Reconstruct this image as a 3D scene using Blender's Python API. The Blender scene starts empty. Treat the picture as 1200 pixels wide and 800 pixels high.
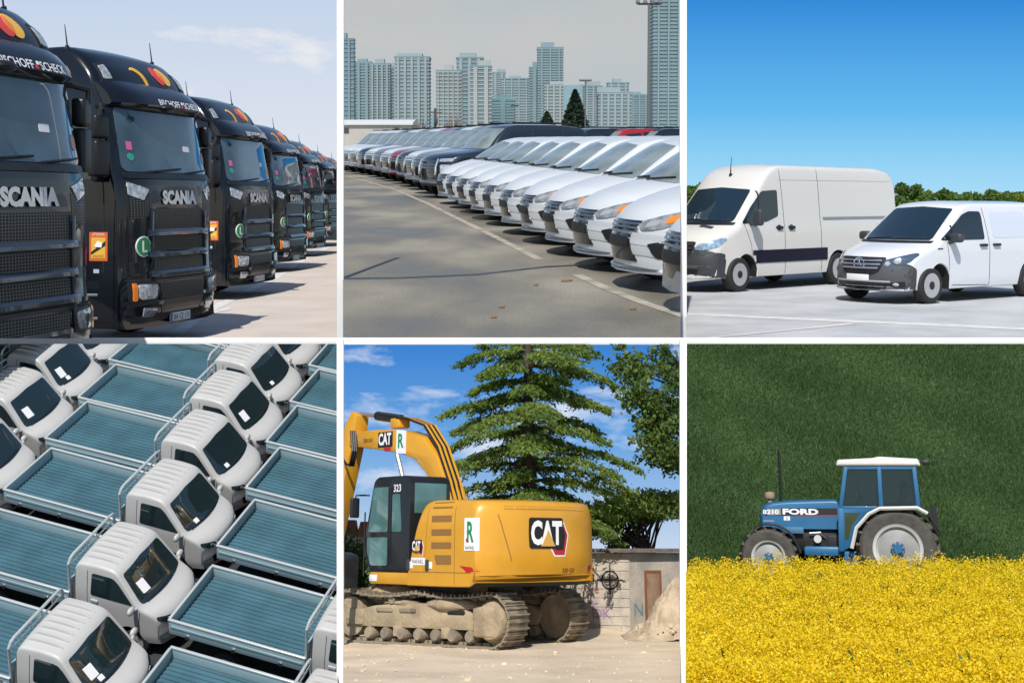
import bpy, bmesh, math, random
import numpy as np
from mathutils import Vector, Matrix
from mathutils.bvhtree import BVHTree

R = math.radians
PI = math.pi
random.seed(7)
rng = np.random.default_rng(7)
sc = bpy.context.scene
COL = sc.collection
ONLY = '123456'

# ------------------------------------------------------------------ camera
FPX = 1500.0            # focal length in pixels of the 1200 px wide photograph
PX, PY = 600.0, 233.0   # principal point (level camera with a vertical lens shift)
CAM = Vector((0.0, 0.0, 14.0))
cd = bpy.data.cameras.new('camera')
cam = bpy.data.objects.new('camera', cd)
COL.objects.link(cam)
cam.location = CAM
cam.rotation_euler = (R(90), 0, 0)
cd.sensor_width = 36.0
cd.lens = 36.0 * FPX / 1200.0
cd.shift_y = -(400.0 - PY) / 1200.0
cd.clip_start = 0.1
cd.clip_end = 20000
sc.camera = cam

# ------------------------------------------------------------------ light
SUN_AZ, SUN_EL = 9.0, 52.0      # sun behind the camera, to the left
to_sun = Vector((-math.sin(R(SUN_AZ)) * math.cos(R(SUN_EL)), -math.cos(R(SUN_AZ)) * math.cos(R(SUN_EL)), math.sin(R(SUN_EL))))
ld = bpy.data.lights.new('sun', 'SUN')
ld.energy = 4.0
ld.angle = R(0.6)
ld.color = (1.0, 0.955, 0.89)
sun = bpy.data.objects.new('sun', ld)
COL.objects.link(sun)
sun.rotation_euler = to_sun.to_track_quat('Z', 'Y').to_euler()
w = bpy.data.worlds.new('World')
sc.world = w
w.use_nodes = True
nt = w.node_tree
sky = nt.nodes.new('ShaderNodeTexSky')
sky.sky_type = 'NISHITA'
sky.sun_disc = False
sky.sun_elevation = R(SUN_EL)
sky.sun_rotation = R(180 + SUN_AZ)
sky.dust_density = 0.4
bg = nt.nodes['Background']
nt.links.new(sky.outputs[0], bg.inputs[0])
bg.inputs[1].default_value = 0.10
vs = sc.view_settings
vs.view_transform = 'Standard'
vs.look = 'None'
EXPO = 0.22
vs.exposure = EXPO
vs.gamma = 1.0
try:
    vs.use_curve_mapping = False
except Exception:
    pass
sc.cycles.max_bounces = 6
sc.cycles.transparent_max_bounces = 8

# ------------------------------------------------------------------ panels: six places, each a ground of its own
def lin(r, g, b):
    def f(c):
        c /= 255.0
        return c / 12.92 if c <= 0.04045 else ((c + 0.055) / 1.055) ** 2.4
    return (f(r), f(g), f(b))

class Panel:
    def __init__(self, key, rect, h, s, tilt=None, yh=None, roll=0.0, ctr=None):
        self.key = key
        self.rect = rect
        self.h = h
        self.s = s
        t = math.atan((yh - PY) / FPX) if tilt is None else tilt
        self.rot = Matrix.Rotation(-t, 4, 'X')
        if roll:
            c = Vector(((ctr[0] - PX) / FPX, 1.0, -(ctr[1] - PY) / FPX)).normalized()
            self.rot = Matrix.Rotation(roll, 4, c) @ self.rot
        self.W = Matrix.Translation(CAM) @ Matrix.Scale(s, 4) @ self.rot @ Matrix.Translation((0, 0, -h))
        self.inv = self.rot.inverted()
    def ray(self, px, py):
        return self.inv @ Vector(((px - PX) / FPX, 1.0, -(py - PY) / FPX))
    def ground(self, px, py, z=0.0):
        d = self.ray(px, py)
        k = (z - self.h) / d.z
        return Vector((0, 0, self.h)) + d * k
    def at(self, px, py, Y):
        d = self.ray(px, py)
        return Vector((0, 0, self.h)) + d * (Y / d.y)
    def planes(self):
        x0, y0, x1, y1 = self.rect
        out = []
        if x0 is not None: out.append(Vector((-1, (x0 - PX) / FPX, 0)))
        if x1 is not None: out.append(Vector((1, -(x1 - PX) / FPX, 0)))
        if y0 is not None: out.append(Vector((0, (y0 - PY) / FPX, 1)))
        if y1 is not None: out.append(Vector((0, -(y1 - PY) / FPX, -1)))
        return [n.normalized() for n in out]

P1 = Panel(1, (None, None, 395.9, 396.4), 1.95, 1.5, yh=233)
P2 = Panel(2, (402.0, None, 797.4, 396.4), 1.5, 1.75, yh=163)
P3 = Panel(3, (803.6, None, None, 396.4), 2.0, 1.1, yh=233)
P4 = Panel(4, (None, 402.8, 395.9, None), 19.0, 0.56, tilt=R(-24.2), roll=R(6), ctr=(197, 601))
P5 = Panel(5, (402.0, 402.8, 797.4, None), 1.75, 0.55, yh=640)
P6 = Panel(6, (803.6, 402.8, None, None), 2.75, 0.54, yh=540)
THINGS = []      # (root, panel)
PROTOS = []

# ------------------------------------------------------------------ scene graph helpers
def tag(o, label=None, cat=None, group=None, kind=None):
    if label: o['label'] = label
    if cat: o['category'] = cat
    if group: o['group'] = group
    if kind: o['kind'] = kind
    return o

def thing(name, label, cat, group=None):
    o = bpy.data.objects.new(name, None)
    o.empty_display_size = 0.3
    COL.objects.link(o)
    return tag(o, label, cat, group)

def place(o, P, x, y, z=0.0, rz=0.0, sc_=1.0, extra=None):
    m = Matrix.Translation((x, y, z)) @ Matrix.Rotation(rz, 4, 'Z')
    if extra is not None: m = m @ extra
    if sc_ != 1.0: m = m @ Matrix.Scale(sc_, 4)
    o.matrix_world = P.W @ m
    THINGS.append((o, P))
    return o

def kids(o):
    return KIDS.get(o.name, [])
KIDS = {}
def setparent(c, p):
    c.parent = p
    KIDS.setdefault(p.name, []).append(c)

def copy_tree(o, parent=None):
    c = o.copy()
    COL.objects.link(c)
    if parent is not None:
        setparent(c, parent)
    else:
        c.parent = None
    for ch in kids(o):
        copy_tree(ch, c)
    return c

def meshobj(name, verts, faces, mat, parent=None, smooth=35, mats=None, midx=None):
    me = bpy.data.meshes.new(name)
    me.from_pydata([tuple(v) for v in verts], [], faces)
    return finish(name, me, mat, parent, smooth, mats, midx)

def finish(name, me, mat, parent=None, smooth=35, mats=None, midx=None):
    for m in (mats or [mat]):
        me.materials.append(m)
    if midx is not None:
        me.polygons.foreach_set('material_index', midx)
    if smooth:
        me.polygons.foreach_set('use_smooth', [True] * len(me.polygons))
        me.update()
        if smooth < 180:
            me.set_sharp_from_angle(angle=R(smooth))
    me.update()
    o = bpy.data.objects.new(name, me)
    COL.objects.link(o)
    if parent is not None:
        setparent(o, parent)
    return o

def fastmesh(name, V, F, mat, parent=None, smooth=0, mats=None, midx=None):
    """V (n,3), F (m,k) numpy arrays with one k"""
    me = bpy.data.meshes.new(name)
    n, (m, k) = len(V), F.shape
    me.vertices.add(n)
    me.vertices.foreach_set('co', np.asarray(V, np.float32).ravel())
    me.loops.add(m * k)
    me.loops.foreach_set('vertex_index', F.ravel().astype(np.int32))
    me.polygons.add(m)
    me.polygons.foreach_set('loop_start', np.arange(0, m * k, k, dtype=np.int32))
    me.update(calc_edges=True)
    return finish(name, me, mat, parent, smooth, mats, midx)

class MB:
    """collects geometry of ONE part"""
    def __init__(self):
        self.bm = bmesh.new()
    def _xf(self, vs, m):
        if m is not None:
            for v in vs: v.co = m @ v.co
    def box(self, c, size, rot=None, bev=0.0, seg=2):
        m = Matrix.Translation(c)
        if rot is not None: m = m @ rot
        t = bmesh.new()
        bmesh.ops.create_cube(t, size=1.0)
        for v in t.verts:
            v.co = Vector((v.co.x * size[0], v.co.y * size[1], v.co.z * size[2]))
        if bev > 0:
            bmesh.ops.bevel(t, geom=list(t.edges), offset=bev, segments=seg, affect='EDGES', profile=0.5)
        self._merge(t, m)
        return self
    def _merge(self, t, m=None):
        mp = {}
        for v in t.verts:
            mp[v] = self.bm.verts.new(m @ v.co if m is not None else v.co)
        for f in t.faces:
            try: self.bm.faces.new([mp[v] for v in f.verts])
            except ValueError: pass
        t.free()
    def raw(self, verts, faces, m=None):
        vs = [self.bm.verts.new((m @ Vector(v)) if m is not None else Vector(v)) for v in verts]
        for f in faces:
            try: self.bm.faces.new([vs[i] for i in f])
            except ValueError: pass
        return self
    def prism(self, poly, axis, a, b, bev=0.0, seg=2):
        """polygon in the plane across axis, from a to b. axis y: poly (x,z); x: (y,z); z: (x,y)"""
        def P(u, v, t):
            return {'x': (t, u, v), 'y': (u, t, v), 'z': (u, v, t)}[axis]
        t = bmesh.new()
        A = [t.verts.new(P(u, v, a)) for u, v in poly]
        B = [t.verts.new(P(u, v, b)) for u, v in poly]
        n = len(poly)
        t.faces.new(A); t.faces.new(B[::-1])
        for i in range(n):
            j = (i + 1) % n
            t.faces.new([A[j], A[i], B[i], B[j]])
        bmesh.ops.recalc_face_normals(t, faces=list(t.faces))
        if bev > 0:
            bmesh.ops.bevel(t, geom=list(t.edges), offset=bev, segments=seg, affect='EDGES', profile=0.5)
        self._merge(t)
        return self
    def tube(self, pts, r, n=8, cap=True):
        """swept circle along points; r number or list"""
        pts = [Vector(p) for p in pts]
        rs = r if isinstance(r, (list, tuple)) else [r] * len(pts)
        rings = []
        up = Vector((0.013, 0.02, 1))
        for i, p in enumerate(pts):
            d = (pts[min(i + 1, len(pts) - 1)] - pts[max(i - 1, 0)])
            d.normalize()
            a = d.cross(up)
            if a.length < 0.05: a = d.cross(Vector((1, 0.03, 0)))
            a.normalize()
            b = d.cross(a)
            rings.append([self.bm.verts.new(p + (a * math.cos(2 * PI * k / n) + b * math.sin(2 * PI * k / n)) * rs[i]) for k in range(n)])
        for i in range(len(rings) - 1):
            for k in range(n):
                self.bm.faces.new([rings[i][k], rings[i][(k + 1) % n], rings[i + 1][(k + 1) % n], rings[i + 1][k]])
        if cap:
            self.bm.faces.new(rings[0][::-1]); self.bm.faces.new(rings[-1])
        return self
    def lathe(self, prof, axis='y', n=32, c=(0, 0, 0), closed=False, cap=True):
        """profile of (radius, along) about axis through c"""
        c = Vector(c)
        rings = []
        for (r, t) in prof:
            ring = []
            for k in range(n):
                a = 2 * PI * k / n
                u, v = r * math.cos(a), r * math.sin(a)
                p = {'y': (u, t, v), 'x': (t, u, v), 'z': (u, v, t)}[axis]
                ring.append(self.bm.verts.new(c + Vector(p)))
            rings.append(ring)
        m = len(rings)
        for i in range(m if closed else m - 1):
            j = (i + 1) % m
            for k in range(n):
                self.bm.faces.new([rings[i][k], rings[i][(k + 1) % n], rings[j][(k + 1) % n], rings[j][k]])
        if not closed and cap:
            if prof[0][0] > 1e-5: self.bm.faces.new(rings[0][::-1])
            if prof[-1][0] > 1e-5: self.bm.faces.new(rings[-1])
        return self
    def ell(self, c, rad, u=16, v=10, rot=None):
        t = bmesh.new()
        bmesh.ops.create_uvsphere(t, u_segments=u, v_segments=v, radius=1.0)
        m = Matrix.Translation(c)
        if rot is not None: m = m @ rot
        self._merge(t, m @ Matrix.Diagonal((rad[0], rad[1], rad[2], 1)))
        return self
    def build(self, name, mat, parent=None, smooth=35, xf=None):
        bm = self.bm
        if xf is not None:
            for v in bm.verts: v.co = xf @ v.co
        bmesh.ops.remove_doubles(bm, verts=bm.verts, dist=1e-5)
        bmesh.ops.recalc_face_normals(bm, faces=bm.faces)
        me = bpy.data.meshes.new(name)
        bm.to_mesh(me); bm.free()
        return finish(name, me, mat, parent, smooth)

def interp(tab):
    xs = [t[0] for t in tab]; ys = [t[1] for t in tab]
    return lambda x: float(np.interp(x, xs, ys))

def rpoly(pts, r, seg=4):
    """polygon with rounded corners; r number or list"""
    out = []
    n = len(pts)
    for i in range(n):
        p0, p1, p2 = Vector(pts[i - 1]), Vector(pts[i]), Vector(pts[(i + 1) % n])
        rr = r[i] if isinstance(r, (list, tuple)) else r
        a, b = (p0 - p1), (p2 - p1)
        la, lb = a.length, b.length
        if rr <= 0 or la < 1e-6 or lb < 1e-6:
            out.append(tuple(p1)); continue
        d = min(rr, la * 0.48, lb * 0.48)
        A = p1 + a / la * d; B = p1 + b / lb * d
        for k in range(seg + 1):
            t = k / seg
            q = A * (1 - t) ** 2 + p1 * 2 * t * (1 - t) + B * t * t
            out.append((q.x, q.y))
    return out

# ------------------------------------------------------------------ vehicle shells
class Shell:
    """lofted body: top profile [(x,z,bow)] from rear to front, bottom zb(x), half width wf(x,z)"""
    def __init__(self, top, zb, wf, r=0.08, rows=9, ds=0.09, crown=0.02, bowp=3.0, xextra=(), sharp=40):
        pts = [np.array(p, float) for p in top]
        st = []
        for a, b in zip(pts[:-1], pts[1:]):
            L = math.hypot(b[0] - a[0], b[1] - a[1])
            n = max(1, int(math.ceil(L / ds)))
            for k in range(n): st.append(a + (b - a) * k / n)
        st.append(pts[-1])
        # smooth slightly
        st = np.array(st)
        for _ in range(2):
            s2 = st.copy(); s2[1:-1] = 0.25 * st[:-2] + 0.5 * st[1:-1] + 0.25 * st[2:]; st = s2
        ext = []
        for x in xextra:
            i = int(np.searchsorted(st[:, 0], x))
            if 0 < i < len(st):
                a, b = st[i - 1], st[i]
                if b[0] - a[0] > 1e-4:
                    k = (x - a[0]) / (b[0] - a[0])
                    ext.append(a + (b - a) * k)
        if ext:
            st = np.vstack([st, np.array(ext)])
            # stable order: by position along the path
            key = st[:, 0] * 1000 - st[:, 1]
            mid = 0.5 * (st[:, 0].min() + st[:, 0].max())
            key = np.where(st[:, 0] < mid, st[:, 0] * 1000 + st[:, 1], st[:, 0] * 1000 - st[:, 1])
            st = st[np.argsort(key, kind='stable')]
        V, F, MI = [], [], []
        prev = None
        for (x, zt, bow) in st:
            b = zb(x)
            zt = max(zt, b + 0.03)
            rr = min(r, (zt - b) * 0.45)
            half = []
            w0 = wf(x, b)
            half += [(0, b), (w0 * 0.55, b), (w0 - 0.02, b)]
            zs = zt - rr
            for j in range(rows + 1):
                z = b + 0.015 + (zs - b - 0.015) * j / rows
                half.append((wf(x, z), z))
            ws = wf(x, zs); wt = wf(x, zt)
            for j in range(1, 5):
                a = PI / 2 * j / 4
                half.append((wt + (ws - wt) * (1 - j / 4) - rr * (1 - math.cos(a)), zs + rr * math.sin(a)))
            yt = half[-1][0]
            for q in (0.8, 0.6, 0.4, 0.2, 0.0):
                half.append((yt * q, zt + crown * (1 - q * q)))
            wm = max(h[0] for h in half) or 1
            K = len(half)
            ring = []
            for (y, z) in half:
                ring.append(len(V)); V.append((x - bow * (abs(y) / wm) ** bowp, y, z))
            ringm = []
            for k, (y, z) in enumerate(half):
                if y < 1e-6: ringm.append(ring[k])
                else:
                    ringm.append(len(V)); V.append((x - bow * (abs(y) / wm) ** bowp, -y, z))
            if prev is not None:
                for k in range(K - 1):
                    F.append((prev[0][k], ring[k], ring[k + 1], prev[0][k + 1])); MI.append(1 if k < 2 else 0)
                    F.append((prev[1][k + 1], ringm[k + 1], ringm[k], prev[1][k])); MI.append(1 if k < 2 else 0)
            else:
                F.append(tuple(ring[::-1] + ringm[1:-1])); MI.append(0)
            prev = (ring, ringm)
        F.append(tuple(prev[0] + prev[1][1:-1][::-1])); MI.append(0)
        self.V = [Vector(v) for v in V]
        self.F = [tuple(dict.fromkeys(f)) for f in F]
        self.MI = [m for f, m in zip(self.F, MI) if len(f) > 2]
        self.F = [f for f in self.F if len(f) > 2]
        self.bvh = BVHTree.FromPolygons(self.V, self.F)
        self.sharp = sharp
    def build(self, name, mat, under, parent):
        return meshobj(name, self.V, self.F, None, parent, self.sharp, mats=[mat, under], midx=self.MI)
    DIRS = {'front': (Vector((-1, 0, 0)), lambda u, v: Vector((9, u, v))),
            'rear': (Vector((1, 0, 0)), lambda u, v: Vector((-19, u, v))),
            'left': (Vector((0, -1, 0)), lambda u, v: Vector((u, 9, v))),
            'right': (Vector((0, 1, 0)), lambda u, v: Vector((u, -9, v))),
            'top': (Vector((0, 0, -1)), lambda u, v: Vector((u, v, 19)))}
    def hit(self, side, u, v):
        d, o = self.DIRS[side]
        p = o(u, v)
        h = self.bvh.ray_cast(p, d)
        if h[0] is None:
            h = self.bvh.find_nearest(p + d * 9)
            if h[0] is None: return p + d * 9
        self.nrm = h[1] if h[1].dot(d) < 0 else -h[1]
        return h[0]
    def patch(self, side, poly, name, mat, parent, eps=0.006, res=0.08, skirt=0.02, smooth=30):
        d = self.DIRS[side][0]
        bm = bmesh.new()
        vs = [bm.verts.new((p[0], p[1], 0)) for p in poly]
        f = bm.faces.new(vs)
        us = [p[0] for p in poly]; ws = [p[1] for p in poly]
        for lo, hi, ax in ((min(us), max(us), 0), (min(ws), max(ws), 1)):
            n = int((hi - lo) / res)
            for k in range(1, n + 1):
                t = lo + (hi - lo) * k / (n + 1)
                co = Vector((t, 0, 0)) if ax == 0 else Vector((0, t, 0))
                no = Vector((1, 0, 0)) if ax == 0 else Vector((0, 1, 0))
                bmesh.ops.bisect_plane(bm, geom=bm.verts[:] + bm.edges[:] + bm.faces[:], plane_co=co, plane_no=no)
        bmesh.ops.triangulate(bm, faces=[f for f in bm.faces if len(f.verts) > 4])
        bound = [e for e in bm.edges if e.is_boundary]
        back = {}
        for v in list(bm.verts):
            v.co = self.hit(side, v.co.x, v.co.y); v.co += (self.nrm * 0.75 - d * 0.5) * eps
        for e in bound:
            for v in e.verts:
                if v not in back: back[v] = bm.verts.new(v.co + d * (eps + skirt))
        for e in bound:
            a, b = e.verts
            bm.faces.new([a, b, back[b], back[a]])
        bmesh.ops.recalc_face_normals(bm, faces=bm.faces)
        me = bpy.data.meshes.new(name)
        bm.to_mesh(me); bm.free()
        return finish(name, me, mat, parent, smooth)
    def band(self, side, pts, width, name, mat, parent, eps=0.004, res=0.06, skirt=0.01):
        """thin strip along a polyline (shut lines, mouldings)"""
        P = [Vector(p) for p in pts]
        L, Rr = [], []
        D = []
        for a, b in zip(P[:-1], P[1:]):
            n = max(1, int((b - a).length / res))
            for k in range(n): D.append(a + (b - a) * k / n)
        D.append(P[-1])
        mb = MB()
        d = self.DIRS[side][0]
        vs, fs = [], []
        for i, p in enumerate(D):
            t = (D[min(i + 1, len(D) - 1)] - D[max(i - 1, 0)]).normalized()
            nrm = Vector((-t.y, t.x)) * width / 2
            for q in (p + nrm, p - nrm):
                h = self.hit(side, q.x, q.y)
                vs.append(h - d * eps); vs.append(h + d * skirt)
        for i in range(len(D) - 1):
            a, b = 4 * i, 4 * i + 4
            fs += [(a, b, b + 2, a + 2), (a + 1, a, a + 2 - 2, b), ]
            fs[-1] = (a + 1, b + 1, b, a)
            fs += [(a + 2, b + 2, b + 3, a + 3)]
        mb.raw(vs, fs)
        return mb.build(name, mat, parent)
    def text(self, side, body, u, v, height, name, mat, parent, width=None, eps=0.006, bold=0.0, shear=0.0, depth=0.0):
        V, F = text2d(body, bold, shear)
        mn = V.min(0); mx = V.max(0)
        s = height / (mx[1] - mn[1])
        sx = s if width is None else width / (mx[0] - mn[0])
        c = (mn + mx) / 2
        d = self.DIRS[side][0]
        sgn = {'front': 1, 'left': -1, 'right': 1, 'rear': -1, 'top': 1}[side]
        vs = []
        for p in V:
            uu = u + sgn * (p[0] - c[0]) * sx
            vv = v + (p[1] - c[1]) * s
            vs.append(self.hit(side, uu, vv) - d * eps)
        return meshobj(name, vs, F, mat, parent, 0)

_tc = {}
def text2d(body, bold=0.0, shear=0.0):
    k = (body, bold, shear)
    if k in _tc: return _tc[k]
    cu = bpy.data.curves.new('lettering', 'FONT')
    cu.body = body
    cu.resolution_u = 3
    cu.offset = bold
    cu.shear = shear
    o = bpy.data.objects.new('lettering', cu)
    COL.objects.link(o)
    dg = bpy.context.evaluated_depsgraph_get()
    ev = o.evaluated_get(dg)
    me = ev.to_mesh()
    V = np.array([v.co[:] for v in me.vertices])[:, :2]
    F = [tuple(p.vertices) for p in me.polygons]
    ev.to_mesh_clear()
    bpy.data.objects.remove(o)
    bpy.data.curves.remove(cu)
    _tc[k] = (V, F)
    return V, F

def text_part(body, m, height, name, mat, parent, width=None, bold=0.0, shear=0.0):
    """flat lettering: m maps (u,v,0) centred text to part space"""
    V, F = text2d(body, bold, shear)
    mn = V.min(0); mx = V.max(0)
    s = height / (mx[1] - mn[1])
    sx = s if width is None else width / (mx[0] - mn[0])
    c = (mn + mx) / 2
    vs = [m @ Vector(((p[0] - c[0]) * sx, (p[1] - c[1]) * s, 0)) for p in V]
    return meshobj(name, vs, F, mat, parent, 0)

# ------------------------------------------------------------------ materials
MATS = {}
def mat(name, col, rough=0.5, metal=0.0, coat=0.0, spec=0.5, var=0.0, vscale=4.0, bump=0.0, bscale=60.0, col2=None, trans=0.0, alpha=1.0, detail=4.0, rvar=0.0):
    if name in MATS: return MATS[name]
    m = bpy.data.materials.new(name)
    m.use_nodes = True
    n = m.node_tree.nodes; l = m.node_tree.links
    b = n['Principled BSDF']
    b.inputs['Base Color'].default_value = (*col, 1)
    b.inputs['Roughness'].default_value = rough
    b.inputs['Metallic'].default_value = metal
    b.inputs['Coat Weight'].default_value = coat
    b.inputs['Coat Roughness'].default_value = 0.04
    b.inputs['Specular IOR Level'].default_value = spec
    b.inputs['Transmission Weight'].default_value = trans
    b.inputs['Alpha'].default_value = alpha
    if var or col2 or bump or rvar:
        tc = n.new('ShaderNodeTexCoord')
        no = n.new('ShaderNodeTexNoise')
        no.inputs['Scale'].default_value = vscale
        no.inputs['Detail'].default_value = detail
        l.new(tc.outputs['Object'], no.inputs['Vector'])
        if var or col2:
            mx = n.new('ShaderNodeMix'); mx.data_type = 'RGBA'
            c2 = col2 if col2 else tuple(c * (1 - var) for c in col)
            mx.inputs[6].default_value = (*col, 1)
            mx.inputs[7].default_value = (*c2, 1)
            rp = n.new('ShaderNodeValToRGB')
            rp.color_ramp.elements[0].position = 0.35
            rp.color_ramp.elements[1].position = 0.68
            l.new(no.outputs[0], rp.inputs[0])
            l.new(rp.outputs[0], mx.inputs[0])
            l.new(mx.outputs[2], b.inputs['Base Color'])
        if rvar:
            mr = n.new('ShaderNodeMapRange')
            mr.inputs[3].default_value = max(0, rough - rvar); mr.inputs[4].default_value = min(1, rough + rvar)
            l.new(no.outputs[0], mr.inputs[0]); l.new(mr.outputs[0], b.inputs['Roughness'])
        if bump:
            n2 = n.new('ShaderNodeTexNoise'); n2.inputs['Scale'].default_value = bscale; n2.inputs['Detail'].default_value = 6
            l.new(tc.outputs['Object'], n2.inputs['Vector'])
            bp = n.new('ShaderNodeBump'); bp.inputs['Strength'].default_value = bump; bp.inputs['Distance'].default_value = 0.02
            l.new(n2.outputs[0], bp.inputs['Height']); l.new(bp.outputs[0], b.inputs['Normal'])
    MATS[name] = m
    return m

def skymat(name, stops, clouds=None, cscale=1.0, zlo=0.0, zhi=1.0, cthr=(0.5, 0.7), camt=0.8, stretch=(1, 1, 3), seed=0.0):
    """emission of a sky: colour by height (object z), procedural clouds"""
    m = bpy.data.materials.new(name)
    m.use_nodes = True
    n = m.node_tree.nodes; l = m.node_tree.links
    n.remove(n['Principled BSDF'])
    out = n['Material Output']
    em = n.new('ShaderNodeEmission')
    l.new(em.outputs[0], out.inputs[0])
    tc = n.new('ShaderNodeTexCoord')
    sep = n.new('ShaderNodeSeparateXYZ'); l.new(tc.outputs['Object'], sep.inputs[0])
    mr = n.new('ShaderNodeMapRange'); mr.inputs[1].default_value = zlo; mr.inputs[2].default_value = zhi
    l.new(sep.outputs[2], mr.inputs[0])
    rp = n.new('ShaderNodeValToRGB'); l.new(mr.outputs[0], rp.inputs[0])
    els = rp.color_ramp.elements
    while len(els) < len(stops): els.new(0.5)
    for e, (p, c) in zip(els, stops):
        e.position = p; e.color = (*lin(*c), 1)
    src = rp.outputs[0]
    if clouds:
        mp = n.new('ShaderNodeMapping'); l.new(tc.outputs['Object'], mp.inputs[0])
        mp.inputs['Scale'].default_value = tuple(cscale * s for s in stretch)
        mp.inputs['Location'].default_value = (seed, seed * 0.7, seed * 1.3)
        no = n.new('ShaderNodeTexNoise'); l.new(mp.outputs[0], no.inputs[0])
        no.inputs['Scale'].default_value = 1.0; no.inputs['Detail'].default_value = 9; no.inputs['Roughness'].default_value = 0.58
        no.inputs['Distortion'].default_value = 0.25
        r2 = n.new('ShaderNodeValToRGB'); l.new(no.outputs[0], r2.inputs[0])
        r2.color_ramp.elements[0].position = cthr[0]; r2.color_ramp.elements[1].position = cthr[1]
        r2.color_ramp.elements[1].color = (camt, camt, camt, 1)
        mx = n.new('ShaderNodeMix'); mx.data_type = 'RGBA'
        l.new(r2.outputs[0], mx.inputs[0]); l.new(src, mx.inputs[6])
        mx.inputs[7].default_value = (*lin(*clouds), 1)
        src = mx.outputs[2]
        MATS[name + '_mask'] = r2
    l.new(src, em.inputs[0])
    em.inputs[1].default_value = 2.0 ** -EXPO
    return m

def wall_sky(P, Y, rect, material, over=1.0):
    """a sky backdrop standing upright at distance Y of the place's own ground, with real thickness"""
    x0, y0, x1, y1 = rect
    a = P.at(x0, y1, Y); b = P.at(x1, y1, Y); c = P.at(x1, y0, Y); d = P.at(x0, y0, Y)
    n = 8
    V, F = [], []
    for i in range(n + 1):
        for j in range(n + 1):
            u, v = i / n, j / n
            lo = a.lerp(b, u); hi = d.lerp(c, u)
            p = lo.lerp(hi, v)
            V.append((p.x, Y, p.z))
    for i in range(n):
        for j in range(n):
            k = i * (n + 1) + j
            F.append((k, k + n + 1, k + n + 2, k + 1))
    o = meshobj('sky', V, F, material, None, 0)
    o['kind'] = 'structure'
    o.matrix_world = P.W
    THINGS.append((o, P))
    return o

def cut_to_place(o, P):
    """each place ends at the white frame: what would stand across it is sliced off there"""
    for ch in list(kids(o)):
        cut_to_place(ch, P)
    if o.type != 'MESH': return
    me = o.data
    mw = WM[o.name]
    n = len(me.vertices)
    if n == 0: return
    co = np.empty(n * 3, np.float32); me.vertices.foreach_get('co', co)
    co = co.reshape(-1, 3)
    M = np.array(mw)
    wc = co @ M[:3, :3].T + M[:3, 3]
    todo = []
    for nrm in P.planes():
        dd = (wc - np.array(CAM)) @ np.array(nrm)
        if dd.min() >= 0:
            DEAD.append(o); return
        if dd.max() > 0: todo.append(nrm)
    if not todo: return
    bm = bmesh.new(); bm.from_mesh(me)
    inv = mw.inverted()
    for nrm in todo:
        p = inv @ CAM
        nl = (mw.to_3x3().transposed() @ nrm).normalized()
        bmesh.ops.bisect_plane(bm, geom=bm.verts[:] + bm.edges[:] + bm.faces[:], plane_co=p, plane_no=nl, clear_outer=True)
        if not bm.verts: break
    if not bm.faces:
        bm.free(); DEAD.append(o); return
    me2 = me.copy()
    bm.to_mesh(me2); bm.free()
    o.data = me2
DEAD = []
WM = {}
ORD = ['first', 'second', 'third', 'fourth', 'fifth', 'sixth', 'seventh', 'eighth', 'ninth', 'tenth', 'eleventh', 'twelfth', 'thirteenth', 'fourteenth']

# ------------------------------------------------------------------ shared materials
M_white = mat('white_paint', (0.80, 0.80, 0.79), 0.22, coat=0.6)
M_frame = mat('white_frame_paint', (0.93, 0.93, 0.92), 0.5)
M_black = mat('black_plastic', (0.012, 0.012, 0.013), 0.45)
M_under = mat('underbody', (0.01, 0.01, 0.01), 0.8)
M_tyre = mat('tyre_rubber', (0.018, 0.018, 0.018), 0.75, bump=0.2, bscale=40)
M_grey = mat('grey_plastic', (0.045, 0.048, 0.052), 0.42, bump=0.05, bscale=300)
M_chrome = mat('chrome', (0.75, 0.75, 0.76), 0.12, metal=1.0)
M_alu = mat('aluminium', (0.55, 0.56, 0.57), 0.35, metal=1.0)
M_steel = mat('steel_rim', (0.42, 0.43, 0.44), 0.35, metal=0.25)
M_glass = mat('dark_glass', (0.010, 0.018, 0.024), 0.03, coat=0.5, spec=0.6)
M_orange = mat('orange_lens', (0.85, 0.22, 0.01), 0.2, coat=0.8)
M_red = mat('red_lens', (0.55, 0.012, 0.015), 0.2, coat=0.8)
M_lamp = mat('lamp_glass', (0.62, 0.65, 0.68), 0.08, metal=0.35, coat=1.0, var=0.55, vscale=22)
M_wtext = mat('white_print', (0.82, 0.82, 0.82), 0.5)
M_btext = mat('black_print', (0.012, 0.012, 0.014), 0.5)

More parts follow.
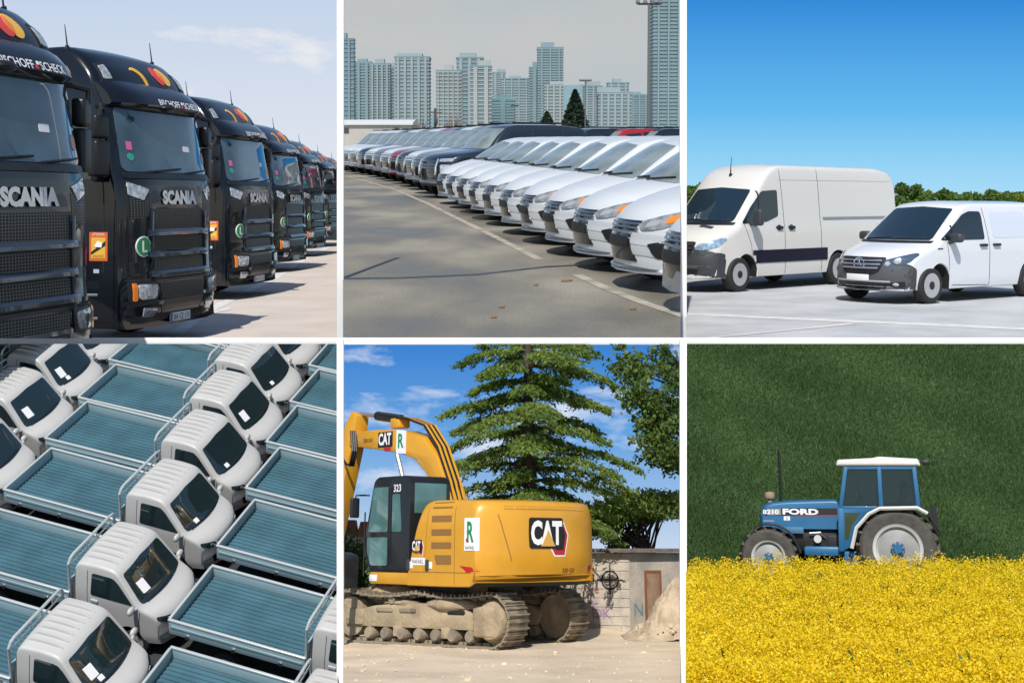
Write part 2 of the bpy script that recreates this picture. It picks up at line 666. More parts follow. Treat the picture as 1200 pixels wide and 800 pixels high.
# ------------------------------------------------------------------ the white frame between the places
# posts stand at the depth of the places they part; rails are the fronts of the upper decks
def fx(px, d): return (px - PX) / FPX * d
def fz(py, d): return CAM.z - (py - PY) / FPX * d
fr = bpy.data.objects.new('partition_frame', None)
COL.objects.link(fr)
fr['kind'] = 'structure'
for a, b in ((395.0, 402.9), (796.5, 804.5)):
    d = 24.0
    z0, z1 = fz(400, d), fz(-40, d)
    MB().box(((fx(a, d) + fx(b, d)) / 2, d, (z0 + z1) / 2), (fx(b, d) - fx(a, d), 0.08, z1 - z0), bev=0.006).build('post', M_frame, fr)
    d = 13.0
    z1 = fz(398, d)
    MB().box(((fx(a, d) + fx(b, d)) / 2, d, z1 / 2), (fx(b, d) - fx(a, d), 0.06, z1), bev=0.005).build('post', M_frame, fr)
for a, b, d in ((-30, 402, 22.0), (396, 803.5, 16.4), (797, 1230, 19.6)):
    MB().box(((fx(a, d) + fx(b, d)) / 2, d, (fz(395.7, d) + fz(403.5, d)) / 2), (fx(b, d) - fx(a, d), 0.06, fz(395.7, d) - fz(403.5, d)), bev=0.005).build('rail', M_frame, fr)
g = meshobj('ground', [(-3000, -3000, 0), (3000, -3000, 0), (3000, 3000, 0), (-3000, 3000, 0)], [(0, 1, 2, 3)],
            mat('dry_earth', (0.17, 0.17, 0.17), 0.9, var=0.2, vscale=0.2), None, 0)
g['kind'] = 'structure'

def ground_sheet(name, P, pts, material, nx=1, z=0.0, thick=0.0):
    """a piece of level ground from corner points (x,y) of the place"""
    V = [(x, y, z) for x, y in pts]
    F = [tuple(range(len(V)))]
    o = meshobj(name, V, F, material, None, 0)
    o['kind'] = 'structure'
    o.matrix_world = P.W
    THINGS.append((o, P))
    return o

def wheel(parent, x, y, z, r, wd, side, rimr=0.6, rimmat=None, style='steel', name='wheel'):
    """tyre > rim. y is the outer face; side +1 left, -1 right"""
    t = MB()
    R0 = r
    prof = [(r * rimr, 0), (r * (rimr + 0.08), wd * 0.04), (r * 0.9, wd * 0.02), (r * 0.97, wd * 0.10), (r, wd * 0.2), (r, wd * 0.8), (r * 0.97, wd * 0.92), (r * 0.9, wd), (r * rimr, wd)]
    t.lathe([(a, -side * b) for a, b in prof], 'y', 36, (x, y, z), True)
    ty = t.build(name, M_tyre, parent)
    m = MB()
    q = r * rimr
    if style == 'steel':
        m.lathe([(q * 1.02, 0.0), (q * 0.97, -0.012), (q * 0.9, -0.02), (q * 0.84, -0.055), (q * 0.55, -0.035), (q * 0.42, -0.02), (q * 0.40, -0.02), (0.0, -0.02)] if side > 0 else
                [(q * 1.02, 0.0), (q * 0.97, 0.012), (q * 0.9, 0.02), (q * 0.84, 0.055), (q * 0.55, 0.035), (q * 0.42, 0.02), (q * 0.40, 0.02), (0.0, 0.02)], 'y', 36, (x, y, z))
    else:
        sg = -1 if side > 0 else 1
        m.lathe([(q * 1.02, 0.0), (q * 0.95, sg * 0.015), (q * 0.88, sg * 0.06), (q * 0.2, sg * 0.09), (0.0, sg * 0.09)], 'y', 36, (x, y, z))
        for k in range(8):
            a = 2 * PI * k / 8
            m.box((x + math.cos(a) * q * 0.52, y + sg * 0.03, z + math.sin(a) * q * 0.52), (q * 0.85, 0.03, q * 0.17), Matrix.Rotation(-a, 4, 'Y'), 0.008)
        m.lathe([(q * 0.24, sg * 0.04), (q * 0.22, sg * 0.012), (0, sg * 0.008)], 'y', 20, (x, y, z))
    rim = m.build('rim', rimmat or M_steel, ty)
    if style == 'steel':
        h = MB()
        for k in range(14):
            a = 2 * PI * k / 14
            h.box((x + math.cos(a) * q * 0.70, y - side * 0.032, z + math.sin(a) * q * 0.70), (q * 0.16, 0.05, q * 0.13), Matrix.Rotation(-a, 4, 'Y'), 0.006)
        h.lathe([(q * 0.36, -side * 0.03), (q * 0.34, side * 0.004), (0, side * 0.008)], 'y', 24, (x, y, z))
        h.build('hub_cap', M_black, ty)
    return ty

def mirror_part(parent, c, size, mt, arm_to, side):
    m = MB()
    m.ell(c, size, 16, 10)
    m.tube([c, arm_to], [min(size) * 0.6, min(size) * 0.45], 6)
    return m.build('door_mirror', mt, parent)

# ------------------------------------------------------------------ foliage
def leaf_mat(name, c1, c2, rough=0.55, trans=0.25, vscale=3.0):
    m = mat(name, c1, rough, col2=c2, vscale=vscale, detail=3)
    n = m.node_tree.nodes; l = m.node_tree.links
    b = n['Principled BSDF']
    out = n['Material Output']
    tr = n.new('ShaderNodeBsdfTranslucent')
    mx = n.new('ShaderNodeMixShader'); mx.inputs[0].default_value = trans
    src = b.inputs['Base Color'].links[0].from_socket
    hs = n.new('ShaderNodeHueSaturation'); hs.inputs['Value'].default_value = 1.25
    l.new(src, hs.inputs['Color']); l.new(hs.outputs[0], tr.inputs[0])
    l.new(b.outputs[0], mx.inputs[1]); l.new(tr.outputs[0], mx.inputs[2]); l.new(mx.outputs[0], out.inputs[0])
    return m

def leaves(C, size, aspect=1.6, flat=0.0, rg=None, droop=None):
    """C (n,3) centres -> quads with random turn. flat 0..1 lays them level. droop: (n,3) long-axis directions"""
    rg = rg or rng
    n = len(C)
    if droop is None:
        a = rg.normal(size=(n, 3)); a[:, 2] *= (1 - flat)
    else:
        a = droop + rg.normal(size=(n, 3)) * 0.35
    a /= np.linalg.norm(a, axis=1)[:, None] + 1e-9
    b = rg.normal(size=(n, 3))
    if flat: b[:, 2] *= (1 - flat)
    b -= (b * a).sum(1)[:, None] * a
    b /= np.linalg.norm(b, axis=1)[:, None] + 1e-9
    sz = (size if np.ndim(size) else np.full(n, size)) * rg.uniform(0.6, 1.35, n)
    a = a * (sz * aspect / 2)[:, None]; b = b * (sz / 2)[:, None]
    V = np.empty((n, 4, 3)); V[:, 0] = C - a; V[:, 1] = C + b * 0.9 - a * 0.1; V[:, 2] = C + a; V[:, 3] = C - b * 0.9 - a * 0.1
    F = np.arange(n * 4).reshape(n, 4)
    return V.reshape(-1, 3), F

# ================================================================== place 1: row of black tractor trucks
M_tblack = mat('truck_black_paint', (0.004, 0.006, 0.010), 0.2, coat=0.5, spec=0.35)
M_tdark = mat('truck_dark_trim', (0.010, 0.011, 0.013), 0.42)
M_tglass = mat('truck_windscreen_glass', (0.05, 0.095, 0.125), 0.04, coat=1.0, spec=0.7, var=0.55, vscale=2.2)
M_bar = mat('grille_bar', (0.012, 0.018, 0.028), 0.2, coat=1.0)
def mesh_mat():
    m = mat('grille_mesh', (0.07, 0.07, 0.07), 0.35, metal=0.6)
    n = m.node_tree.nodes; l = m.node_tree.links
    b = n['Principled BSDF']
    tc = n.new('ShaderNodeTexCoord'); mp = n.new('ShaderNodeMapping')
    mp.inputs['Scale'].default_value = (0.001, 1, 1.55)
    vo = n.new('ShaderNodeTexVoronoi'); vo.feature = 'DISTANCE_TO_EDGE'; vo.inputs['Scale'].default_value = 21; vo.inputs['Randomness'].default_value = 0.12
    l.new(tc.outputs['Object'], mp.inputs[0]); l.new(mp.outputs[0], vo.inputs['Vector'])
    rp = n.new('ShaderNodeValToRGB'); rp.color_ramp.elements[0].position = 0.10; rp.color_ramp.elements[1].position = 0.2
    rp.color_ramp.elements[0].color = (0.12, 0.12, 0.115, 1); rp.color_ramp.elements[1].color = (0.002, 0.002, 0.002, 1)
    l.new(vo.outputs['Distance'], rp.inputs[0]); l.new(rp.outputs[0], b.inputs['Base Color'])
    bp = n.new('ShaderNodeBump'); bp.inputs['Strength'].default_value = 0.8; bp.invert = True
    l.new(vo.outputs['Distance'], bp.inputs['Height']); l.new(bp.outputs[0], b.inputs['Normal'])
    return m
M_mesh = mesh_mat()

def truck_build():
    t = thing('tractor_truck', 'x', 'truck', 'black tractor trucks parked in a row')
    top = [(-2.25, 3.40, 0), (-2.2, 3.72, 0), (-1.6, 3.93, 0), (-1.0, 3.95, 0.03), (-0.72, 3.86, 0.12), (-0.46, 3.62, 0.15), (-0.32, 3.36, 0.18), (-0.24, 3.2, 0.19),
           (-0.18, 3.1, 0.19), (-0.03, 2.29, 0.20), (0.02, 2.19, 0.20), (0.05, 1.8, 0.20), (0.06, 1.0, 0.20), (0.11, 0.9, 0.19), (0.12, 0.62, 0.19), (0.08, 0.36, 0.19), (0.02, 0.29, 0.19)]
    def zb(x):
        d = abs(x + 1.35)
        base = 0.28
        if d < 0.62: return max(base, 0.5 + math.sqrt(max(0, 0.62 ** 2 - d * d)))
        return base if x > -0.75 else 0.9
    def wf(x, z):
        wv = np.interp(z, [0.2, 0.4, 1.0, 2.3, 3.1, 3.5, 4.0], [1.18, 1.25, 1.25, 1.24, 1.21, 1.19, 1.08])
        return float(wv)
    S = Shell(top, zb, wf, r=0.13, rows=14, ds=0.08, crown=0.03, bowp=5.0, xextra=np.arange(-2.0, -0.7, 0.07), sharp=50)
    S.build('cab_body', M_tblack, M_under, t)
    ws = S.patch('front', rpoly([(-1.12, 2.30), (1.12, 2.30), (1.10, 3.16), (-1.10, 3.16)], 0.1), 'windscreen', M_tglass, t, 0.008, 0.07)
    # wipers and scuttle
    S.patch('front', rpoly([(-1.12, 2.21), (1.12, 2.21), (1.12, 2.285), (-1.12, 2.285)], 0.02), 'scuttle_panel', M_tdark, t, 0.02, 0.08)
    for a, b in ((-0.75, 0.15), (0.25, 1.0)):
        m = MB()
        p = [S.hit('front', a + (b - a) * k / 6, 2.30 + 0.06 * k / 6) + Vector((0.03, 0, 0)) for k in range(7)]
        m.tube(p, 0.014, 5)
        m.build('wiper', M_black, t)
    # sun visor lip carrying the lettering
    vs, fs = [], []
    sec = [(-0.05, 3.54), (0.10, 3.42), (0.17, 3.30), (0.17, 3.19), (0.05, 3.13), (-0.1, 3.2)]
    NY = 24
    for i in range(NY + 1):
        y = -1.17 + 2.34 * i / NY
        for (dx, z) in sec:
            h = S.hit('front', y * 0.985, z)
            fall = (abs(y) / 1.17) ** 6 * 0.06
            vs.append((h.x + max(dx, -0.05) - fall, y, z))
    k = len(sec)
    for i in range(NY):
        for j in range(k):
            fs.append((i * k + j, i * k + (j + 1) % k, (i + 1) * k + (j + 1) % k, (i + 1) * k + j))
    fs.append(tuple(range(k))); fs.append(tuple(range(NY * k, NY * k + k)))
    mb = MB(); mb.raw(vs, fs)
    vis = mb.build('sun_visor', M_tblack, t, 30)
    VB = BVHTree.FromPolygons([Vector(v) for v in vs], fs)
    Sv = Shell.__new__(Shell); Sv.bvh = VB
    Sv.text('front', 'BISCHOFF', -0.02, 3.245, 0.088, 'lettering', M_wtext, vis, width=0.56, eps=0.004, bold=0.012)
    Sv.text('front', 'SCHECK', 0.60, 3.245, 0.088, 'lettering', M_wtext, vis, width=0.46, eps=0.004, bold=0.012)
    Mr = mat('red_print', (0.6, 0.03, 0.03), 0.4)
    Sv.patch('front', [(0.285, 3.205), (0.325, 3.205), (0.325, 3.245), (0.285, 3.245)], 'red_square', Mr, vis, 0.004, 0.1, 0.002)
    Sv.patch('front', [(0.325, 3.25), (0.36, 3.25), (0.36, 3.285), (0.325, 3.285)], 'white_square', M_wtext, vis, 0.004, 0.1, 0.002)
    # roof lamps, roof emblem
    for sg in (-1, 1):
        pl = [(sg * 0.88, 3.48), (sg * 1.08, 3.46), (sg * 1.05, 3.70), (sg * 0.88, 3.74)]
        fr_ = S.patch('front', rpoly(pl, 0.02), 'roof_lamp', M_black, t, 0.012, 0.06)
        cx = sg * 0.95; cz = 3.595
        S.patch('front', rpoly([((u - cx) * 0.72 + cx, (v - cz) * 0.72 + cz) for u, v in pl], 0.02), 'lens', M_lamp, fr_, 0.02, 0.06)
    def disc(cy, cz, ry, rz, n=24): return [(cy + ry * math.cos(2 * PI * k / n), cz + rz * math.sin(2 * PI * k / n)) for k in range(n)]
    S.patch('front', disc(0.37, 3.66, 0.125, 0.125), 'red_roundel', mat('roundel_red', (0.62, 0.06, 0.05), 0.4), t, 0.006, 0.05, 0.004)
    S.patch('front', disc(0.53, 3.66, 0.125, 0.125), 'yellow_roundel', mat('roundel_yellow', (0.75, 0.42, 0.06), 0.4), t, 0.009, 0.05, 0.004)
    ov = [(0.37 + 0.125 * math.cos(a), 3.66 + 0.125 * math.sin(a)) for a in np.linspace(-0.876, 0.876, 9)] + [(0.53 - 0.125 * math.cos(a), 3.66 - 0.125 * math.sin(a)) for a in np.linspace(-0.876, 0.876, 9)][1:-1]
    S.patch('front', ov, 'overlap', mat('roundel_orange', (0.68, 0.20, 0.05), 0.4), t, 0.012, 0.05, 0.004)
    th = np.linspace(R(36.9 - 98), R(36.9 + 98), 14)
    cr = [(-0.22 + 0.17 * math.cos(a), 3.56 + 0.17 * math.sin(a)) for a in th]
    p0, p1 = cr[0], cr[-1]
    c2 = (-0.22 - 0.085, 3.56 - 0.064); r2 = math.hypot(p0[0] - c2[0], p0[1] - c2[1])
    a0 = math.atan2(p0[1] - c2[1], p0[0] - c2[0]); a1 = math.atan2(p1[1] - c2[1], p1[0] - c2[0])
    cr += [(c2[0] + r2 * math.cos(a), c2[1] + r2 * math.sin(a)) for a in np.linspace(a1, a0, 14)[1:-1]]
    S.patch('front', cr, 'swoosh_emblem', mat('swoosh_yellow', (0.75, 0.40, 0.04), 0.4), t, 0.006, 0.05, 0.004)
    # name plate area, corner lamps
    S.text('front', 'SCANIA', 0.02, 1.97, 0.19, 'lettering', mat('silver_letters', (0.78, 0.76, 0.73), 0.45), t, width=0.92, eps=0.02, bold=0.06)
    for sg in (-1, 1):
        S.patch('front', rpoly([(sg * 0.74, 2.07), (sg * 1.10, 2.17), (sg * 1.10, 2.0), (sg * 0.86, 1.93)], 0.02), 'corner_lamp', M_lamp, t, 0.012, 0.05)
        S.patch('front', rpoly([(sg * 0.74, 2.02), (sg * 0.86, 1.91), (sg * 1.10, 1.98), (sg * 1.08, 1.68), (sg * 0.74, 1.72)], 0.02), 'side_grille', M_mesh, t, 0.008, 0.05)
    S.patch('front', rpoly([(0.80, 1.52), (0.89, 1.52), (0.89, 1.63), (0.845, 1.66), (0.80, 1.63)], 0.01), 'shield_badge', M_chrome, t, 0.012, 0.05)
    # grille: recessed mesh and three bars
    S.patch('front', rpoly([(-0.72, 1.82), (0.72, 1.82), (0.68, 0.93), (-0.68, 0.93)], 0.03), 'grille_mesh', M_mesh, t, 0.004, 0.07)
    def fbar(y0, y1, z, sec, name, mt, n=20, lift=0.0):
        vs, fs = [], []
        for i in range(n + 1):
            y = y0 + (y1 - y0) * i / n
            e = abs(2 * i / n - 1) ** 8
            for dx, dz in sec:
                h = S.hit('front', y, z)
                vs.append((h.x + dx * (1 - 0.4 * e), y, z + dz + lift * abs(y)))
        k = len(sec)
        for i in range(n):
            for j in range(k):
                fs.append((i * k + j, i * k + (j + 1) % k, (i + 1) * k + (j + 1) % k, (i + 1) * k + j))
        fs.append(tuple(range(k))); fs.append(tuple(range(n * k, n * k + k)))
        mb = MB(); mb.raw(vs, fs)
        return mb.build(name, mt, t, 30)
    sec = [(-0.02, 0.06), (0.03, 0.055), (0.065, 0.02), (0.07, -0.02), (0.03, -0.045), (-0.02, -0.05)]
    for z in (1.49, 1.21, 0.95): fbar(-0.80, 0.80, z, sec, 'grille_bar', M_bar)
    for y in (-0.72, 0.72):
        MB().box((S.hit('front', y, 1.3).x + 0.01, y, 1.36), (0.05, 0.05, 0.86), bev=0.012).build('grille_post', M_bar, t)
    # bumper: seam, lower grille, headlamps, fog lamps, plate
    S.band('front', [(-1.2, 0.90), (1.2, 0.90)], 0.02, 'bumper_seam', M_under, t, 0.003)
    lg = S.patch('front', rpoly([(-0.62, 0.84), (0.62, 0.84), (0.56, 0.66), (-0.56, 0.66)], 0.03), 'lower_grille', M_mesh, t, 0.006, 0.07)
    S.patch('front', rpoly([(-0.60, 0.62), (0.60, 0.62), (0.52, 0.44), (-0.52, 0.44)], 0.03), 'lower_grille', M_mesh, t, 0.006, 0.07)
    fbar(-0.62, 0.62, 0.65, [(-0.02, 0.03), (0.03, 0.025), (0.04, -0.02), (-0.02, -0.03)], 'bumper_bar', M_bar)
    for sg in (-1, 1):
        hs = S.patch('front', rpoly([(sg * 0.64, 0.86), (sg * 1.17, 0.88), (sg * 1.17, 0.62), (sg * 0.66, 0.62)], 0.03), 'headlamp', M_black, t, 0.01, 0.05)
        S.patch('front', rpoly([(sg * 0.68, 0.83), (sg * 1.03, 0.85), (sg * 1.03, 0.65), (sg * 0.72, 0.65)], 0.05), 'lens', M_lamp, hs, 0.022, 0.04)
        S.patch('front', rpoly([(sg * 0.80, 0.80), (sg * 0.93, 0.80), (sg * 0.93, 0.69), (sg * 0.82, 0.69)], 0.03), 'reflector', M_chrome, hs, 0.028, 0.05)
        S.patch('front', rpoly([(sg * 1.055, 0.86), (sg * 1.12, 0.87), (sg * 1.12, 0.63), (sg * 1.055, 0.64)], 0.02), 'indicator', M_orange, hs, 0.022, 0.04)
        S.patch('front', rpoly([(sg * 0.66, 0.53), (sg * 0.93, 0.54), (sg * 0.93, 0.41), (sg * 0.70, 0.41)], 0.03), 'fog_lamp', M_lamp, t, 0.01, 0.05)
        S.text('front', '500S', -0.57, 0.585, 0.045, 'lettering', M_wtext, t, eps=0.01) if sg < 0 else None
    pz = 0.36
    px_ = S.hit('front', 0, pz).x + 0.02
    pl = MB().box((px_, 0.0, pz), (0.02, 0.54, 0.12), bev=0.005).build('number_plate', mat('plate_white', (0.75, 0.77, 0.78), 0.4), t)
    text_part('BA CE 133', Matrix(((0, 0, 1, px_ + 0.0125), (1, 0, 0, 0.03), (0, 1, 0, pz), (0, 0, 0, 1))), 0.075, 'lettering', M_btext, pl, width=0.42)
    MB().box((px_ + 0.004, -0.245, pz), (0.016, 0.045, 0.115)).build('plate_band', mat('plate_blue', (0.02, 0.08, 0.4), 0.4), pl)
    # green L badge, warning stickers, small decals
    bd = S.patch('front', disc(-0.87, 1.33, 0.135, 0.135), 'round_badge', M_wtext, t, 0.008, 0.05, 0.004)
    S.patch('front', disc(-0.87, 1.33, 0.12, 0.12), 'green_disc', mat('badge_green', (0.02, 0.25, 0.07), 0.4), bd, 0.011, 0.05, 0.004)
    S.text('front', 'L', -0.87, 1.33, 0.15, 'lettering', M_wtext, bd, eps=0.018, bold=0.03)
    S.patch('front', disc(1.12, 1.36, 0.05, 0.10), 'red_sticker', mat('sticker_red', (0.65, 0.04, 0.05), 0.4), t, 0.008, 0.04, 0.004)
    S.patch('front', rpoly([(-1.0, 2.58), (-0.92, 2.58), (-0.92, 2.69), (-1.0, 2.69)], 0.01), 'pink_sticker', mat('sticker_pink', (0.6, 0.12, 0.3), 0.5), ws, 0.014, 0.1, 0.003)
    S.patch('front', disc(-0.96, 2.49, 0.05, 0.05, 14), 'green_sticker', mat('sticker_green', (0.03, 0.3, 0.22), 0.5), ws, 0.014, 0.1, 0.003)
    S.patch('front', disc(1.0, 2.52, 0.07, 0.085, 14), 'round_sticker', mat('sticker_peach', (0.65, 0.35, 0.24), 0.5), ws, 0.014, 0.1, 0.003)
    S.patch('front', rpoly([(0.35, 2.6), (0.52, 2.6), (0.52, 2.68), (0.35, 2.68)], 0.01), 'papers', M_wtext, ws, 0.012, 0.1, 0.003)
    # curtain folds behind the glass (pale vertical streaks read through the screen)
    # side: door, window, steps, stickers, mirrors
    for side, sg in (('left', 1), ('right', -1)):
        wn = S.patch(side, rpoly([(-1.45, 2.2), (-0.50, 2.2), (-0.46, 2.35), (-0.62, 3.1), (-1.45, 3.1)], 0.05), 'side_window', M_glass, t, 0.008, 0.08)
        S.band(side, [(-1.55, 1.0), (-1.55, 3.17), (-0.55, 3.17)], 0.015, 'door_seam', M_under, t, 0.003)
        S.band(side, [(-0.42, 3.0), (-0.33, 2.0), (-0.33, 1.0)], 0.015, 'door_seam', M_under, t, 0.003)
        S.patch(side, rpoly([(-1.45, 1.78), (-1.15, 1.78), (-1.15, 1.86), (-1.45, 1.86)], 0.02), 'door_handle', M_tdark, t, 0.02, 0.1)
        st = S.patch(side, rpoly([(-0.53, 1.156), (-0.27, 1.156), (-0.27, 1.524), (-0.53, 1.524)], 0.01), 'warning_sticker', mat('sticker_orange', (0.62, 0.12, 0.02), 0.5), t, 0.005, 0.1, 0.003)
        S.patch(side, rpoly([(-0.50, 1.190), (-0.30, 1.190), (-0.30, 1.455), (-0.50, 1.455)], 0.005), 'yellow_field', mat('sticker_yellow', (0.72, 0.42, 0.05), 0.5), st, 0.008, 0.1, 0.003)
        S.patch(side, [(-0.50, 1.271), (-0.30, 1.409), (-0.30, 1.352), (-0.50, 1.236)], 'black_stripe', M_btext, st, 0.011, 0.1, 0.002)
        S.patch(side, [(-0.46, 1.340), (-0.41, 1.409), (-0.34, 1.386), (-0.35, 1.329)], 'white_mark', M_wtext, st, 0.013, 0.1, 0.002)
        S.text(side, 'ATTENTION', -0.40, 1.495, 0.034, 'lettering', M_wtext, st, width=0.17, eps=0.011)
        S.text(side, 'ANGLES MORTS', -0.40, 1.215, 0.034, 'lettering', M_btext, st, width=0.16, eps=0.011)
        S.patch(side, [(-0.47, 1.0), (-0.39, 1.0), (-0.39, 1.05), (-0.47, 1.05)], 'small_label', mat('label_pale', (0.4, 0.45, 0.6), 0.5), t, 0.005, 0.1, 0.003)
        for z in (0.42, 0.72):
            MB().box((-0.62, sg * 1.16, z), (0.42, 0.2, 0.035), bev=0.008).build('step', M_alu, t)
        MB().box((-0.62, sg * 1.02, 0.62), (0.5, 0.06, 0.6)).build('step_well', M_under, t)
        # mirrors: two stacked housings on arms
        mm = MB()
        mm.box((-0.30, sg * 1.42, 2.86), (0.16, 0.24, 0.30), Matrix.Rotation(sg * 0.25, 4, 'Z'), 0.04, 3)
        mi = mm.build('mirror', M_tdark, t)
        MB().box((-0.30, sg * 1.41, 2.46), (0.17, 0.25, 0.46), Matrix.Rotation(sg * 0.25, 4, 'Z'), 0.04, 3).build('lower_housing', M_tdark, mi)
        MB().tube([(-0.55, sg * 1.12, 3.13), (-0.32, sg * 1.28, 3.14), (-0.24, sg * 1.46, 3.10), (-0.26, sg * 1.48, 2.95)], 0.035, 8).build('arm', M_tdark, mi)
        MB().tube([(-0.50, sg * 1.20, 2.2), (-0.34, sg * 1.36, 2.2), (-0.29, sg * 1.40, 2.28)], 0.035, 8).build('arm', M_tdark, mi)
        wheel(t, -1.35, sg * 1.22, 0.5, 0.5, 0.3, sg, 0.58, M_alu)
    mm = MB()
    mm.ell((0.18, -0.55, 3.14), (0.10, 0.15, 0.055), 14, 8)
    mm.tube([(0.0, -0.72, 3.16), (0.14, -0.62, 3.15)], 0.03, 6)
    mm.build('kerb_mirror', M_tdark, t)
    for (x, y) in ((-1.0, -1.02), (-0.9, 0.95)):
        z = S.hit('top', x, y).z
        a = MB(); a.tube([(x, y - 0.05 * (1 if y < 0 else -1), z - 0.12), (x, y, z + 0.02)], 0.03, 6); a.tube([(x, y, z), (x - 0.04, y, z + 0.30)], [0.012, 0.005], 5)
        a.build('antenna', M_black, t)
    # chassis behind the cab
    ch = MB()
    ch.box((-3.4, 0.42, 0.8), (3.6, 0.09, 0.28)); ch.box((-3.4, -0.42, 0.8), (3.6, 0.09, 0.28)); ch.box((-4.1, 0, 1.05), (1.0, 0.9, 0.14), bev=0.03); ch.box((-2.6, 0, 0.8), (0.12, 0.8, 0.2)); ch.box((-5.1, 0, 0.8), (0.12, 0.8, 0.2))
    ch.build('chassis', M_black, t)
    for sg in (1, -1):
        wheel(t, -4.4, sg * 1.24, 0.5, 0.5, 0.55, sg, 0.58, M_alu)
        MB().box((-2.9, sg * 0.85, 0.75), (1.2, 0.6, 0.55), bev=0.08, seg=3).build('fuel_tank', M_alu, t)
    t['S'] = 0
    return t, S, vis, Sv

if '1' in ONLY:
    # paved lot, painted line, sky
    M_lot = mat('pale_asphalt', (0.60, 0.53, 0.47), 0.9, var=0.14, vscale=0.9, bump=0.35, bscale=30)
    ground_sheet('parking_lot', P1, [(-60, 12), (20, 12), (20, 260), (-140, 260)], M_lot)
    skm = skymat('sky_pale_blue', [(0.0, (232, 233, 236)), (0.35, (219, 226, 238)), (1.0, (186, 206, 232))], (248, 243, 240), 0.022, -6, 52, (0.565, 0.68), 0.9, (1, 1, 2.6), 31.0)
    wall_sky(P1, 250, (-20, -10, 400, 300), skm)
    tr0, TS, vis0, TSv = truck_build()
    del tr0['S']
    # front right corner of each truck (px at that corner, distance)
    spots = [(101, 13.3), (246, 18.7), (319, 26.9), (356, 36), (379, 45), (396, 54), (409, 62.5)]
    yaws = [-14, -14, -10, -9, -8, -8, -8]
    labels = ['black tractor truck at the head of the row, orange THO lettering on its visor side',
              'black tractor truck second in the row, next to the one with orange visor lettering',
              'black tractor truck third in the row of seven, between the second and fourth',
              'black tractor truck fourth in the row of seven, the middle one',
              'black tractor truck fifth in the row, two behind the middle one',
              'black tractor truck sixth in the row, last but one',
              'black tractor truck at the far end of the row, mostly hidden']
    for i, ((px, Y), yw) in enumerate(zip(spots, yaws)):
        o = tr0 if i == 0 else copy_tree(tr0)
        o['label'] = labels[i]
        X = (px - PX) / FPX * Y
        rz = R(yw)
        # corner (0.0 - bow, +1.2) in truck space must land on (X, Y)
        c = Matrix.Rotation(rz, 2) @ Vector((-0.12, 1.23))
        place(o, P1, X - c.x, Y - c.y, 0, rz)
    Sv = TSv
    th = TSv.text('front', 'THO', 1.085, 3.27, 0.1, 'lettering', mat('orange_print', (0.75, 0.35, 0.05), 0.4), vis0, width=0.13, eps=0.006, bold=0.02)
    # painted bay line in front of the row
    Mln = mat('road_line', (0.72, 0.70, 0.67), 0.8, var=0.25, vscale=3)
    pts = [(190, 402), (246, 363), (320, 327), (356, 304), (380, 292), (398, 283)]
    L = [P1.ground(*p) for p in pts]
    V, F = [], []
    for i, p in enumerate(L):
        d = (L[min(i + 1, len(L) - 1)] - L[max(i - 1, 0)]).normalized()
        nrm = Vector((d.y, -d.x, 0)) * 0.11
        V += [p + nrm + Vector((0, 0, 0.004)), p - nrm + Vector((0, 0, 0.004))]
    for i in range(len(L) - 1): F.append((2 * i, 2 * i + 1, 2 * i + 3, 2 * i + 2))
    o = meshobj('painted_line', V, F, Mln, None, 0); o['kind'] = 'structure'; o.matrix_world = P1.W; THINGS.append((o, P1))
    for (a, b, c_, d_) in (((247, 365), (268, 360), (271, 362.5), (250, 368)),):
        q = [P1.ground(*p) + Vector((0, 0, 0.006)) for p in (a, b, c_, d_)]
        o = meshobj('painted_line', q, [(0, 1, 2, 3)], Mln, None, 0); o['kind'] = 'structure'; o.matrix_world = P1.W; THINGS.append((o, P1))

# ================================================================== place 2: lot of new cars, skyline
M_cglass = mat('car_glass', (0.26, 0.31, 0.30), 0.06, coat=0.6, spec=0.5, var=0.5, vscale=2.5)
M_clamp = mat('car_lamp_glass', (0.30, 0.32, 0.34), 0.1, coat=0.8, var=0.5, vscale=14)
M_grl = mat('gloss_black', (0.008, 0.008, 0.009), 0.15, coat=1.0)

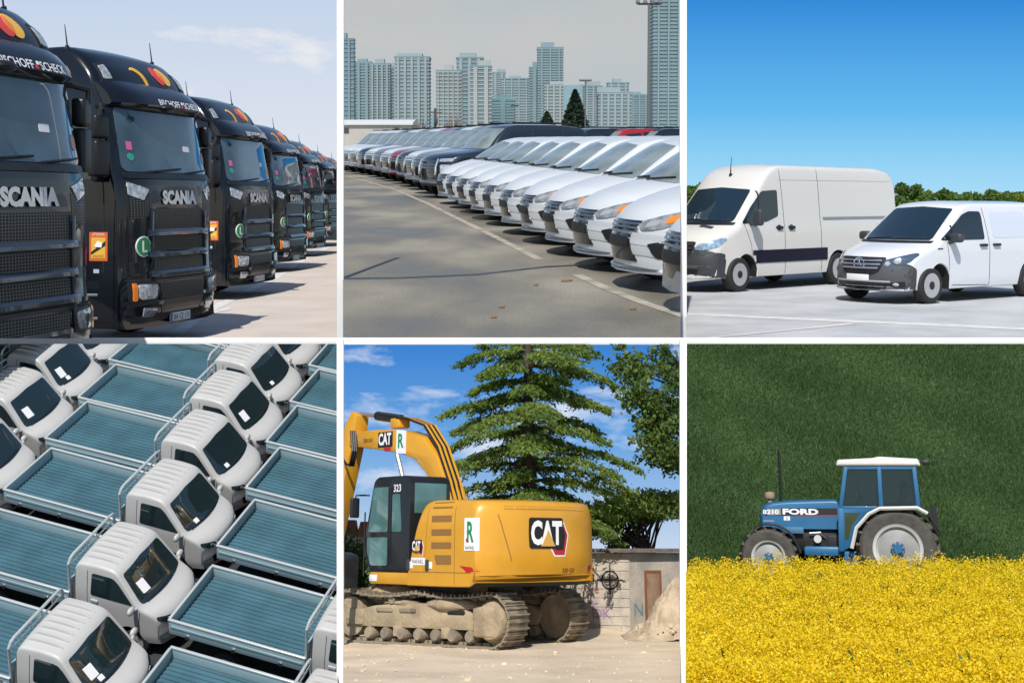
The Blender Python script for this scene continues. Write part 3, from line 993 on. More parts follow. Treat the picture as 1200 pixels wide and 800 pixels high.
def hatch_build():
    t = thing('hatchback_car', 'x', 'car', 'white hatchbacks parked nose out')
    top = [(-1.86, 0.5, -0.05), (-1.9, 0.9, -0.1), (-1.80, 1.05, -0.08), (-1.40, 1.44, -0.03), (-0.7, 1.52, 0), (0.0, 1.50, 0.0), (0.28, 1.44, 0.05), (0.62, 1.24, 0.12), (1.02, 1.0, 0.2),
           (1.25, 0.955, 0.26), (1.6, 0.85, 0.33), (1.78, 0.74, 0.36), (1.86, 0.62, 0.36), (1.90, 0.5, 0.34), (1.88, 0.34, 0.34), (1.86, 0.2, 0.33)]
    fa, ra = 1.17, -1.28
    def zb(x):
        b = 0.19
        for c in (fa, ra):
            d = abs(x - c)
            if d < 0.345: b = max(b, 0.28 + math.sqrt(0.345 ** 2 - d * d))
        return b
    def wf(x, z):
        wv = np.interp(z, [0.18, 0.35, 0.6, 0.8, 0.98, 1.2, 1.45, 1.55], [0.77, 0.83, 0.835, 0.83, 0.79, 0.70, 0.59, 0.54])
        if x > 1.2: wv *= 1 - 0.10 * ((x - 1.2) / 0.7) ** 2
        if x < -1.3: wv *= 1 - 0.06 * ((-1.3 - x) / 0.6) ** 2
        return float(wv)
    xe = [c + d for c in (fa, ra) for d in np.linspace(-0.36, 0.36, 17)]
    S = Shell(top, zb, wf, r=0.07, rows=12, ds=0.07, crown=0.035, bowp=2.4, xextra=xe, sharp=42)
    S.build('body', mat('car_white', (0.56, 0.59, 0.61), 0.32, coat=0.3), M_under, t)
    ws = S.patch('front', rpoly([(-0.70, 1.0), (0, 1.04), (0.70, 1.0), (0.55, 1.41), (0, 1.45), (-0.55, 1.41)], 0.05), 'windscreen', M_cglass, t, 0.005, 0.07)
    for a, b in ((-0.5, 0.0), (0.1, 0.55)):
        p = [S.hit('front', a + (b - a) * k / 5, 1.03 + 0.03 * k / 5) + Vector((0.02, 0, 0.01)) for k in range(6)]
        MB().tube(p, 0.012, 5).build('wiper', M_black, t)
    for side, sg in (('left', 1), ('right', -1)):
        S.patch(side, rpoly([(0.74, 0.99), (0.38, 1.20), (0.02, 1.38), (-0.2, 1.41), (-0.34, 1.42), (-0.36, 0.97)], 0.03), 'side_window', M_cglass, t, 0.005, 0.08)
        S.patch(side, rpoly([(-0.42, 0.97), (-0.40, 1.42), (-0.95, 1.38), (-1.22, 1.08), (-1.15, 0.98)], 0.03), 'side_window', M_cglass, t, 0.005, 0.08)
        S.band(side, [(0.84, 0.95), (0.86, 0.5), (0.75, 0.24), (-0.40, 0.24), (-0.40, 0.95)], 0.01, 'door_seam', M_under, t, 0.002)
        S.patch(side, rpoly([(-0.30, 0.83), (-0.12, 0.83), (-0.12, 0.87), (-0.30, 0.87)], 0.015), 'door_handle', M_white, t, 0.02, 0.1)
        mirror_part(t, Vector((0.62, sg * 0.91, 1.03)), (0.06, 0.10, 0.07), M_white, Vector((0.68, sg * 0.76, 0.98)), sg)
        # headlamp sweeping back over the wing with an orange end
        hl = S.patch('front', rpoly([(sg * 0.36, 0.66), (sg * 0.40, 0.70), (sg * 0.70, 0.81), (sg * 0.765, 0.80), (sg * 0.74, 0.70), (sg * 0.6, 0.63), (sg * 0.42, 0.61)], 0.015), 'headlamp', M_clamp, t, 0.009, 0.03)
        S.patch('front', rpoly([(sg * 0.44, 0.635), (sg * 0.56, 0.66), (sg * 0.57, 0.72), (sg * 0.46, 0.69)], 0.02), 'reflector', M_steel, hl, 0.012, 0.04)
        S.patch('front', rpoly([(sg * 0.61, 0.675), (sg * 0.62, 0.745), (sg * 0.77, 0.805), (sg * 0.755, 0.725)], 0.008), 'indicator', M_orange, hl, 0.013, 0.03)
        S.patch(side, rpoly([(1.20, 0.775), (1.42, 0.70), (1.52, 0.70), (1.40, 0.80)], 0.008), 'side_indicator', M_orange, hl, 0.012, 0.03)
        S.patch('front', rpoly([(sg * 0.50, 0.48), (sg * 0.66, 0.52), (sg * 0.66, 0.34), (sg * 0.57, 0.34)], 0.015), 'fog_recess', M_black, t, 0.006, 0.04)
        for cx in (fa, ra):
            wheel(t, cx, sg * 0.825, 0.285, 0.285, 0.18, sg, 0.62, M_steel, 'alloy')
        S.patch('rear', rpoly([(sg * 0.5, 0.78), (sg * 0.76, 0.78), (sg * 0.72, 1.0), (sg * 0.6, 1.0)], 0.02), 'tail_lamp', M_red, t, 0.006, 0.05)
    S.patch('front', rpoly([(-0.38, 0.70), (0.38, 0.70), (0.27, 0.56), (0.29, 0.40), (0.36, 0.30), (-0.36, 0.30), (-0.29, 0.40), (-0.27, 0.56)], 0.02), 'grille', M_grl, t, 0.006, 0.05)
    for z in (0.67, 0.63, 0.59):
        p = [S.hit('front', y, z) + Vector((0.012, 0, 0)) for y in np.linspace(-0.36, 0.36, 9)]
        MB().tube(p, 0.011, 5).build('grille_bar', M_alu, t)
    S.patch('front', rpoly([(-0.25, 0.54), (0.25, 0.54), (0.25, 0.43), (-0.25, 0.43)], 0.02), 'plate_mount', M_black, t, 0.014, 0.06)
    vs = []; fs = []
    n = 14
    for i in range(n + 1):
        y = -0.66 + 1.32 * i / n
        h = S.hit('front', y, 0.23)
        for dx, dz in ((-0.05, 0.0), (0.04, -0.005), (0.045, -0.03), (-0.05, -0.045)): vs.append((h.x + dx, y, 0.235 + dz))
    for i in range(n):
        for j in range(4): fs.append((i * 4 + j, i * 4 + (j + 1) % 4, i * 4 + 4 + (j + 1) % 4, i * 4 + 4 + j))
    fs += [(0, 1, 2, 3), tuple(range(n * 4, n * 4 + 4))]
    MB().raw(vs, fs).build('front_lip', M_white, t)
    return t, S, ws

def suv_build(paint, key):
    t = thing('suv_car', 'x', 'car', 'larger cars further along the row')
    top = [(-2.3, 0.55, -0.05), (-2.34, 1.0, -0.08), (-2.2, 1.3, -0.06), (-2.0, 1.78, -0.03), (-1.2, 1.86, 0), (0.0, 1.86, 0), (0.3, 1.80, 0.05), (0.62, 1.58, 0.1), (0.98, 1.24, 0.17),
           (1.3, 1.19, 0.2), (1.85, 1.12, 0.24), (2.1, 1.05, 0.28), (2.24, 0.9, 0.3), (2.26, 0.6, 0.3), (2.22, 0.35, 0.3)]
    fa, ra = 1.45, -1.4
    def zb(x):
        b = 0.32
        for c in (fa, ra):
            d = abs(x - c)
            if d < 0.43: b = max(b, 0.37 + math.sqrt(0.43 ** 2 - d * d))
        return b
    def wf(x, z):
        wv = np.interp(z, [0.3, 0.5, 1.0, 1.2, 1.5, 1.85], [0.88, 0.93, 0.93, 0.91, 0.82, 0.70])
        if x > 1.5: wv *= 1 - 0.08 * ((x - 1.5) / 0.75) ** 2
        return float(wv)
    S = Shell(top, zb, wf, r=0.08, rows=10, ds=0.1, crown=0.03, bowp=2.8, xextra=[c + d for c in (fa, ra) for d in np.linspace(-0.45, 0.45, 13)], sharp=42)
    S.build('body', paint, M_under, t)
    S.patch('front', rpoly([(-0.80, 1.25), (0.80, 1.25), (0.66, 1.77), (-0.66, 1.77)], 0.06), 'windscreen', M_cglass, t, 0.006, 0.1)
    for side, sg in (('left', 1), ('right', -1)):
        S.patch(side, rpoly([(0.72, 1.24), (0.18, 1.67), (-0.38, 1.72), (-0.38, 1.22)], 0.03), 'side_window', M_glass, t, 0.006, 0.1)
        S.patch(side, rpoly([(-0.46, 1.22), (-0.46, 1.74), (-1.3, 1.74), (-1.3, 1.22)], 0.03), 'side_window', M_glass, t, 0.006, 0.1)
        S.patch(side, rpoly([(-1.38, 1.24), (-1.38, 1.73), (-1.85, 1.70), (-1.98, 1.3)], 0.03), 'side_window', M_glass, t, 0.006, 0.1)
        S.band(side, [(0.86, 1.15), (0.9, 0.5), (-0.42, 0.42), (-0.42, 1.2)], 0.012, 'door_seam', M_under, t, 0.002, 0.1)
        mirror_part(t, Vector((0.66, sg * 1.03, 1.27)), (0.07, 0.12, 0.09), paint, Vector((0.72, sg * 0.86, 1.22)), sg)
        S.patch('front', rpoly([(sg * 0.56, 1.0), (sg * 0.86, 1.02), (sg * 0.86, 0.94), (sg * 0.56, 0.93)], 0.01), 'day_lamp', M_lamp, t, 0.01, 0.06)
        S.patch('front', rpoly([(sg * 0.62, 0.86), (sg * 0.84, 0.86), (sg * 0.82, 0.58), (sg * 0.64, 0.58)], 0.03), 'headlamp', M_lamp, t, 0.01, 0.06)
        MB().tube([S.hit('front', sg * 0.52, z) + Vector((0.03, 0, 0)) for z in (1.0, 0.8, 0.6, 0.5)], 0.03, 6).build('chrome_trim', M_chrome, t)
        for cx in (fa, ra): wheel(t, cx, sg * 0.92, 0.37, 0.37, 0.24, sg, 0.62, M_steel, 'alloy')
        MB().tube([(-1.7, sg * 0.66, 1.9), (0.1, sg * 0.66, 1.92)], 0.022, 6).build('roof_rail', M_black, t)
    S.patch('front', rpoly([(-0.5, 1.0), (0.5, 1.0), (0.46, 0.5), (-0.46, 0.5)], 0.03), 'grille', M_grl, t, 0.006, 0.08)
    for z in (0.93, 0.85, 0.77):
        p = [S.hit('front', y, z) + Vector((0.012, 0, 0)) for y in np.linspace(-0.48, 0.48, 7)]
        MB().tube(p, 0.018, 5).build('grille_bar', M_alu, t)
    p = [S.hit('front', y, 0.42) + Vector((0.02, 0, 0)) for y in np.linspace(-0.75, 0.75, 9)]
    MB().tube(p, 0.04, 6).build('skid_bar', M_alu, t)
    return t

def tower(label, x0, x1, ytop, Y, wallm, glassm, depth=None, ybase=156, caps=(), fins=0, turn=0.35, name='tower_block'):
    """high-rise: shaft, floor slabs, glazed strips, roof plant"""
    a = P2.at(x0, ybase, Y); b = P2.at(x1, ybase, Y); c = P2.at(x0, ytop, Y)
    W_ = (b.x - a.x); H = c.z - 0.0
    Dp = depth or W_ * 0.8
    t = thing(name, label, 'building', 'towers of the skyline')
    MB().box((0, Dp / 2, H / 2), (W_ * 0.98, Dp, H)).build('wall', glassm, t, 0)
    fl = random.uniform(2.0, 3.3); th_ = random.uniform(0.5, 1.1); fw = random.uniform(0.14, 0.42)
    nfl = int(H / fl)
    s = MB()
    for k in range(1, nfl + 1):
        s.box((0, Dp / 2, k * fl), (W_ * 1.0 + 0.5, Dp + 0.8, th_))
    o = s.build('floor_slabs', wallm, t, 0); o['kind'] = 'stuff'
    # solid wall strips and glazed strips between balconies
    for k in range(fins):
        u = -0.5 + (k + 0.5) / fins
        MB().box((u * W_, -0.9, H / 2), (W_ / fins * fw, 1.8, H)).build('wall_strip', wallm, t, 0)
    r = MB().box((W_ * random.uniform(-0.2, 0.2), Dp / 2, H + 1.5), (W_ * random.uniform(0.35, 0.75), Dp * 0.6, random.uniform(3.5, 8))).build('roof_plant', wallm, t, 0)
    MB().box((0, Dp / 2, H + 0.5), (W_ * 1.04, Dp * 1.04, 1.4)).build('roof_rim', glassm, t, 0)
    place(t, P2, (a.x + b.x) / 2, Y, 0, 0)
    return t

if '2' in ONLY:
    # wet lot
    def wetmat():
        m = mat('wet_asphalt', (0.14, 0.132, 0.115), 0.6)
        n = m.node_tree.nodes; l = m.node_tree.links; b = n['Principled BSDF']
        tc = n.new('ShaderNodeTexCoord')
        mp = n.new('ShaderNodeMapping'); mp.inputs['Scale'].default_value = (0.5, 0.22, 1); l.new(tc.outputs['Object'], mp.inputs[0])
        no = n.new('ShaderNodeTexNoise'); no.inputs['Scale'].default_value = 1.0; no.inputs['Detail'].default_value = 7; l.new(mp.outputs[0], no.inputs[0])
        rp = n.new('ShaderNodeValToRGB'); e = rp.color_ramp.elements
        e[0].position = 0.38; e[0].color = (0.125, 0.11, 0.084, 1); e[1].position = 0.62; e[1].color = (0.29, 0.265, 0.21, 1)
        l.new(no.outputs[0], rp.inputs[0])
        n2 = n.new('ShaderNodeTexNoise'); n2.inputs['Scale'].default_value = 45; n2.inputs['Detail'].default_value = 5; l.new(tc.outputs['Object'], n2.inputs[0])
        mx = n.new('ShaderNodeMix'); mx.data_type = 'RGBA'; mx.blend_type = 'MULTIPLY'; mx.inputs[0].default_value = 0.6
        l.new(rp.outputs[0], mx.inputs[6]); l.new(n2.outputs[0], mx.inputs[7])
        r3 = n.new('ShaderNodeMapRange'); r3.inputs[1].default_value = 0.3; r3.inputs[2].default_value = 0.7; r3.inputs[3].default_value = 0.7; r3.inputs[4].default_value = 1.25
        l.new(n2.outputs[0], r3.inputs[0])
        mx2 = n.new('ShaderNodeMix'); mx2.data_type = 'RGBA'; mx2.blend_type = 'MULTIPLY'; mx2.inputs[0].default_value = 1.0
        l.new(rp.outputs[0], mx2.inputs[6]); l.new(r3.outputs[0], mx2.inputs[7]); l.new(mx2.outputs[2], b.inputs['Base Color'])
        rr = n.new('ShaderNodeMapRange'); rr.inputs[1].default_value = 0.36; rr.inputs[2].default_value = 0.56; rr.inputs[3].default_value = 0.32; rr.inputs[4].default_value = 0.75
        l.new(no.outputs[0], rr.inputs[0]); l.new(rr.outputs[0], b.inputs['Roughness'])
        bp = n.new('ShaderNodeBump'); bp.inputs['Strength'].default_value = 0.25; bp.inputs['Distance'].default_value = 0.01
        l.new(n2.outputs[0], bp.inputs['Height']); l.new(bp.outputs[0], b.inputs['Normal'])
        return m
    ground_sheet('car_lot', P2, [(-12, 8), (12, 8), (400, 1500), (-400, 1500)], wetmat())
    skm = skymat('sky_grey', [(0.0, (178, 196, 203)), (0.25, (186, 195, 199)), (0.6, (193, 197, 199)), (1.0, (182, 192, 197))], (203, 197, 194), 0.0035, 0, 330, (0.45, 0.75), 0.7, (1, 1, 2.2), 5.0)
    wall_sky(P2, 2600, (390, -8, 810, 200), skm)
    h0, HS, hws = hatch_build()
    n = 0
    hl = []
    for k in range(-1, 10):
        Y = 12.9 + 1.86 * k
        X = 1.10 + (-1.65 - 1.10) * (Y - 12.9) / 16.7
        o = h0 if n == 0 else copy_tree(h0)
        rz = R(194 + random.uniform(-2.5, 2.5))
        c = Matrix.Rotation(rz, 2) @ Vector((1.86, 0.05))
        place(o, P2, X - c.x, Y - c.y + random.uniform(-0.12, 0.12), 0, rz)
        hl.append(o); n += 1
    for i, o in enumerate(hl):
        o['label'] = 'white hatchback car, %s in its row counting away from the dark blue SUV' % ORD[len(hl) - 1 - i]
    # paper stickers behind some windscreens
    HS.patch('front', rpoly([(-0.40, 1.33), (-0.28, 1.34), (-0.28, 1.39), (-0.40, 1.38)], 0.005), 'paper_sticker', mat('paper_orange', (0.7, 0.3, 0.08), 0.7), [c for c in kids(hl[1]) if c.name.startswith('windscreen')][0], 0.009, 0.2, 0.002)
    paints = {'navy': mat('suv_navy', (0.012, 0.02, 0.032), 0.25, coat=1.0), 'silver': mat('suv_silver', (0.35, 0.36, 0.37), 0.3, metal=0.6, coat=0.6), 'red': mat('suv_red', (0.30, 0.012, 0.014), 0.25, coat=1.0),
              'black': mat('suv_black', (0.01, 0.01, 0.012), 0.2, coat=1.0), 'white': mat('car_white', (0.74, 0.76, 0.78))}
    protos = {k: suv_build(v, k) for k, v in paints.items()}
    used = set()
    def get_suv(k):
        if k in used: return copy_tree(protos[k])
        used.add(k); return protos[k]
    seq = ['navy', 'silver', 'white', 'black', 'red', 'white', 'silver', 'white', 'black', 'white', 'white', 'white']
    nm = {'navy': 'dark blue', 'silver': 'silver', 'red': 'red', 'black': 'black', 'white': 'white'}
    for j, k in enumerate(seq):
        Y = 32.5 + 2.55 * j
        px = 499 - 9.6 * j
        X = (px - PX) / FPX * Y
        o = get_suv(k)
        rz = R(207)
        c = Matrix.Rotation(rz, 2) @ Vector((2.24, 0.0))
        place(o, P2, X - c.x, Y - c.y, 0, rz)
        o['label'] = 'dark blue SUV with round rail roof parked beside the last white hatchback' if j == 0 else '%s SUV, %s beyond the dark blue SUV in the same row' % (nm[k], ORD[j - 1])
        if j == 0: o['label'] = 'dark blue SUV parked beside the white hatchbacks, largest in the row'
    seq2 = ['black', 'white', 'red', 'white', 'black', 'white', 'silver', 'white', 'white']
    for j, k in enumerate(seq2):
        px = 640 + 21 * j
        Y = 45.5
        o = get_suv(k); rz = R(203)
        place(o, P2, (px - PX) / FPX * Y + 1.4, Y + 0.6 * (j % 2), 0.0, rz)
        o['group'] = 'cars of the row behind the hatchbacks'
        o['label'] = '%s SUV in the back row, %s beyond the hatchbacks, only its roof showing' % (nm[k], ORD[j])
    # curb line and details on the ground
    Mln = mat('worn_line', (0.42, 0.38, 0.31), 0.8, var=0.4, vscale=2.5)
    pts = [(396, 205), (424, 211), (462, 222), (500, 238), (540, 258), (585, 280), (632, 304)]
    pts2 = [(676, 322), (715, 340), (760, 357), (812, 374)]
    for pp in (pts, pts2):
        L = [P2.ground(*p) for p in pp]
        V, F = [], []
        for i, p in enumerate(L):
            d = (L[min(i + 1, len(L) - 1)] - L[max(i - 1, 0)]).normalized()
            nrm = Vector((d.y, -d.x, 0)) * 0.06
            V += [p + nrm + Vector((0, 0, 0.004)), p - nrm + Vector((0, 0, 0.004))]
        for i in range(len(L) - 1): F.append((2 * i, 2 * i + 1, 2 * i + 3, 2 * i + 2))
        o = meshobj('painted_line', V, F, Mln, None, 0); o['kind'] = 'structure'; o.matrix_world = P2.W; THINGS.append((o, P2))
    # tar seam across the lot
    L = [P2.ground(x, y) for x, y in ((396, 327), (470, 326), (560, 322), (640, 313), (720, 309), (800, 311))]
    V, F = [], []
    for i, p in enumerate(L):
        V += [p + Vector((0, 0.10, 0.003)), p + Vector((0, -0.05, 0.003))]
    for i in range(len(L) - 1): F.append((2 * i, 2 * i + 1, 2 * i + 3, 2 * i + 2))
    o = meshobj('tar_seam', V, F, mat('tar', (0.02, 0.018, 0.016), 0.35, var=0.3, vscale=4), None, 0); o['kind'] = 'structure'; o.matrix_world = P2.W; THINGS.append((o, P2))
    for (px, py, s_) in ((664, 330, 0.11), (742, 363, 0.06), (579, 373, 0.05), (628, 335, 0.05), (588, 361, 0.05)):
        p = P2.ground(px, py)
        t = MB(); t.box((0, 0, 0.012), (s_, s_ * 0.4, 0.02), Matrix.Rotation(0.5, 4, 'Z'), 0.006); t.box((s_ * 0.3, 0.02, 0.02), (s_ * 0.5, s_ * 0.3, 0.012), Matrix.Rotation(-0.3, 4, 'Z'), 0.004)
        o = t.build('dead_leaf', mat('dead_leaf', (0.25, 0.15, 0.07), 0.8), None)
        tag(o, 'small brown dead leaf lying on the wet asphalt of the car lot', 'leaf', 'dead leaves on the wet lot')
        place(o, P2, p.x, p.y, 0.0)
    # skyline: distance haze is blended into the tower wall and glass colours
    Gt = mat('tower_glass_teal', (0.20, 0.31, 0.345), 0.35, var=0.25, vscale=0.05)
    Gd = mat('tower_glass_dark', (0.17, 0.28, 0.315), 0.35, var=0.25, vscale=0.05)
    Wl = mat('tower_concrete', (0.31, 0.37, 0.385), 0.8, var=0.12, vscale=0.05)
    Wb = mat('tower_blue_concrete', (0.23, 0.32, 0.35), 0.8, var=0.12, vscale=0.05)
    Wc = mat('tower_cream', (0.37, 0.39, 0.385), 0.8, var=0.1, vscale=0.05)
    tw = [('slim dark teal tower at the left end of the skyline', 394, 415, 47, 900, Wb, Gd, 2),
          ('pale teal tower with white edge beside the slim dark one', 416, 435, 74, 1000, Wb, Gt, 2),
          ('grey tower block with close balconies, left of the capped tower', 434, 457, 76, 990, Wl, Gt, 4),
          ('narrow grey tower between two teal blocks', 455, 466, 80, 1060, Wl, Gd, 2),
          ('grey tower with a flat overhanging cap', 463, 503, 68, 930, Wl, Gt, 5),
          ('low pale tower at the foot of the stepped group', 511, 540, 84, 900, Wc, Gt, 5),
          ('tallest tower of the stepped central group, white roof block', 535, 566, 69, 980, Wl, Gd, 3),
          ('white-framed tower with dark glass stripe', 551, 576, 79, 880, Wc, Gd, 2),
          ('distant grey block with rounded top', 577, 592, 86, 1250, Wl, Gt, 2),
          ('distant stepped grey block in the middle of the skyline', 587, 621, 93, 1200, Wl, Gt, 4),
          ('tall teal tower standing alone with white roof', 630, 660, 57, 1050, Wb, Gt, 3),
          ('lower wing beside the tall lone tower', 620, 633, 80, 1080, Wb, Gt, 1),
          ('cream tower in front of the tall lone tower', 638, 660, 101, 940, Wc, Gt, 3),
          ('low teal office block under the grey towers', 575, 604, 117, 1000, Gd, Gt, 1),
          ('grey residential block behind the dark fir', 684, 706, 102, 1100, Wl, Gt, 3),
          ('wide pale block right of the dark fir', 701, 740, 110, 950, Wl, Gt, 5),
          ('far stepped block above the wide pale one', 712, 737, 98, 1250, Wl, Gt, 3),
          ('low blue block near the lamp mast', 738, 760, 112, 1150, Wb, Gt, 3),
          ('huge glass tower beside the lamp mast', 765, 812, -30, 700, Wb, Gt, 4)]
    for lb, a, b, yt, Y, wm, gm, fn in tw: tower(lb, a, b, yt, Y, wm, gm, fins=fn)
    # forested ridge
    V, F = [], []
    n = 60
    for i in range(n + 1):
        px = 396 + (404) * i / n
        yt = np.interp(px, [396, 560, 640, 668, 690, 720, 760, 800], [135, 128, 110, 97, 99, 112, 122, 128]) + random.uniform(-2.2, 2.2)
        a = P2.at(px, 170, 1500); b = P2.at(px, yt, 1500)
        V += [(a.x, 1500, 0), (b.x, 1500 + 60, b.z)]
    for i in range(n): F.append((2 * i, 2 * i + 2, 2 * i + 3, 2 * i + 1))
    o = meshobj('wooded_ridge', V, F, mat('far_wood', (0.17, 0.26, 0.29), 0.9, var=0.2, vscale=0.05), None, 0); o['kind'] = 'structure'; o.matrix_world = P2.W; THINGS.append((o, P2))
    # warehouse
    Y = 140
    a = P2.at(380, 160, Y); b = P2.at(482, 160, Y); zt = P2.at(480, 146.5, Y).z; zr = P2.at(480, 143, Y).z
    t = thing('warehouse', 'long low white warehouse with a shallow pale roof behind the cars', 'building')
    cx = (a.x + b.x) / 2; wd = b.x - a.x
    MB().box((0, 4, zt / 2), (wd, 8, zt)).build('wall', mat('warehouse_wall', (0.46, 0.44, 0.40), 0.8, var=0.1, vscale=0.5), t)
    MB().prism([(-0.3, zt), (8.3, zt), (8.3, zt + 0.1), (4, zr + 0.3), (-0.3, zt + 0.25)], 'x', -wd / 2 - 0.2, wd / 2 + 0.2).build('roof', mat('warehouse_roof', (0.62, 0.63, 0.63), 0.6), t)
    for px in (406, 465):
        q = P2.at(px, 153, Y)
        MB().box((q.x - cx, -0.03, q.z), (0.5, 0.1, 0.55)).build('louvre', M_grey, t)
    place(t, P2, cx, Y)
    # lamp masts
    def mast(px, ytop, Y, r, label, heads):
        t = thing('lamp_mast', label, 'lamp post', 'lamp masts over the car lot')
        p = P2.at(px, ytop, Y)
        MB().tube([(0, 0, 0), (0, 0, p.z)], [r, r * 0.7], 8).build('mast', mat('mast_grey', (0.12, 0.13, 0.13), 0.6), t)
        MB().box((0, 0, p.z), (r * 14, 0.08, 0.12)).build('crossbar', M_black, t)
        for k in range(heads):
            u = (k - (heads - 1) / 2) / max(1, heads - 1) * r * 14
            MB().box((u, -0.12, p.z + 0.1), (r * 2.4, 0.35, r * 1.6), Matrix.Rotation(0.5, 4, 'X'), 0.03).build('floodlight', mat('mast_grey', (0.12, 0.13, 0.13)), t)
        place(t, P2, p.x, Y)
    mast(760.5, 5, 80, 0.10, 'tall steel floodlight mast beside the huge glass tower', 4)
    mast(686, 95, 170, 0.10, 'far floodlight mast behind the dark fir', 5)
    mast(603, 124, 170, 0.07, 'short lamp post below the low teal office block', 2)
    t = thing('utility_pole', 'short wooden utility pole by the bare shrub', 'pole')
    p = P2.at(510, 127, 150)
    MB().tube([(0, 0, 0), (0, 0, p.z)], 0.16, 8).build('shaft', mat('pole_wood', (0.10, 0.08, 0.06), 0.9), t)
    MB().box((0, 0, p.z - 0.5), (1.6, 0.1, 0.12)).build('crossarm', mat('pole_wood', (0.1, 0.08, 0.06)), t)
    MB().box((0.1, -0.2, p.z - 1.5), (0.4, 0.4, 0.7), bev=0.08).build('transformer', M_grey, t)
    place(t, P2, p.x, 150)
    # firs and a bare shrub
    def fir(px, ytop, wpx, Y, label):
        t = thing('fir_tree', label, 'tree')
        p = P2.at(px, ytop, Y); H = p.z; rad = wpx / 2 / FPX * Y
        MB().tube([(0, 0, 0), (0, 0, H * 0.95)], [0.25, 0.05], 7).build('trunk', mat('bark', (0.06, 0.045, 0.03), 0.9), t)
        N = 9000
        z = rng.uniform(0.08, 1, N) ** 0.85
        lay = 1 - 0.22 * ((z * 11) % 1)
        rr = rad * (1 - z) ** 0.8 * lay * np.sqrt(rng.uniform(0.15, 1, N)) * 1.05
        th = rng.uniform(0, 2 * PI, N)
        C = np.stack([rr * np.cos(th), rr * np.sin(th), z * H], 1)
        V, F = leaves(C, H * 0.035, 2.0, 0.4)
        fastmesh('crown', V, F, leaf_mat('fir_leaf', (0.030, 0.055, 0.030), (0.015, 0.03, 0.02), trans=0.1), t)
        place(t, P2, p.x, Y)
    fir(674, 106, 52, 180, 'dark pointed fir standing in front of the skyline')
    fir(641, 131, 44, 185, 'small round dark evergreen beside the pointed fir')
    for px, yt, wp, lb in ((532, 128, 30, 'bare brown shrub tree in front of the central towers'), (492, 132, 26, 'bare brown shrub tree left of the utility pole')):
        t = thing('bare_tree', lb, 'tree', 'bare winter trees below the skyline')
        Y = 170; p = P2.at(px, yt, Y); H = p.z; rad = wp / 2 / FPX * Y
        m = MB()
        for k in range(60):
            th = random.uniform(0, 2 * PI); q = random.uniform(0.3, 1)
            e = Vector((math.cos(th) * rad * q, math.sin(th) * rad * q, H * (1.0 - 0.5 * q * q) * random.uniform(0.75, 1)))
            mid = e * 0.5 + Vector((0, 0, H * 0.08))
            m.tube([(0, 0, 0.5), mid, e], [0.09, 0.05, 0.012], 4, False)
        o = m.build('branches', mat('bare_twig', (0.16, 0.12, 0.10), 0.9), t); o['kind'] = 'stuff'
        MB().tube([(0, 0, 0), (0, 0, H * 0.5)], [0.2, 0.1], 6).build('trunk', mat('bark', (0.06, 0.045, 0.03)), t)
        place(t, P2, p.x, Y)

# ================================================================== place 3: two white delivery vans
M_vglass = mat('van_glass', (0.008, 0.022, 0.034), 0.03, coat=1.0, spec=0.6)
M_vwhite = mat('van_white', (0.64, 0.625, 0.59), 0.2, coat=0.5)
M_vblue = mat('van_cool_white', (0.66, 0.68, 0.715), 0.2, coat=0.5)
M_navy = mat('navy_band', (0.008, 0.008, 0.022), 0.5, spec=0.2)

def star(S, y, z, r, parent, side='front'):
    x = S.hit(side, y, z).x + 0.02
    m = MB()
    n = 28
    ring = [(x + 0.012, y + r * math.cos(2 * PI * k / n), z + r * math.sin(2 * PI * k / n)) for k in range(n + 1)]
    m.tube(ring, r * 0.11, 6, False)
    for k in range(3):
        a = PI / 2 + 2 * PI * k / 3
        c = (math.cos(a), math.sin(a)); q = (-c[1], c[0])
        base = r * 0.17
        m.raw([(x + 0.012, y + c[0] * r, z + c[1] * r), (x + 0.01, y + q[0] * base, z + q[1] * base), (x + 0.01, y - q[0] * base, z - q[1] * base), (x + 0.03, y, z)], [(0, 1, 3), (0, 3, 2)])
    return m.build('star_emblem', M_chrome, parent)

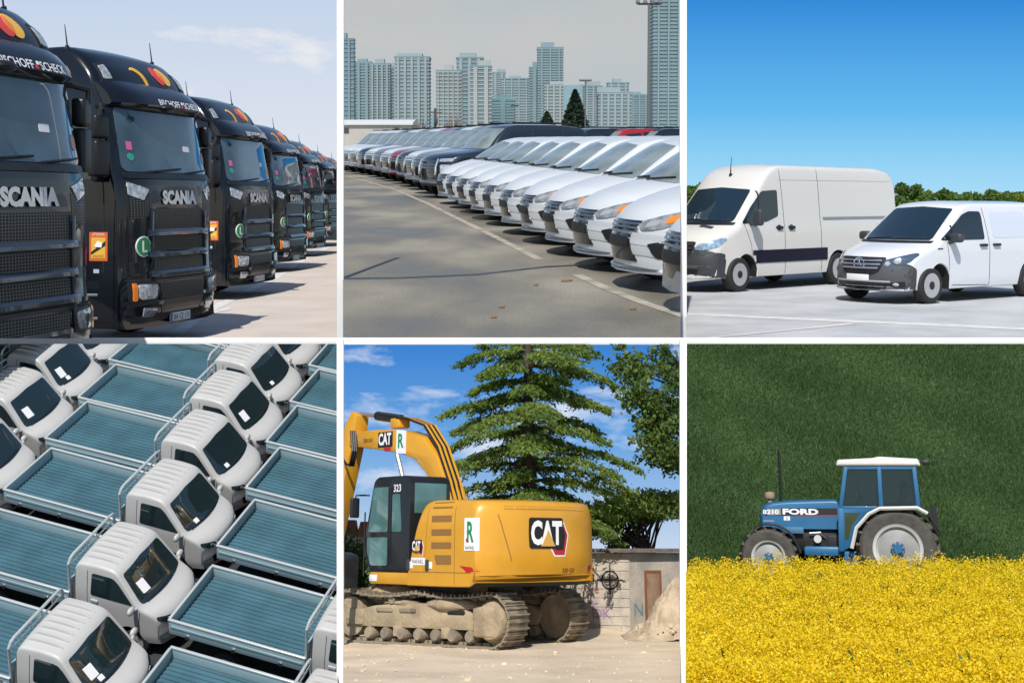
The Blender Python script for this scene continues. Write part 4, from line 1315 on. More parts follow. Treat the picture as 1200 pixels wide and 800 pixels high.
def sprinter_build():
    t = thing('panel_van', 'tall white high-roof panel van with a navy band along its side', 'van')
    top = [(-7.2, 0.55, -0.02), (-7.23, 1.5, -0.03), (-7.20, 2.45, -0.05), (-7.05, 2.66, -0.05), (-6.5, 2.74, 0), (-2.7, 2.76, 0), (-2.4, 2.73, 0.02), (-2.1, 2.60, 0.08), (-1.82, 2.38, 0.14), (-1.70, 2.26, 0.17), (-1.25, 1.83, 0.22), (-0.86, 1.47, 0.26),
           (-0.72, 1.40, 0.3), (-0.35, 1.25, 0.36), (-0.12, 1.10, 0.38), (-0.04, 0.92, 0.38), (0.0, 0.72, 0.36), (0.0, 0.45, 0.36), (-0.04, 0.26, 0.36)]
    fa, ra = -1.02, -4.68
    def zb(x):
        b = 0.3
        for c in (fa, ra):
            d = abs(x - c)
            if d < 0.44: b = max(b, 0.36 + math.sqrt(0.44 ** 2 - d * d))
        return b
    def wf(x, z):
        wv = np.interp(z, [0.25, 0.45, 1.0, 1.35, 1.45, 2.3, 2.6, 2.8], [0.96, 1.0, 1.0, 0.99, 0.965, 0.90, 0.86, 0.82])
        if x > -1.3: wv *= 1 - 0.10 * min(1, ((x + 1.3) / 1.3)) ** 2
        return float(wv)
    S = Shell(top, zb, wf, r=0.11, rows=16, ds=0.1, crown=0.04, bowp=3.0, xextra=[c + d for c in (fa, ra) for d in np.linspace(-0.46, 0.46, 17)], sharp=40)
    S.build('body', M_vwhite, M_under, t)
    ws = S.patch('front', rpoly([(-0.80, 1.50), (0, 1.47), (0.80, 1.50), (0.75, 2.20), (0, 2.25), (-0.75, 2.20)], 0.06), 'windscreen', M_vglass, t, 0.014, 0.035)
    S.patch('front', rpoly([(-0.86, 1.43), (0.86, 1.43), (0.86, 1.49), (-0.86, 1.49)], 0.02), 'scuttle_panel', M_black, t, 0.008, 0.08)
    for a, b in ((-0.7, 0.05), (0.1, 0.75)):
        p = [S.hit('front', a + (b - a) * k / 6, 1.51 + 0.03 * k / 6) + Vector((0.02, 0, 0.01)) for k in range(7)]
        MB().tube(p, 0.012, 5).build('wiper', M_black, t)
    for side, sg in (('left', 1), ('right', -1)):
        S.patch(side, rpoly([(-1.14, 1.46), (-1.48, 1.83), (-1.86, 2.17), (-2.42, 2.20), (-2.42, 1.62), (-2.0, 1.50)], 0.07), 'side_window', M_glass, t, 0.006, 0.08)
        S.band(side, [(-1.72, 1.55), (-1.74, 2.18)], 0.03, 'window_bar', M_black, t, 0.012)
        S.band(side, [(-2.62, 0.34), (-2.62, 1.6), (-2.56, 2.68)], 0.014, 'door_seam', M_under, t, 0.002)
        S.band(side, [(-4.0, 0.34), (-3.98, 2.68)], 0.014, 'door_seam', M_under, t, 0.002)
        S.band(side, [(-1.2, 1.46), (-1.42, 1.0), (-1.45, 0.7)], 0.012, 'door_seam', M_under, t, 0.002)
        S.band(side, [(-2.5, 2.42), (-7.0, 2.42)], 0.012, 'roof_seam', mat('seam_grey', (0.35, 0.35, 0.34), 0.6), t, 0.002)
        S.patch(side, rpoly([(-1.47, 0.60), (-4.22, 0.60), (-4.22, 0.88), (-1.47, 0.88)], 0.02), 'side_band', M_navy, t, 0.012, 0.12)
        S.patch(side, rpoly([(-5.15, 0.60), (-7.1, 0.60), (-7.1, 0.88), (-5.15, 0.88)], 0.02), 'side_band', M_navy, t, 0.012, 0.12)
        S.patch(side, rpoly([(-4.1, 1.52), (-6.9, 1.52), (-6.9, 1.58), (-4.1, 1.58)], 0.01), 'door_rail', mat('rail_grey', (0.22, 0.24, 0.27), 0.4), t, 0.008, 0.15)
        for x in (-2.42, -2.86):
            S.patch(side, rpoly([(x - 0.11, 1.33), (x + 0.11, 1.33), (x + 0.11, 1.39), (x - 0.11, 1.39)], 0.02), 'door_handle', M_black, t, 0.03, 0.1)
            S.patch(side, rpoly([(x - 0.05, 1.30), (x + 0.05, 1.30), (x + 0.05, 1.42), (x - 0.05, 1.42)], 0.03), 'handle_cup', M_black, t, 0.012, 0.1)
        # mirror
        m = MB(); m.box((-1.38, sg * 1.22, 1.60), (0.16, 0.22, 0.36), None, 0.06, 3); m.tube([(-1.38, sg * 1.16, 1.45), (-1.42, sg * 0.95, 1.46)], 0.045, 8)
        m.build('door_mirror', M_grey, t)
        # bumper corner cladding and arches
        S.patch(side, rpoly([(-0.55, 0.27), (-0.10, 0.27), (0.0, 0.6), (-0.10, 0.98), (-0.48, 0.80), (-0.62, 0.70)], 0.04), 'bumper_corner', M_grey, t, 0.014, 0.06)
        hl = S.patch('front', rpoly([(sg * 0.50, 0.92), (sg * 0.55, 1.02), (sg * 0.90, 1.17), (sg * 0.935, 1.13), (sg * 0.90, 0.98), (sg * 0.70, 0.90)], 0.03), 'headlamp', mat('van_lamp', (0.42, 0.58, 0.75), 0.08, metal=0.3, coat=1.0, var=0.5, vscale=14), t, 0.012, 0.04)
        for cx in (fa, ra): wheel(t, cx, sg * 1.0, 0.375, 0.375, 0.24, sg, 0.64, M_steel)
    bmp = S.patch('front', rpoly([(-0.92, 0.27), (0.92, 0.27), (0.93, 0.85), (0.66, 0.87), (-0.66, 0.87), (-0.93, 0.85)], 0.05), 'bumper', M_grey, t, 0.016, 0.06)
    S.patch('front', rpoly([(-0.60, 0.50), (0.60, 0.50), (0.54, 0.34), (-0.54, 0.34)], 0.03), 'lower_intake', M_black, bmp, 0.022, 0.06)
    gr = S.patch('front', rpoly([(-0.50, 1.08), (0.50, 1.08), (0.44, 0.78), (-0.44, 0.78)], 0.06), 'grille', M_black, t, 0.022, 0.05)
    for z in (1.02, 0.94, 0.86):
        p = [S.hit('front', y, z) + Vector((0.035, 0, 0)) for y in np.linspace(-0.45, 0.45, 9)]
        MB().tube(p, 0.018, 6).build('grille_bar', M_grey, gr)
    star(S, 0, 0.95, 0.11, t)
    S.band('front', [(-0.88, 0.56), (0.88, 0.56)], 0.05, 'bumper_crease', mat('grey_light', (0.09, 0.095, 0.1), 0.4), bmp, 0.024)
    z = S.hit('top', -1.95, 0.0).z
    a = MB(); a.ell((-1.95, 0, z + 0.01), (0.06, 0.03, 0.05), 10, 6); a.tube([(-1.93, 0, z + 0.03), (-1.98, 0, z + 0.42)], [0.012, 0.006], 5)
    a.build('antenna', M_black, t)
    # vent on bonnet
    S.patch('top', rpoly([(-0.70, 0.20), (-0.60, 0.2), (-0.60, 0.55), (-0.70, 0.55)], 0.02), 'bonnet_vent', M_grey, t, 0.006, 0.1)
    return t

def vito_build():
    t = thing('compact_van', 'white compact delivery van with grey bumper and star badge on its grille', 'van')
    top = [(-5.1, 0.5, -0.02), (-5.14, 1.1, -0.05), (-5.08, 1.6, -0.06), (-4.95, 1.84, -0.05), (-4.5, 1.91, 0), (-2.4, 1.92, 0), (-2.15, 1.89, 0.03), (-1.98, 1.83, 0.08), (-1.45, 1.48, 0.16), (-1.0, 1.19, 0.24),
           (-0.85, 1.13, 0.28), (-0.42, 1.02, 0.36), (-0.16, 0.92, 0.42), (-0.05, 0.80, 0.43), (0.0, 0.62, 0.42), (0.0, 0.4, 0.41), (-0.05, 0.24, 0.4)]
    fa, ra = -0.95, -4.15
    def zb(x):
        b = 0.26
        for c in (fa, ra):
            d = abs(x - c)
            if d < 0.41: b = max(b, 0.345 + math.sqrt(0.41 ** 2 - d * d))
        return b
    def wf(x, z):
        wv = np.interp(z, [0.22, 0.4, 0.9, 1.1, 1.25, 1.6, 1.85, 1.95], [0.92, 0.96, 0.965, 0.955, 0.93, 0.86, 0.79, 0.76])
        if x > -1.2: wv *= 1 - 0.09 * min(1, ((x + 1.2) / 1.2)) ** 2
        return float(wv)
    S = Shell(top, zb, wf, r=0.09, rows=14, ds=0.08, crown=0.04, bowp=2.6, xextra=[c + d for c in (fa, ra) for d in np.linspace(-0.43, 0.43, 17)], sharp=40)
    S.build('body', M_vblue, M_under, t)
    ws = S.patch('front', rpoly([(-0.785, 1.2), (0, 1.2), (0.785, 1.2), (0.68, 1.80), (0, 1.84), (-0.68, 1.80)], 0.05), 'windscreen', M_vglass, t, 0.014, 0.035)
    disc = [(0.66 + 0.035 * math.cos(2 * PI * k / 14), 1.31 + 0.028 * math.sin(2 * PI * k / 14)) for k in range(14)]
    S.patch('front', disc, 'round_sticker', M_wtext, ws, 0.012, 0.1, 0.002)
    S.patch('front', rpoly([(-0.84, 1.145), (0.84, 1.145), (0.84, 1.19), (-0.84, 1.19)], 0.015), 'scuttle_panel', M_black, t, 0.006, 0.08)
    for a, b in ((-0.68, -0.02), (0.05, 0.7)):
        p = [S.hit('front', a + (b - a) * k / 6, 1.205 + 0.03 * k / 6) + Vector((0.02, 0, 0.01)) for k in range(7)]
        MB().tube(p, 0.012, 5).build('wiper', M_black, t)
    for side, sg in (('left', 1), ('right', -1)):
        S.patch(side, rpoly([(-1.25, 1.20), (-1.68, 1.48), (-2.02, 1.69), (-2.25, 1.755), (-2.62, 1.75), (-2.62, 1.20)], 0.06), 'side_window', M_glass, t, 0.006, 0.07)
        S.band(side, [(-1.60, 1.22), (-1.62, 1.55)], 0.03, 'window_bar', M_black, t, 0.012)
        S.band(side, [(-2.74, 0.3), (-2.76, 1.1), (-2.70, 1.82)], 0.014, 'door_seam', M_under, t, 0.002)
        S.band(side, [(-1.42, 1.18), (-1.47, 0.8), (-1.45, 0.34), (-2.72, 0.3)], 0.012, 'door_seam', M_under, t, 0.002)
        S.band(side, [(-4.15, 0.9), (-4.15, 1.82)], 0.012, 'door_seam', M_under, t, 0.002)
        S.patch(side, rpoly([(-2.9, 1.22), (-4.05, 1.22), (-4.05, 1.74), (-2.86, 1.74)], 0.08), 'blank_panel', mat('van_panel', (0.58, 0.63, 0.72), 0.25, coat=0.4), t, 0.004, 0.1)
        for x in (-2.55, -2.98):
            S.patch(side, rpoly([(x - 0.11, 1.06), (x + 0.11, 1.06), (x + 0.11, 1.11), (x - 0.11, 1.11)], 0.02), 'door_handle', M_black, t, 0.035, 0.1)
        m = MB(); m.box((-1.52, sg * 1.10, 1.25), (0.16, 0.26, 0.18), None, 0.06, 3); m.tube([(-1.50, sg * 1.02, 1.18), (-1.48, sg * 0.92, 1.15)], 0.04, 8)
        m.build('door_mirror', M_grey, t)
        S.patch(side, rpoly([(-0.54, 0.25), (-0.10, 0.25), (-0.0, 0.5), (-0.10, 0.82), (-0.42, 0.76), (-0.56, 0.66)], 0.04), 'bumper_corner', M_grey, t, 0.014, 0.05)
        hl = S.patch('front', rpoly([(sg * 0.42, 0.72), (sg * 0.48, 0.83), (sg * 0.86, 0.97), (sg * 0.89, 0.93), (sg * 0.84, 0.80), (sg * 0.66, 0.72)], 0.02), 'headlamp', mat('van_lamp_dark', (0.05, 0.09, 0.14), 0.06, coat=1.0), t, 0.014, 0.04)
        for (cy, cz, r) in ((0.54, 0.77, 0.045), (0.68, 0.82, 0.05)):
            S.patch('front', [(sg * (cy + r * math.cos(2 * PI * k / 14)), cz + r * math.sin(2 * PI * k / 14)) for k in range(14)], 'reflector', M_lamp, hl, 0.022, 0.04, 0.005)
        fg = S.patch('front', rpoly([(sg * 0.52, 0.40), (sg * 0.80, 0.44), (sg * 0.80, 0.33), (sg * 0.60, 0.33)], 0.03), 'fog_recess', M_black, t, 0.03, 0.05)
        S.patch('front', [(sg * (0.68 + 0.04 * math.cos(2 * PI * k / 12)), 0.38 + 0.035 * math.sin(2 * PI * k / 12)) for k in range(12)], 'fog_lamp', M_lamp, fg, 0.036, 0.05, 0.004)
        S.patch(side, rpoly([(-1.28, 1.03), (-1.13, 1.03), (-1.13, 1.055), (-1.28, 1.055)], 0.004), 'side_badge', M_grey, t, 0.004, 0.1, 0.003)
        for cx in (fa, ra): wheel(t, cx, sg * 0.955, 0.35, 0.35, 0.22, sg, 0.66, M_steel)
    bmp = S.patch('front', rpoly([(-0.87, 0.25), (0.87, 0.25), (0.88, 0.72), (0.46, 0.72), (-0.46, 0.72), (-0.88, 0.72)], 0.04), 'bumper', mat('van_grey_bumper', (0.075, 0.08, 0.088), 0.38), t, 0.016, 0.06)
    gr = S.patch('front', rpoly([(-0.50, 0.88), (0.50, 0.88), (0.42, 0.62), (0.3, 0.56), (-0.3, 0.56), (-0.42, 0.62)], 0.05), 'grille', M_black, t, 0.024, 0.05)
    for z, hw in ((0.83, 0.46), (0.76, 0.44), (0.69, 0.41)):
        p = [S.hit('front', y, z) + Vector((0.036, 0, 0)) for y in np.linspace(-hw, hw, 9)]
        MB().tube(p, 0.02, 6).build('grille_bar', M_alu, gr)
    star(S, 0, 0.755, 0.12, t)
    li = S.patch('front', rpoly([(-0.58, 0.42), (0.58, 0.42), (0.50, 0.31), (-0.50, 0.31)], 0.03), 'lower_intake', M_black, bmp, 0.024, 0.05)
    p = [S.hit('front', y, 0.44 - 0.02 * abs(y)) + Vector((0.04, 0, 0)) for y in np.linspace(-0.62, 0.62, 9)]
    MB().tube(p, 0.022, 6).build('bumper_trim', mat('trim_light', (0.30, 0.31, 0.32), 0.4), bmp)
    p = [S.hit('front', y, 0.27) + Vector((0.035, 0, 0)) for y in np.linspace(-0.8, 0.8, 11)]
    MB().tube(p, 0.025, 6).build('bumper_lip', mat('trim_light', (0.3, 0.31, 0.32)), bmp)
    x = S.hit('front', 0, 0.5).x
    MB().box((x + 0.045, 0.0, 0.50), (0.02, 0.52, 0.12), None, 0.005).build('number_plate', mat('blank_plate', (0.8, 0.8, 0.8), 0.4), t)
    return t

if '3' in ONLY:
    M_lot3 = mat('grey_lot', (0.50, 0.51, 0.52), 0.9, var=0.25, vscale=0.8, bump=0.4, bscale=35)
    ground_sheet('asphalt_yard', P3, [(-2, 14), (40, 14), (160, 220), (0, 220)], M_lot3)
    skm = skymat('sky_deep_blue', [(0.0, (178, 224, 247)), (0.2, (150, 212, 246)), (0.45, (102, 187, 241)), (1.0, (44, 135, 216))], None, zlo=0, zhi=36)
    wall_sky(P3, 210, (790, -10, 1215, 300), skm)
    for bld, px, py, wx, wy, rz in ((sprinter_build, 866, 342, -1.02, 0.97, 221.5), (vito_build, 1091, 356, -0.95, 0.93, 215)):
        o = bld()
        p = P3.ground(px, py)
        c = Matrix.Rotation(R(rz), 2) @ Vector((wx, wy))
        place(o, P3, p.x - c.x, p.y - c.y, 0, R(rz))
    Mln = mat('road_line', (0.72, 0.70, 0.67), 0.8, var=0.25, vscale=3)
    for q in (((800, 366.5), (800, 369), (1204, 387), (1204, 384)), ((812, 397.5), (822, 397.5), (1004, 380), (996, 379))):
        V = [P3.ground(*p) + Vector((0, 0, 0.004)) for p in q]
        V = [v + (Vector((0, 0, 0.003)) if q[0][0] == 812 else Vector((0, 0, 0))) for v in V]
        o = meshobj('painted_line', V, [(0, 1, 2, 3)], Mln, None, 0); o['kind'] = 'structure'; o.matrix_world = P3.W; THINGS.append((o, P3))
    # louvred fence behind the yard
    t = thing('slat_fence', 'pale horizontal slat fence in front of the hedge', 'fence')
    Yf = 58
    a = P3.at(790, 240, Yf); b = P3.at(1215, 240, Yf)
    for k in range(4):
        z = 0.45 + k * 0.36
        MB().box(((b.x - a.x) / 2, 0, z), (b.x - a.x, 0.06, 0.2)).build('slat', mat('fence_slat', (0.62, 0.65, 0.68), 0.5), t)
    for k in range(9):
        MB().box(((b.x - a.x) * k / 8, 0.08, 0.85), (0.1, 0.08, 1.7)).build('post', M_alu, t)
    place(t, P3, a.x, Yf)
    # hedge bushes
    bush = leaf_mat('hedge_leaf', (0.15, 0.25, 0.045), (0.07, 0.13, 0.025), trans=0.45, vscale=0.8)
    bush2 = leaf_mat('hedge_leaf_yellow', (0.27, 0.31, 0.05), (0.12, 0.17, 0.03), trans=0.45, vscale=0.8)
    def hedge_bush(px, ytop, wpx, Y, mt, label, n=7000):
        t = thing('hedge_bush', label, 'bush', 'bushes behind the yard fence')
        p = P3.at(px, ytop, Y); H = p.z; rad = wpx / 2 / FPX * Y
        nb = 44
        bc = np.stack([rng.uniform(-1, 1, nb) * rad * 0.85, rng.uniform(-0.7, 0.7, nb) * rad * 0.6, rng.uniform(0.25, 0.86, nb) * H], 1)
        br = rng.uniform(0.14, 0.36, nb) * rad
        br = np.minimum(br, (H * 1.04 - bc[:, 2]) * 0.95)
        i = rng.integers(0, nb, n)
        d = rng.normal(size=(n, 3)); d /= np.linalg.norm(d, axis=1)[:, None]
        C = bc[i] + d * (br[i] * rng.uniform(0.6, 1.05, n))[:, None]
        C[:, 2] = np.maximum(C[:, 2], 0.05)
        V, F = leaves(C, 0.17, 1.5)
        fastmesh('crown', V, F, mt, t)
        m = MB()
        for k in range(5):
            q = bc[k]
            m.tube([(0.1 * k - 0.2, 0, 0), (q[0] * 0.5, q[1] * 0.5, q[2] * 0.6), tuple(q)], [0.08, 0.05, 0.02], 5, False)
        m.build('stem', mat('bark', (0.06, 0.045, 0.03)), t)
        place(t, P3, p.x, Y)
    hb = [(808, 207, 42, bush, 'dark green bush at the end of the fence beside the tall van nose'), (836, 209, 44, bush2, 'yellow-green bush above the tall van windscreen'), (866, 213, 40, bush2, 'yellow-green bush behind the tall van cab'),
          (1070, 212, 46, bush, 'dark bush just behind the tall van rear'), (1103, 218, 42, bush, 'green bush above the compact van bonnet'), (1136, 221, 44, bush2, 'lighter bush above the compact van windscreen'), (1166, 220, 44, bush, 'green bush above the compact van roof'), (1198, 219, 44, bush2, 'lighter bush at the far end above the compact van')]
    hb += [(1086, 221, 40, bush2, 'low yellowish bush between the dark bush and the green bush'), (1120, 224, 40, bush, 'low dark bush under the lighter one above the windscreen'), (1151, 224, 40, bush, 'low green bush between two taller bushes above the roof'), (1182, 223, 40, bush, 'low dark bush before the last lighter bush'), (822, 215, 36, bush, 'low bush between the dark bush and the yellow-green one')]
    for k, (px, yt, wp, mt, lb) in enumerate(hb): hedge_bush(px, yt, wp, 66 + (k % 3), mt, lb)
    # tuft rising above the hedge

# ================================================================== place 4: storage yard full of small drop-side pickups
M_pw = mat('pickup_white', (0.47, 0.465, 0.45), 0.4, coat=0.2, var=0.06, vscale=2)
M_bed = mat('bed_floor_steel', (0.075, 0.175, 0.22), 0.4, metal=0.2, coat=0.2, var=0.3, vscale=1.2)
M_bedside = mat('bed_side_paint', (0.27, 0.39, 0.43), 0.35, coat=0.4)
M_rim = mat('bed_rim', (0.48, 0.52, 0.52), 0.3, metal=0.2, coat=0.3)
M_pglass = mat('pickup_glass', (0.010, 0.022, 0.026), 0.04, coat=1.0)

def pickup_build():
    t = thing('pickup_truck', 'small white single-cab pickup with ribbed roof and empty teal drop-side bed', 'pickup truck', 'pickups stored in tight rows')
    top = [(-0.62, 0.6, -0.02), (-0.64, 1.4, -0.02), (-0.62, 1.77, -0.03), (-0.55, 1.85, -0.02), (-0.1, 1.88, 0), (0.24, 1.86, 0.02), (0.36, 1.81, 0.04), (0.48, 1.69, 0.07), (0.90, 1.22, 0.12), (0.98, 1.17, 0.14), (1.28, 1.05, 0.18), (1.41, 0.92, 0.2), (1.45, 0.72, 0.22), (1.45, 0.45, 0.22), (1.42, 0.3, 0.22)]
    fa, ra = 0.72, -2.45
    def zb(x):
        d = abs(x - fa); b = 0.34
        if d < 0.36: b = max(b, 0.3 + math.sqrt(0.36 ** 2 - d * d))
        return b
    def wf(x, z):
        wv = np.interp(z, [0.3, 0.5, 1.1, 1.25, 1.7, 1.95], [0.78, 0.82, 0.82, 0.81, 0.755, 0.715])
        if x > 0.9: wv *= 1 - 0.10 * ((x - 0.9) / 0.55) ** 2
        return float(wv)
    S = Shell(top, zb, wf, r=0.055, rows=11, ds=0.08, crown=0.03, bowp=2.8, xextra=[fa + d for d in np.linspace(-0.38, 0.38, 13)], sharp=40)
    S.build('cab_body', M_pw, M_under, t)
    ws = S.patch('front', rpoly([(-0.71, 1.21), (0, 1.20), (0.71, 1.21), (0.64, 1.75), (0, 1.79), (-0.64, 1.75)], 0.06), 'windscreen', M_pglass, t, 0.010, 0.05)
    S.patch('front', rpoly([(-0.54, 1.33), (-0.34, 1.33), (-0.34, 1.53), (-0.54, 1.53)], 0.01), 'paper_sheet', M_wtext, ws, 0.016, 0.1, 0.002)
    S.patch('front', rpoly([(-0.42, 1.24), (-0.30, 1.24), (-0.30, 1.31), (-0.42, 1.31)], 0.01), 'paper_sheet', M_wtext, ws, 0.016, 0.1, 0.002)
    p = [S.hit('front', y, 1.22 + 0.03 * (y + 0.6)) + Vector((0.03, 0, 0.01)) for y in np.linspace(-0.6, 0.45, 7)]
    MB().tube(p, 0.012, 5).build('wiper', M_black, t)
    for side, sg in (('left', 1), ('right', -1)):
        S.patch(side, rpoly([(0.70, 1.21), (0.36, 1.61), (0.24, 1.70), (-0.22, 1.70), (-0.24, 1.21)], 0.05), 'side_window', M_pglass, t, 0.007, 0.07)
        S.band(side, [(-0.32, 0.42), (-0.32, 1.74)], 0.012, 'door_seam', M_under, t, 0.002)
        S.band(side, [(0.86, 1.14), (0.82, 0.72)], 0.012, 'door_seam', M_under, t, 0.002)
        S.patch(side, rpoly([(-0.24, 1.06), (-0.08, 1.06), (-0.08, 1.11), (-0.24, 1.11)], 0.015), 'door_handle', M_rim, t, 0.025, 0.1)
        mirror_part(t, Vector((0.74, sg * 0.95, 1.2)), (0.06, 0.11, 0.085), M_pw, Vector((0.80, sg * 0.78, 1.16)), sg)
        hl = S.patch('front', rpoly([(sg * 0.38, 0.84), (sg * 0.44, 0.93), (sg * 0.72, 1.0), (sg * 0.735, 0.94), (sg * 0.6, 0.84)], 0.02), 'headlamp', M_pglass, t, 0.010, 0.04)
        S.patch('front', rpoly([(sg * 0.45, 0.86), (sg * 0.55, 0.88), (sg * 0.55, 0.93), (sg * 0.46, 0.91)], 0.01), 'reflector', M_lamp, hl, 0.016, 0.04, 0.003)
        for cx, nm in ((fa, 'wheel'), (ra, 'wheel')):
            wheel(t, cx, sg * (0.80 if cx == fa else 0.78), 0.29, 0.29, 0.18, sg, 0.6, M_steel)
        MB().box((0.05, sg * 0.74, 0.30), (1.0, 0.06, 0.08), None, 0.02).build('sill', M_black, t)
    for k in range(7):
        y = -0.51 + 0.17 * k
        pts = [S.hit('top', x, y) + Vector((0, 0, -0.004)) for x in np.linspace(-0.50, 0.22, 7)]
        m = MB()
        V, F = [], []
        for q, p_ in enumerate(pts):
            e = 0.25 if q in (0, 6) else 1.0
            for dy, dz in ((-0.035, -0.01), (-0.02, 0.05 * e), (0.02, 0.05 * e), (0.035, -0.01)): V.append((p_.x, p_.y + dy, p_.z + dz))
        for q in range(6):
            for r_ in range(3): F.append((q * 4 + r_, q * 4 + r_ + 1, q * 4 + r_ + 5, q * 4 + r_ + 4))
        F += [(0, 1, 2, 3), (24, 25, 26, 27)]
        m.raw(V, F).build('roof_rib', M_pw, t)
    S.patch('front', rpoly([(-0.36, 0.90), (0.36, 0.90), (0.30, 0.80), (-0.30, 0.80)], 0.02), 'grille', M_grl, t, 0.008, 0.05)
    S.patch('front', rpoly([(-0.55, 0.62), (0.55, 0.62), (0.48, 0.42), (-0.48, 0.42)], 0.03), 'lower_grille', M_grl, t, 0.008, 0.05)
    # bed: corrugated floor, boards, rails
    x0, x1, hw = -3.60, -0.70, 0.87
    zf, zt = 0.90, 1.17
    V, F = [], []
    n = 15
    prof = []
    for k in range(n):
        y = -hw + 0.03 + (2 * hw - 0.06) * k / n; d = (2 * hw - 0.06) / n
        prof += [(y, zf), (y + d * 0.52, zf), (y + d * 0.60, zf + 0.028), (y + d * 0.92, zf + 0.028)]
    prof.append((hw - 0.03, zf))
    for (y, z) in prof: V += [(x0 + 0.03, y, z), (x1 - 0.03, y, z)]
    for i in range(len(prof) - 1): F.append((2 * i, 2 * i + 2, 2 * i + 3, 2 * i + 1))
    meshobj('bed_floor', V, F, M_bed, t, 0)
    for sg in (1, -1):
        sb = MB().box(((x0 + x1) / 2, sg * hw, (zf + zt) / 2 - 0.03), (x1 - x0, 0.04, zt - zf + 0.04), None, 0.006).build('side_board', M_bedside, t)
        MB().box(((x0 + x1) / 2, sg * hw, zt), (x1 - x0 + 0.04, 0.06, 0.05), None, 0.015, 3).build('rim_rail', M_rim, sb)
        MB().box(((x0 + x1) / 2, sg * (hw + 0.022), 1.03), (x1 - x0 - 0.1, 0.02, 0.06), None, 0.006).build('pressed_rib', M_bedside, sb)
        for xx in (-3.2, -2.2, -1.2):
            MB().box((xx, sg * (hw + 0.03), 0.88), (0.07, 0.03, 0.10), None, 0.008).build('hinge', M_alu, sb)
    tb = MB().box((x0, 0, (zf + zt) / 2 - 0.03), (0.04, 2 * hw - 0.05, zt - zf + 0.04), None, 0.006).build('tailgate', M_bedside, t)
    MB().box((x0, 0, zt + 0.001), (0.06, 2 * hw - 0.07, 0.05), None, 0.015, 3).build('rim_rail', M_rim, tb)
    hb = MB().box((x1, 0, 1.16), (0.04, 2 * hw - 0.05, 0.56), None, 0.006).build('headboard', M_bedside, t)
    rk = MB()
    rk.tube([(x1 + 0.0, -0.84, 1.0), (x1 + 0.0, -0.82, 1.83), (x1 + 0.01, -0.76, 1.93), (x1 + 0.01, -0.66, 1.96), (x1 + 0.01, 0.66, 1.96), (x1 + 0.01, 0.76, 1.93), (x1 + 0.0, 0.82, 1.83), (x1 + 0.0, 0.84, 1.0)], 0.03, 8)
    rk.tube([(x1, -0.80, 1.76), (x1, 0.80, 1.76)], 0.018, 6)
    for y in (-0.5, -0.17, 0.17, 0.5): rk.tube([(x1, y, 1.76), (x1, y, 1.96)], 0.014, 6)
    rk.build('headboard_rack', M_rim, t)
    ch = MB()
    for sg in (1, -1): ch.box((-1.6, sg * 0.35, 0.66), (3.8, 0.08, 0.14))
    for xx in (-3.4, -2.4, -1.4, -0.4): ch.box((xx, 0, 0.77), (0.08, 1.5, 0.08))
    ch.build('chassis', M_under, t)
    for sg in (1, -1): MB().box((x0 + 0.0, sg * 0.62, 0.72), (0.06, 0.24, 0.10), None, 0.01).build('tail_lamp', M_red, t)
    return t

if '4' in ONLY:
    ground_sheet('storage_yard', P4, [(-30, 6), (6, 6), (6, 48), (-30, 48)], mat('dark_asphalt', (0.035, 0.037, 0.04), 0.9, var=0.3, vscale=1.5))
    pk0 = pickup_build()
    hd = R(-12.5)
    ax = Vector((math.cos(hd), math.sin(hd)))
    mid = [(-8.3, 13.6), (-8.15, 15.95), (-8.0, 18.35), (-7.83, 20.75), (-7.62, 23.1), (-7.52, 25.2), (-7.43, 27.1), (-7.34, 28.95), (-7.25, 30.85), (-7.2, 32.8)]
    first = True
    for col_ in (-2, -1, 0, 1, 2):
        for i, (x, y) in enumerate(mid):
            jx = 0.0 if col_ == 0 else random.uniform(-0.08, 0.08)
            c = Vector((x, y)) + ax * (5.15 * col_ + jx)
            # is any of it in view?
            pw = P4.W @ Vector((c.x - 1.0, c.y, 1.2)) - CAM
            px, py = PX + FPX * pw.x / pw.y, PY - FPX * pw.z / pw.y
            if not (-170 < px < 500 and 370 < py < 900): continue
            o = pk0 if first else copy_tree(pk0)
            first = False
            place(o, P4, c.x, c.y, 0, hd + R(random.uniform(-0.7, 0.7)))
            for wsn in [q for q in kids(o) if q.name.startswith('windscreen')]:
                for ps in kids(wsn):
                    if random.random() < 0.3: DEAD.append(ps)

# ================================================================== place 5: excavator on a building site
M_yel = mat('machine_yellow', (0.68, 0.33, 0.025), 0.38, coat=0.35, var=0.12, vscale=1.5)
M_mud = mat('dried_mud', (0.40, 0.31, 0.20), 0.95, var=0.35, vscale=3.5, bump=0.8, bscale=14)
M_mudsteel = mat('muddy_steel', (0.33, 0.27, 0.18), 0.85, col2=(0.13, 0.11, 0.09), vscale=2.5, bump=0.5, bscale=18)
M_cabblk = mat('cab_black', (0.012, 0.013, 0.015), 0.35, coat=0.3)
M_cabglass = mat('cab_glass', (0.10, 0.22, 0.21), 0.05, coat=1.0, var=0.4, vscale=1.3)
M_brown = mat('louvre_brown', (0.26, 0.13, 0.035), 0.7)
M_hose = mat('hose', (0.012, 0.012, 0.012), 0.5)

def flat_on(S, side, poly, name, mt, parent, eps, res=0.08):
    return S.patch(side, poly, name, mt, parent, eps, res, 0.004)

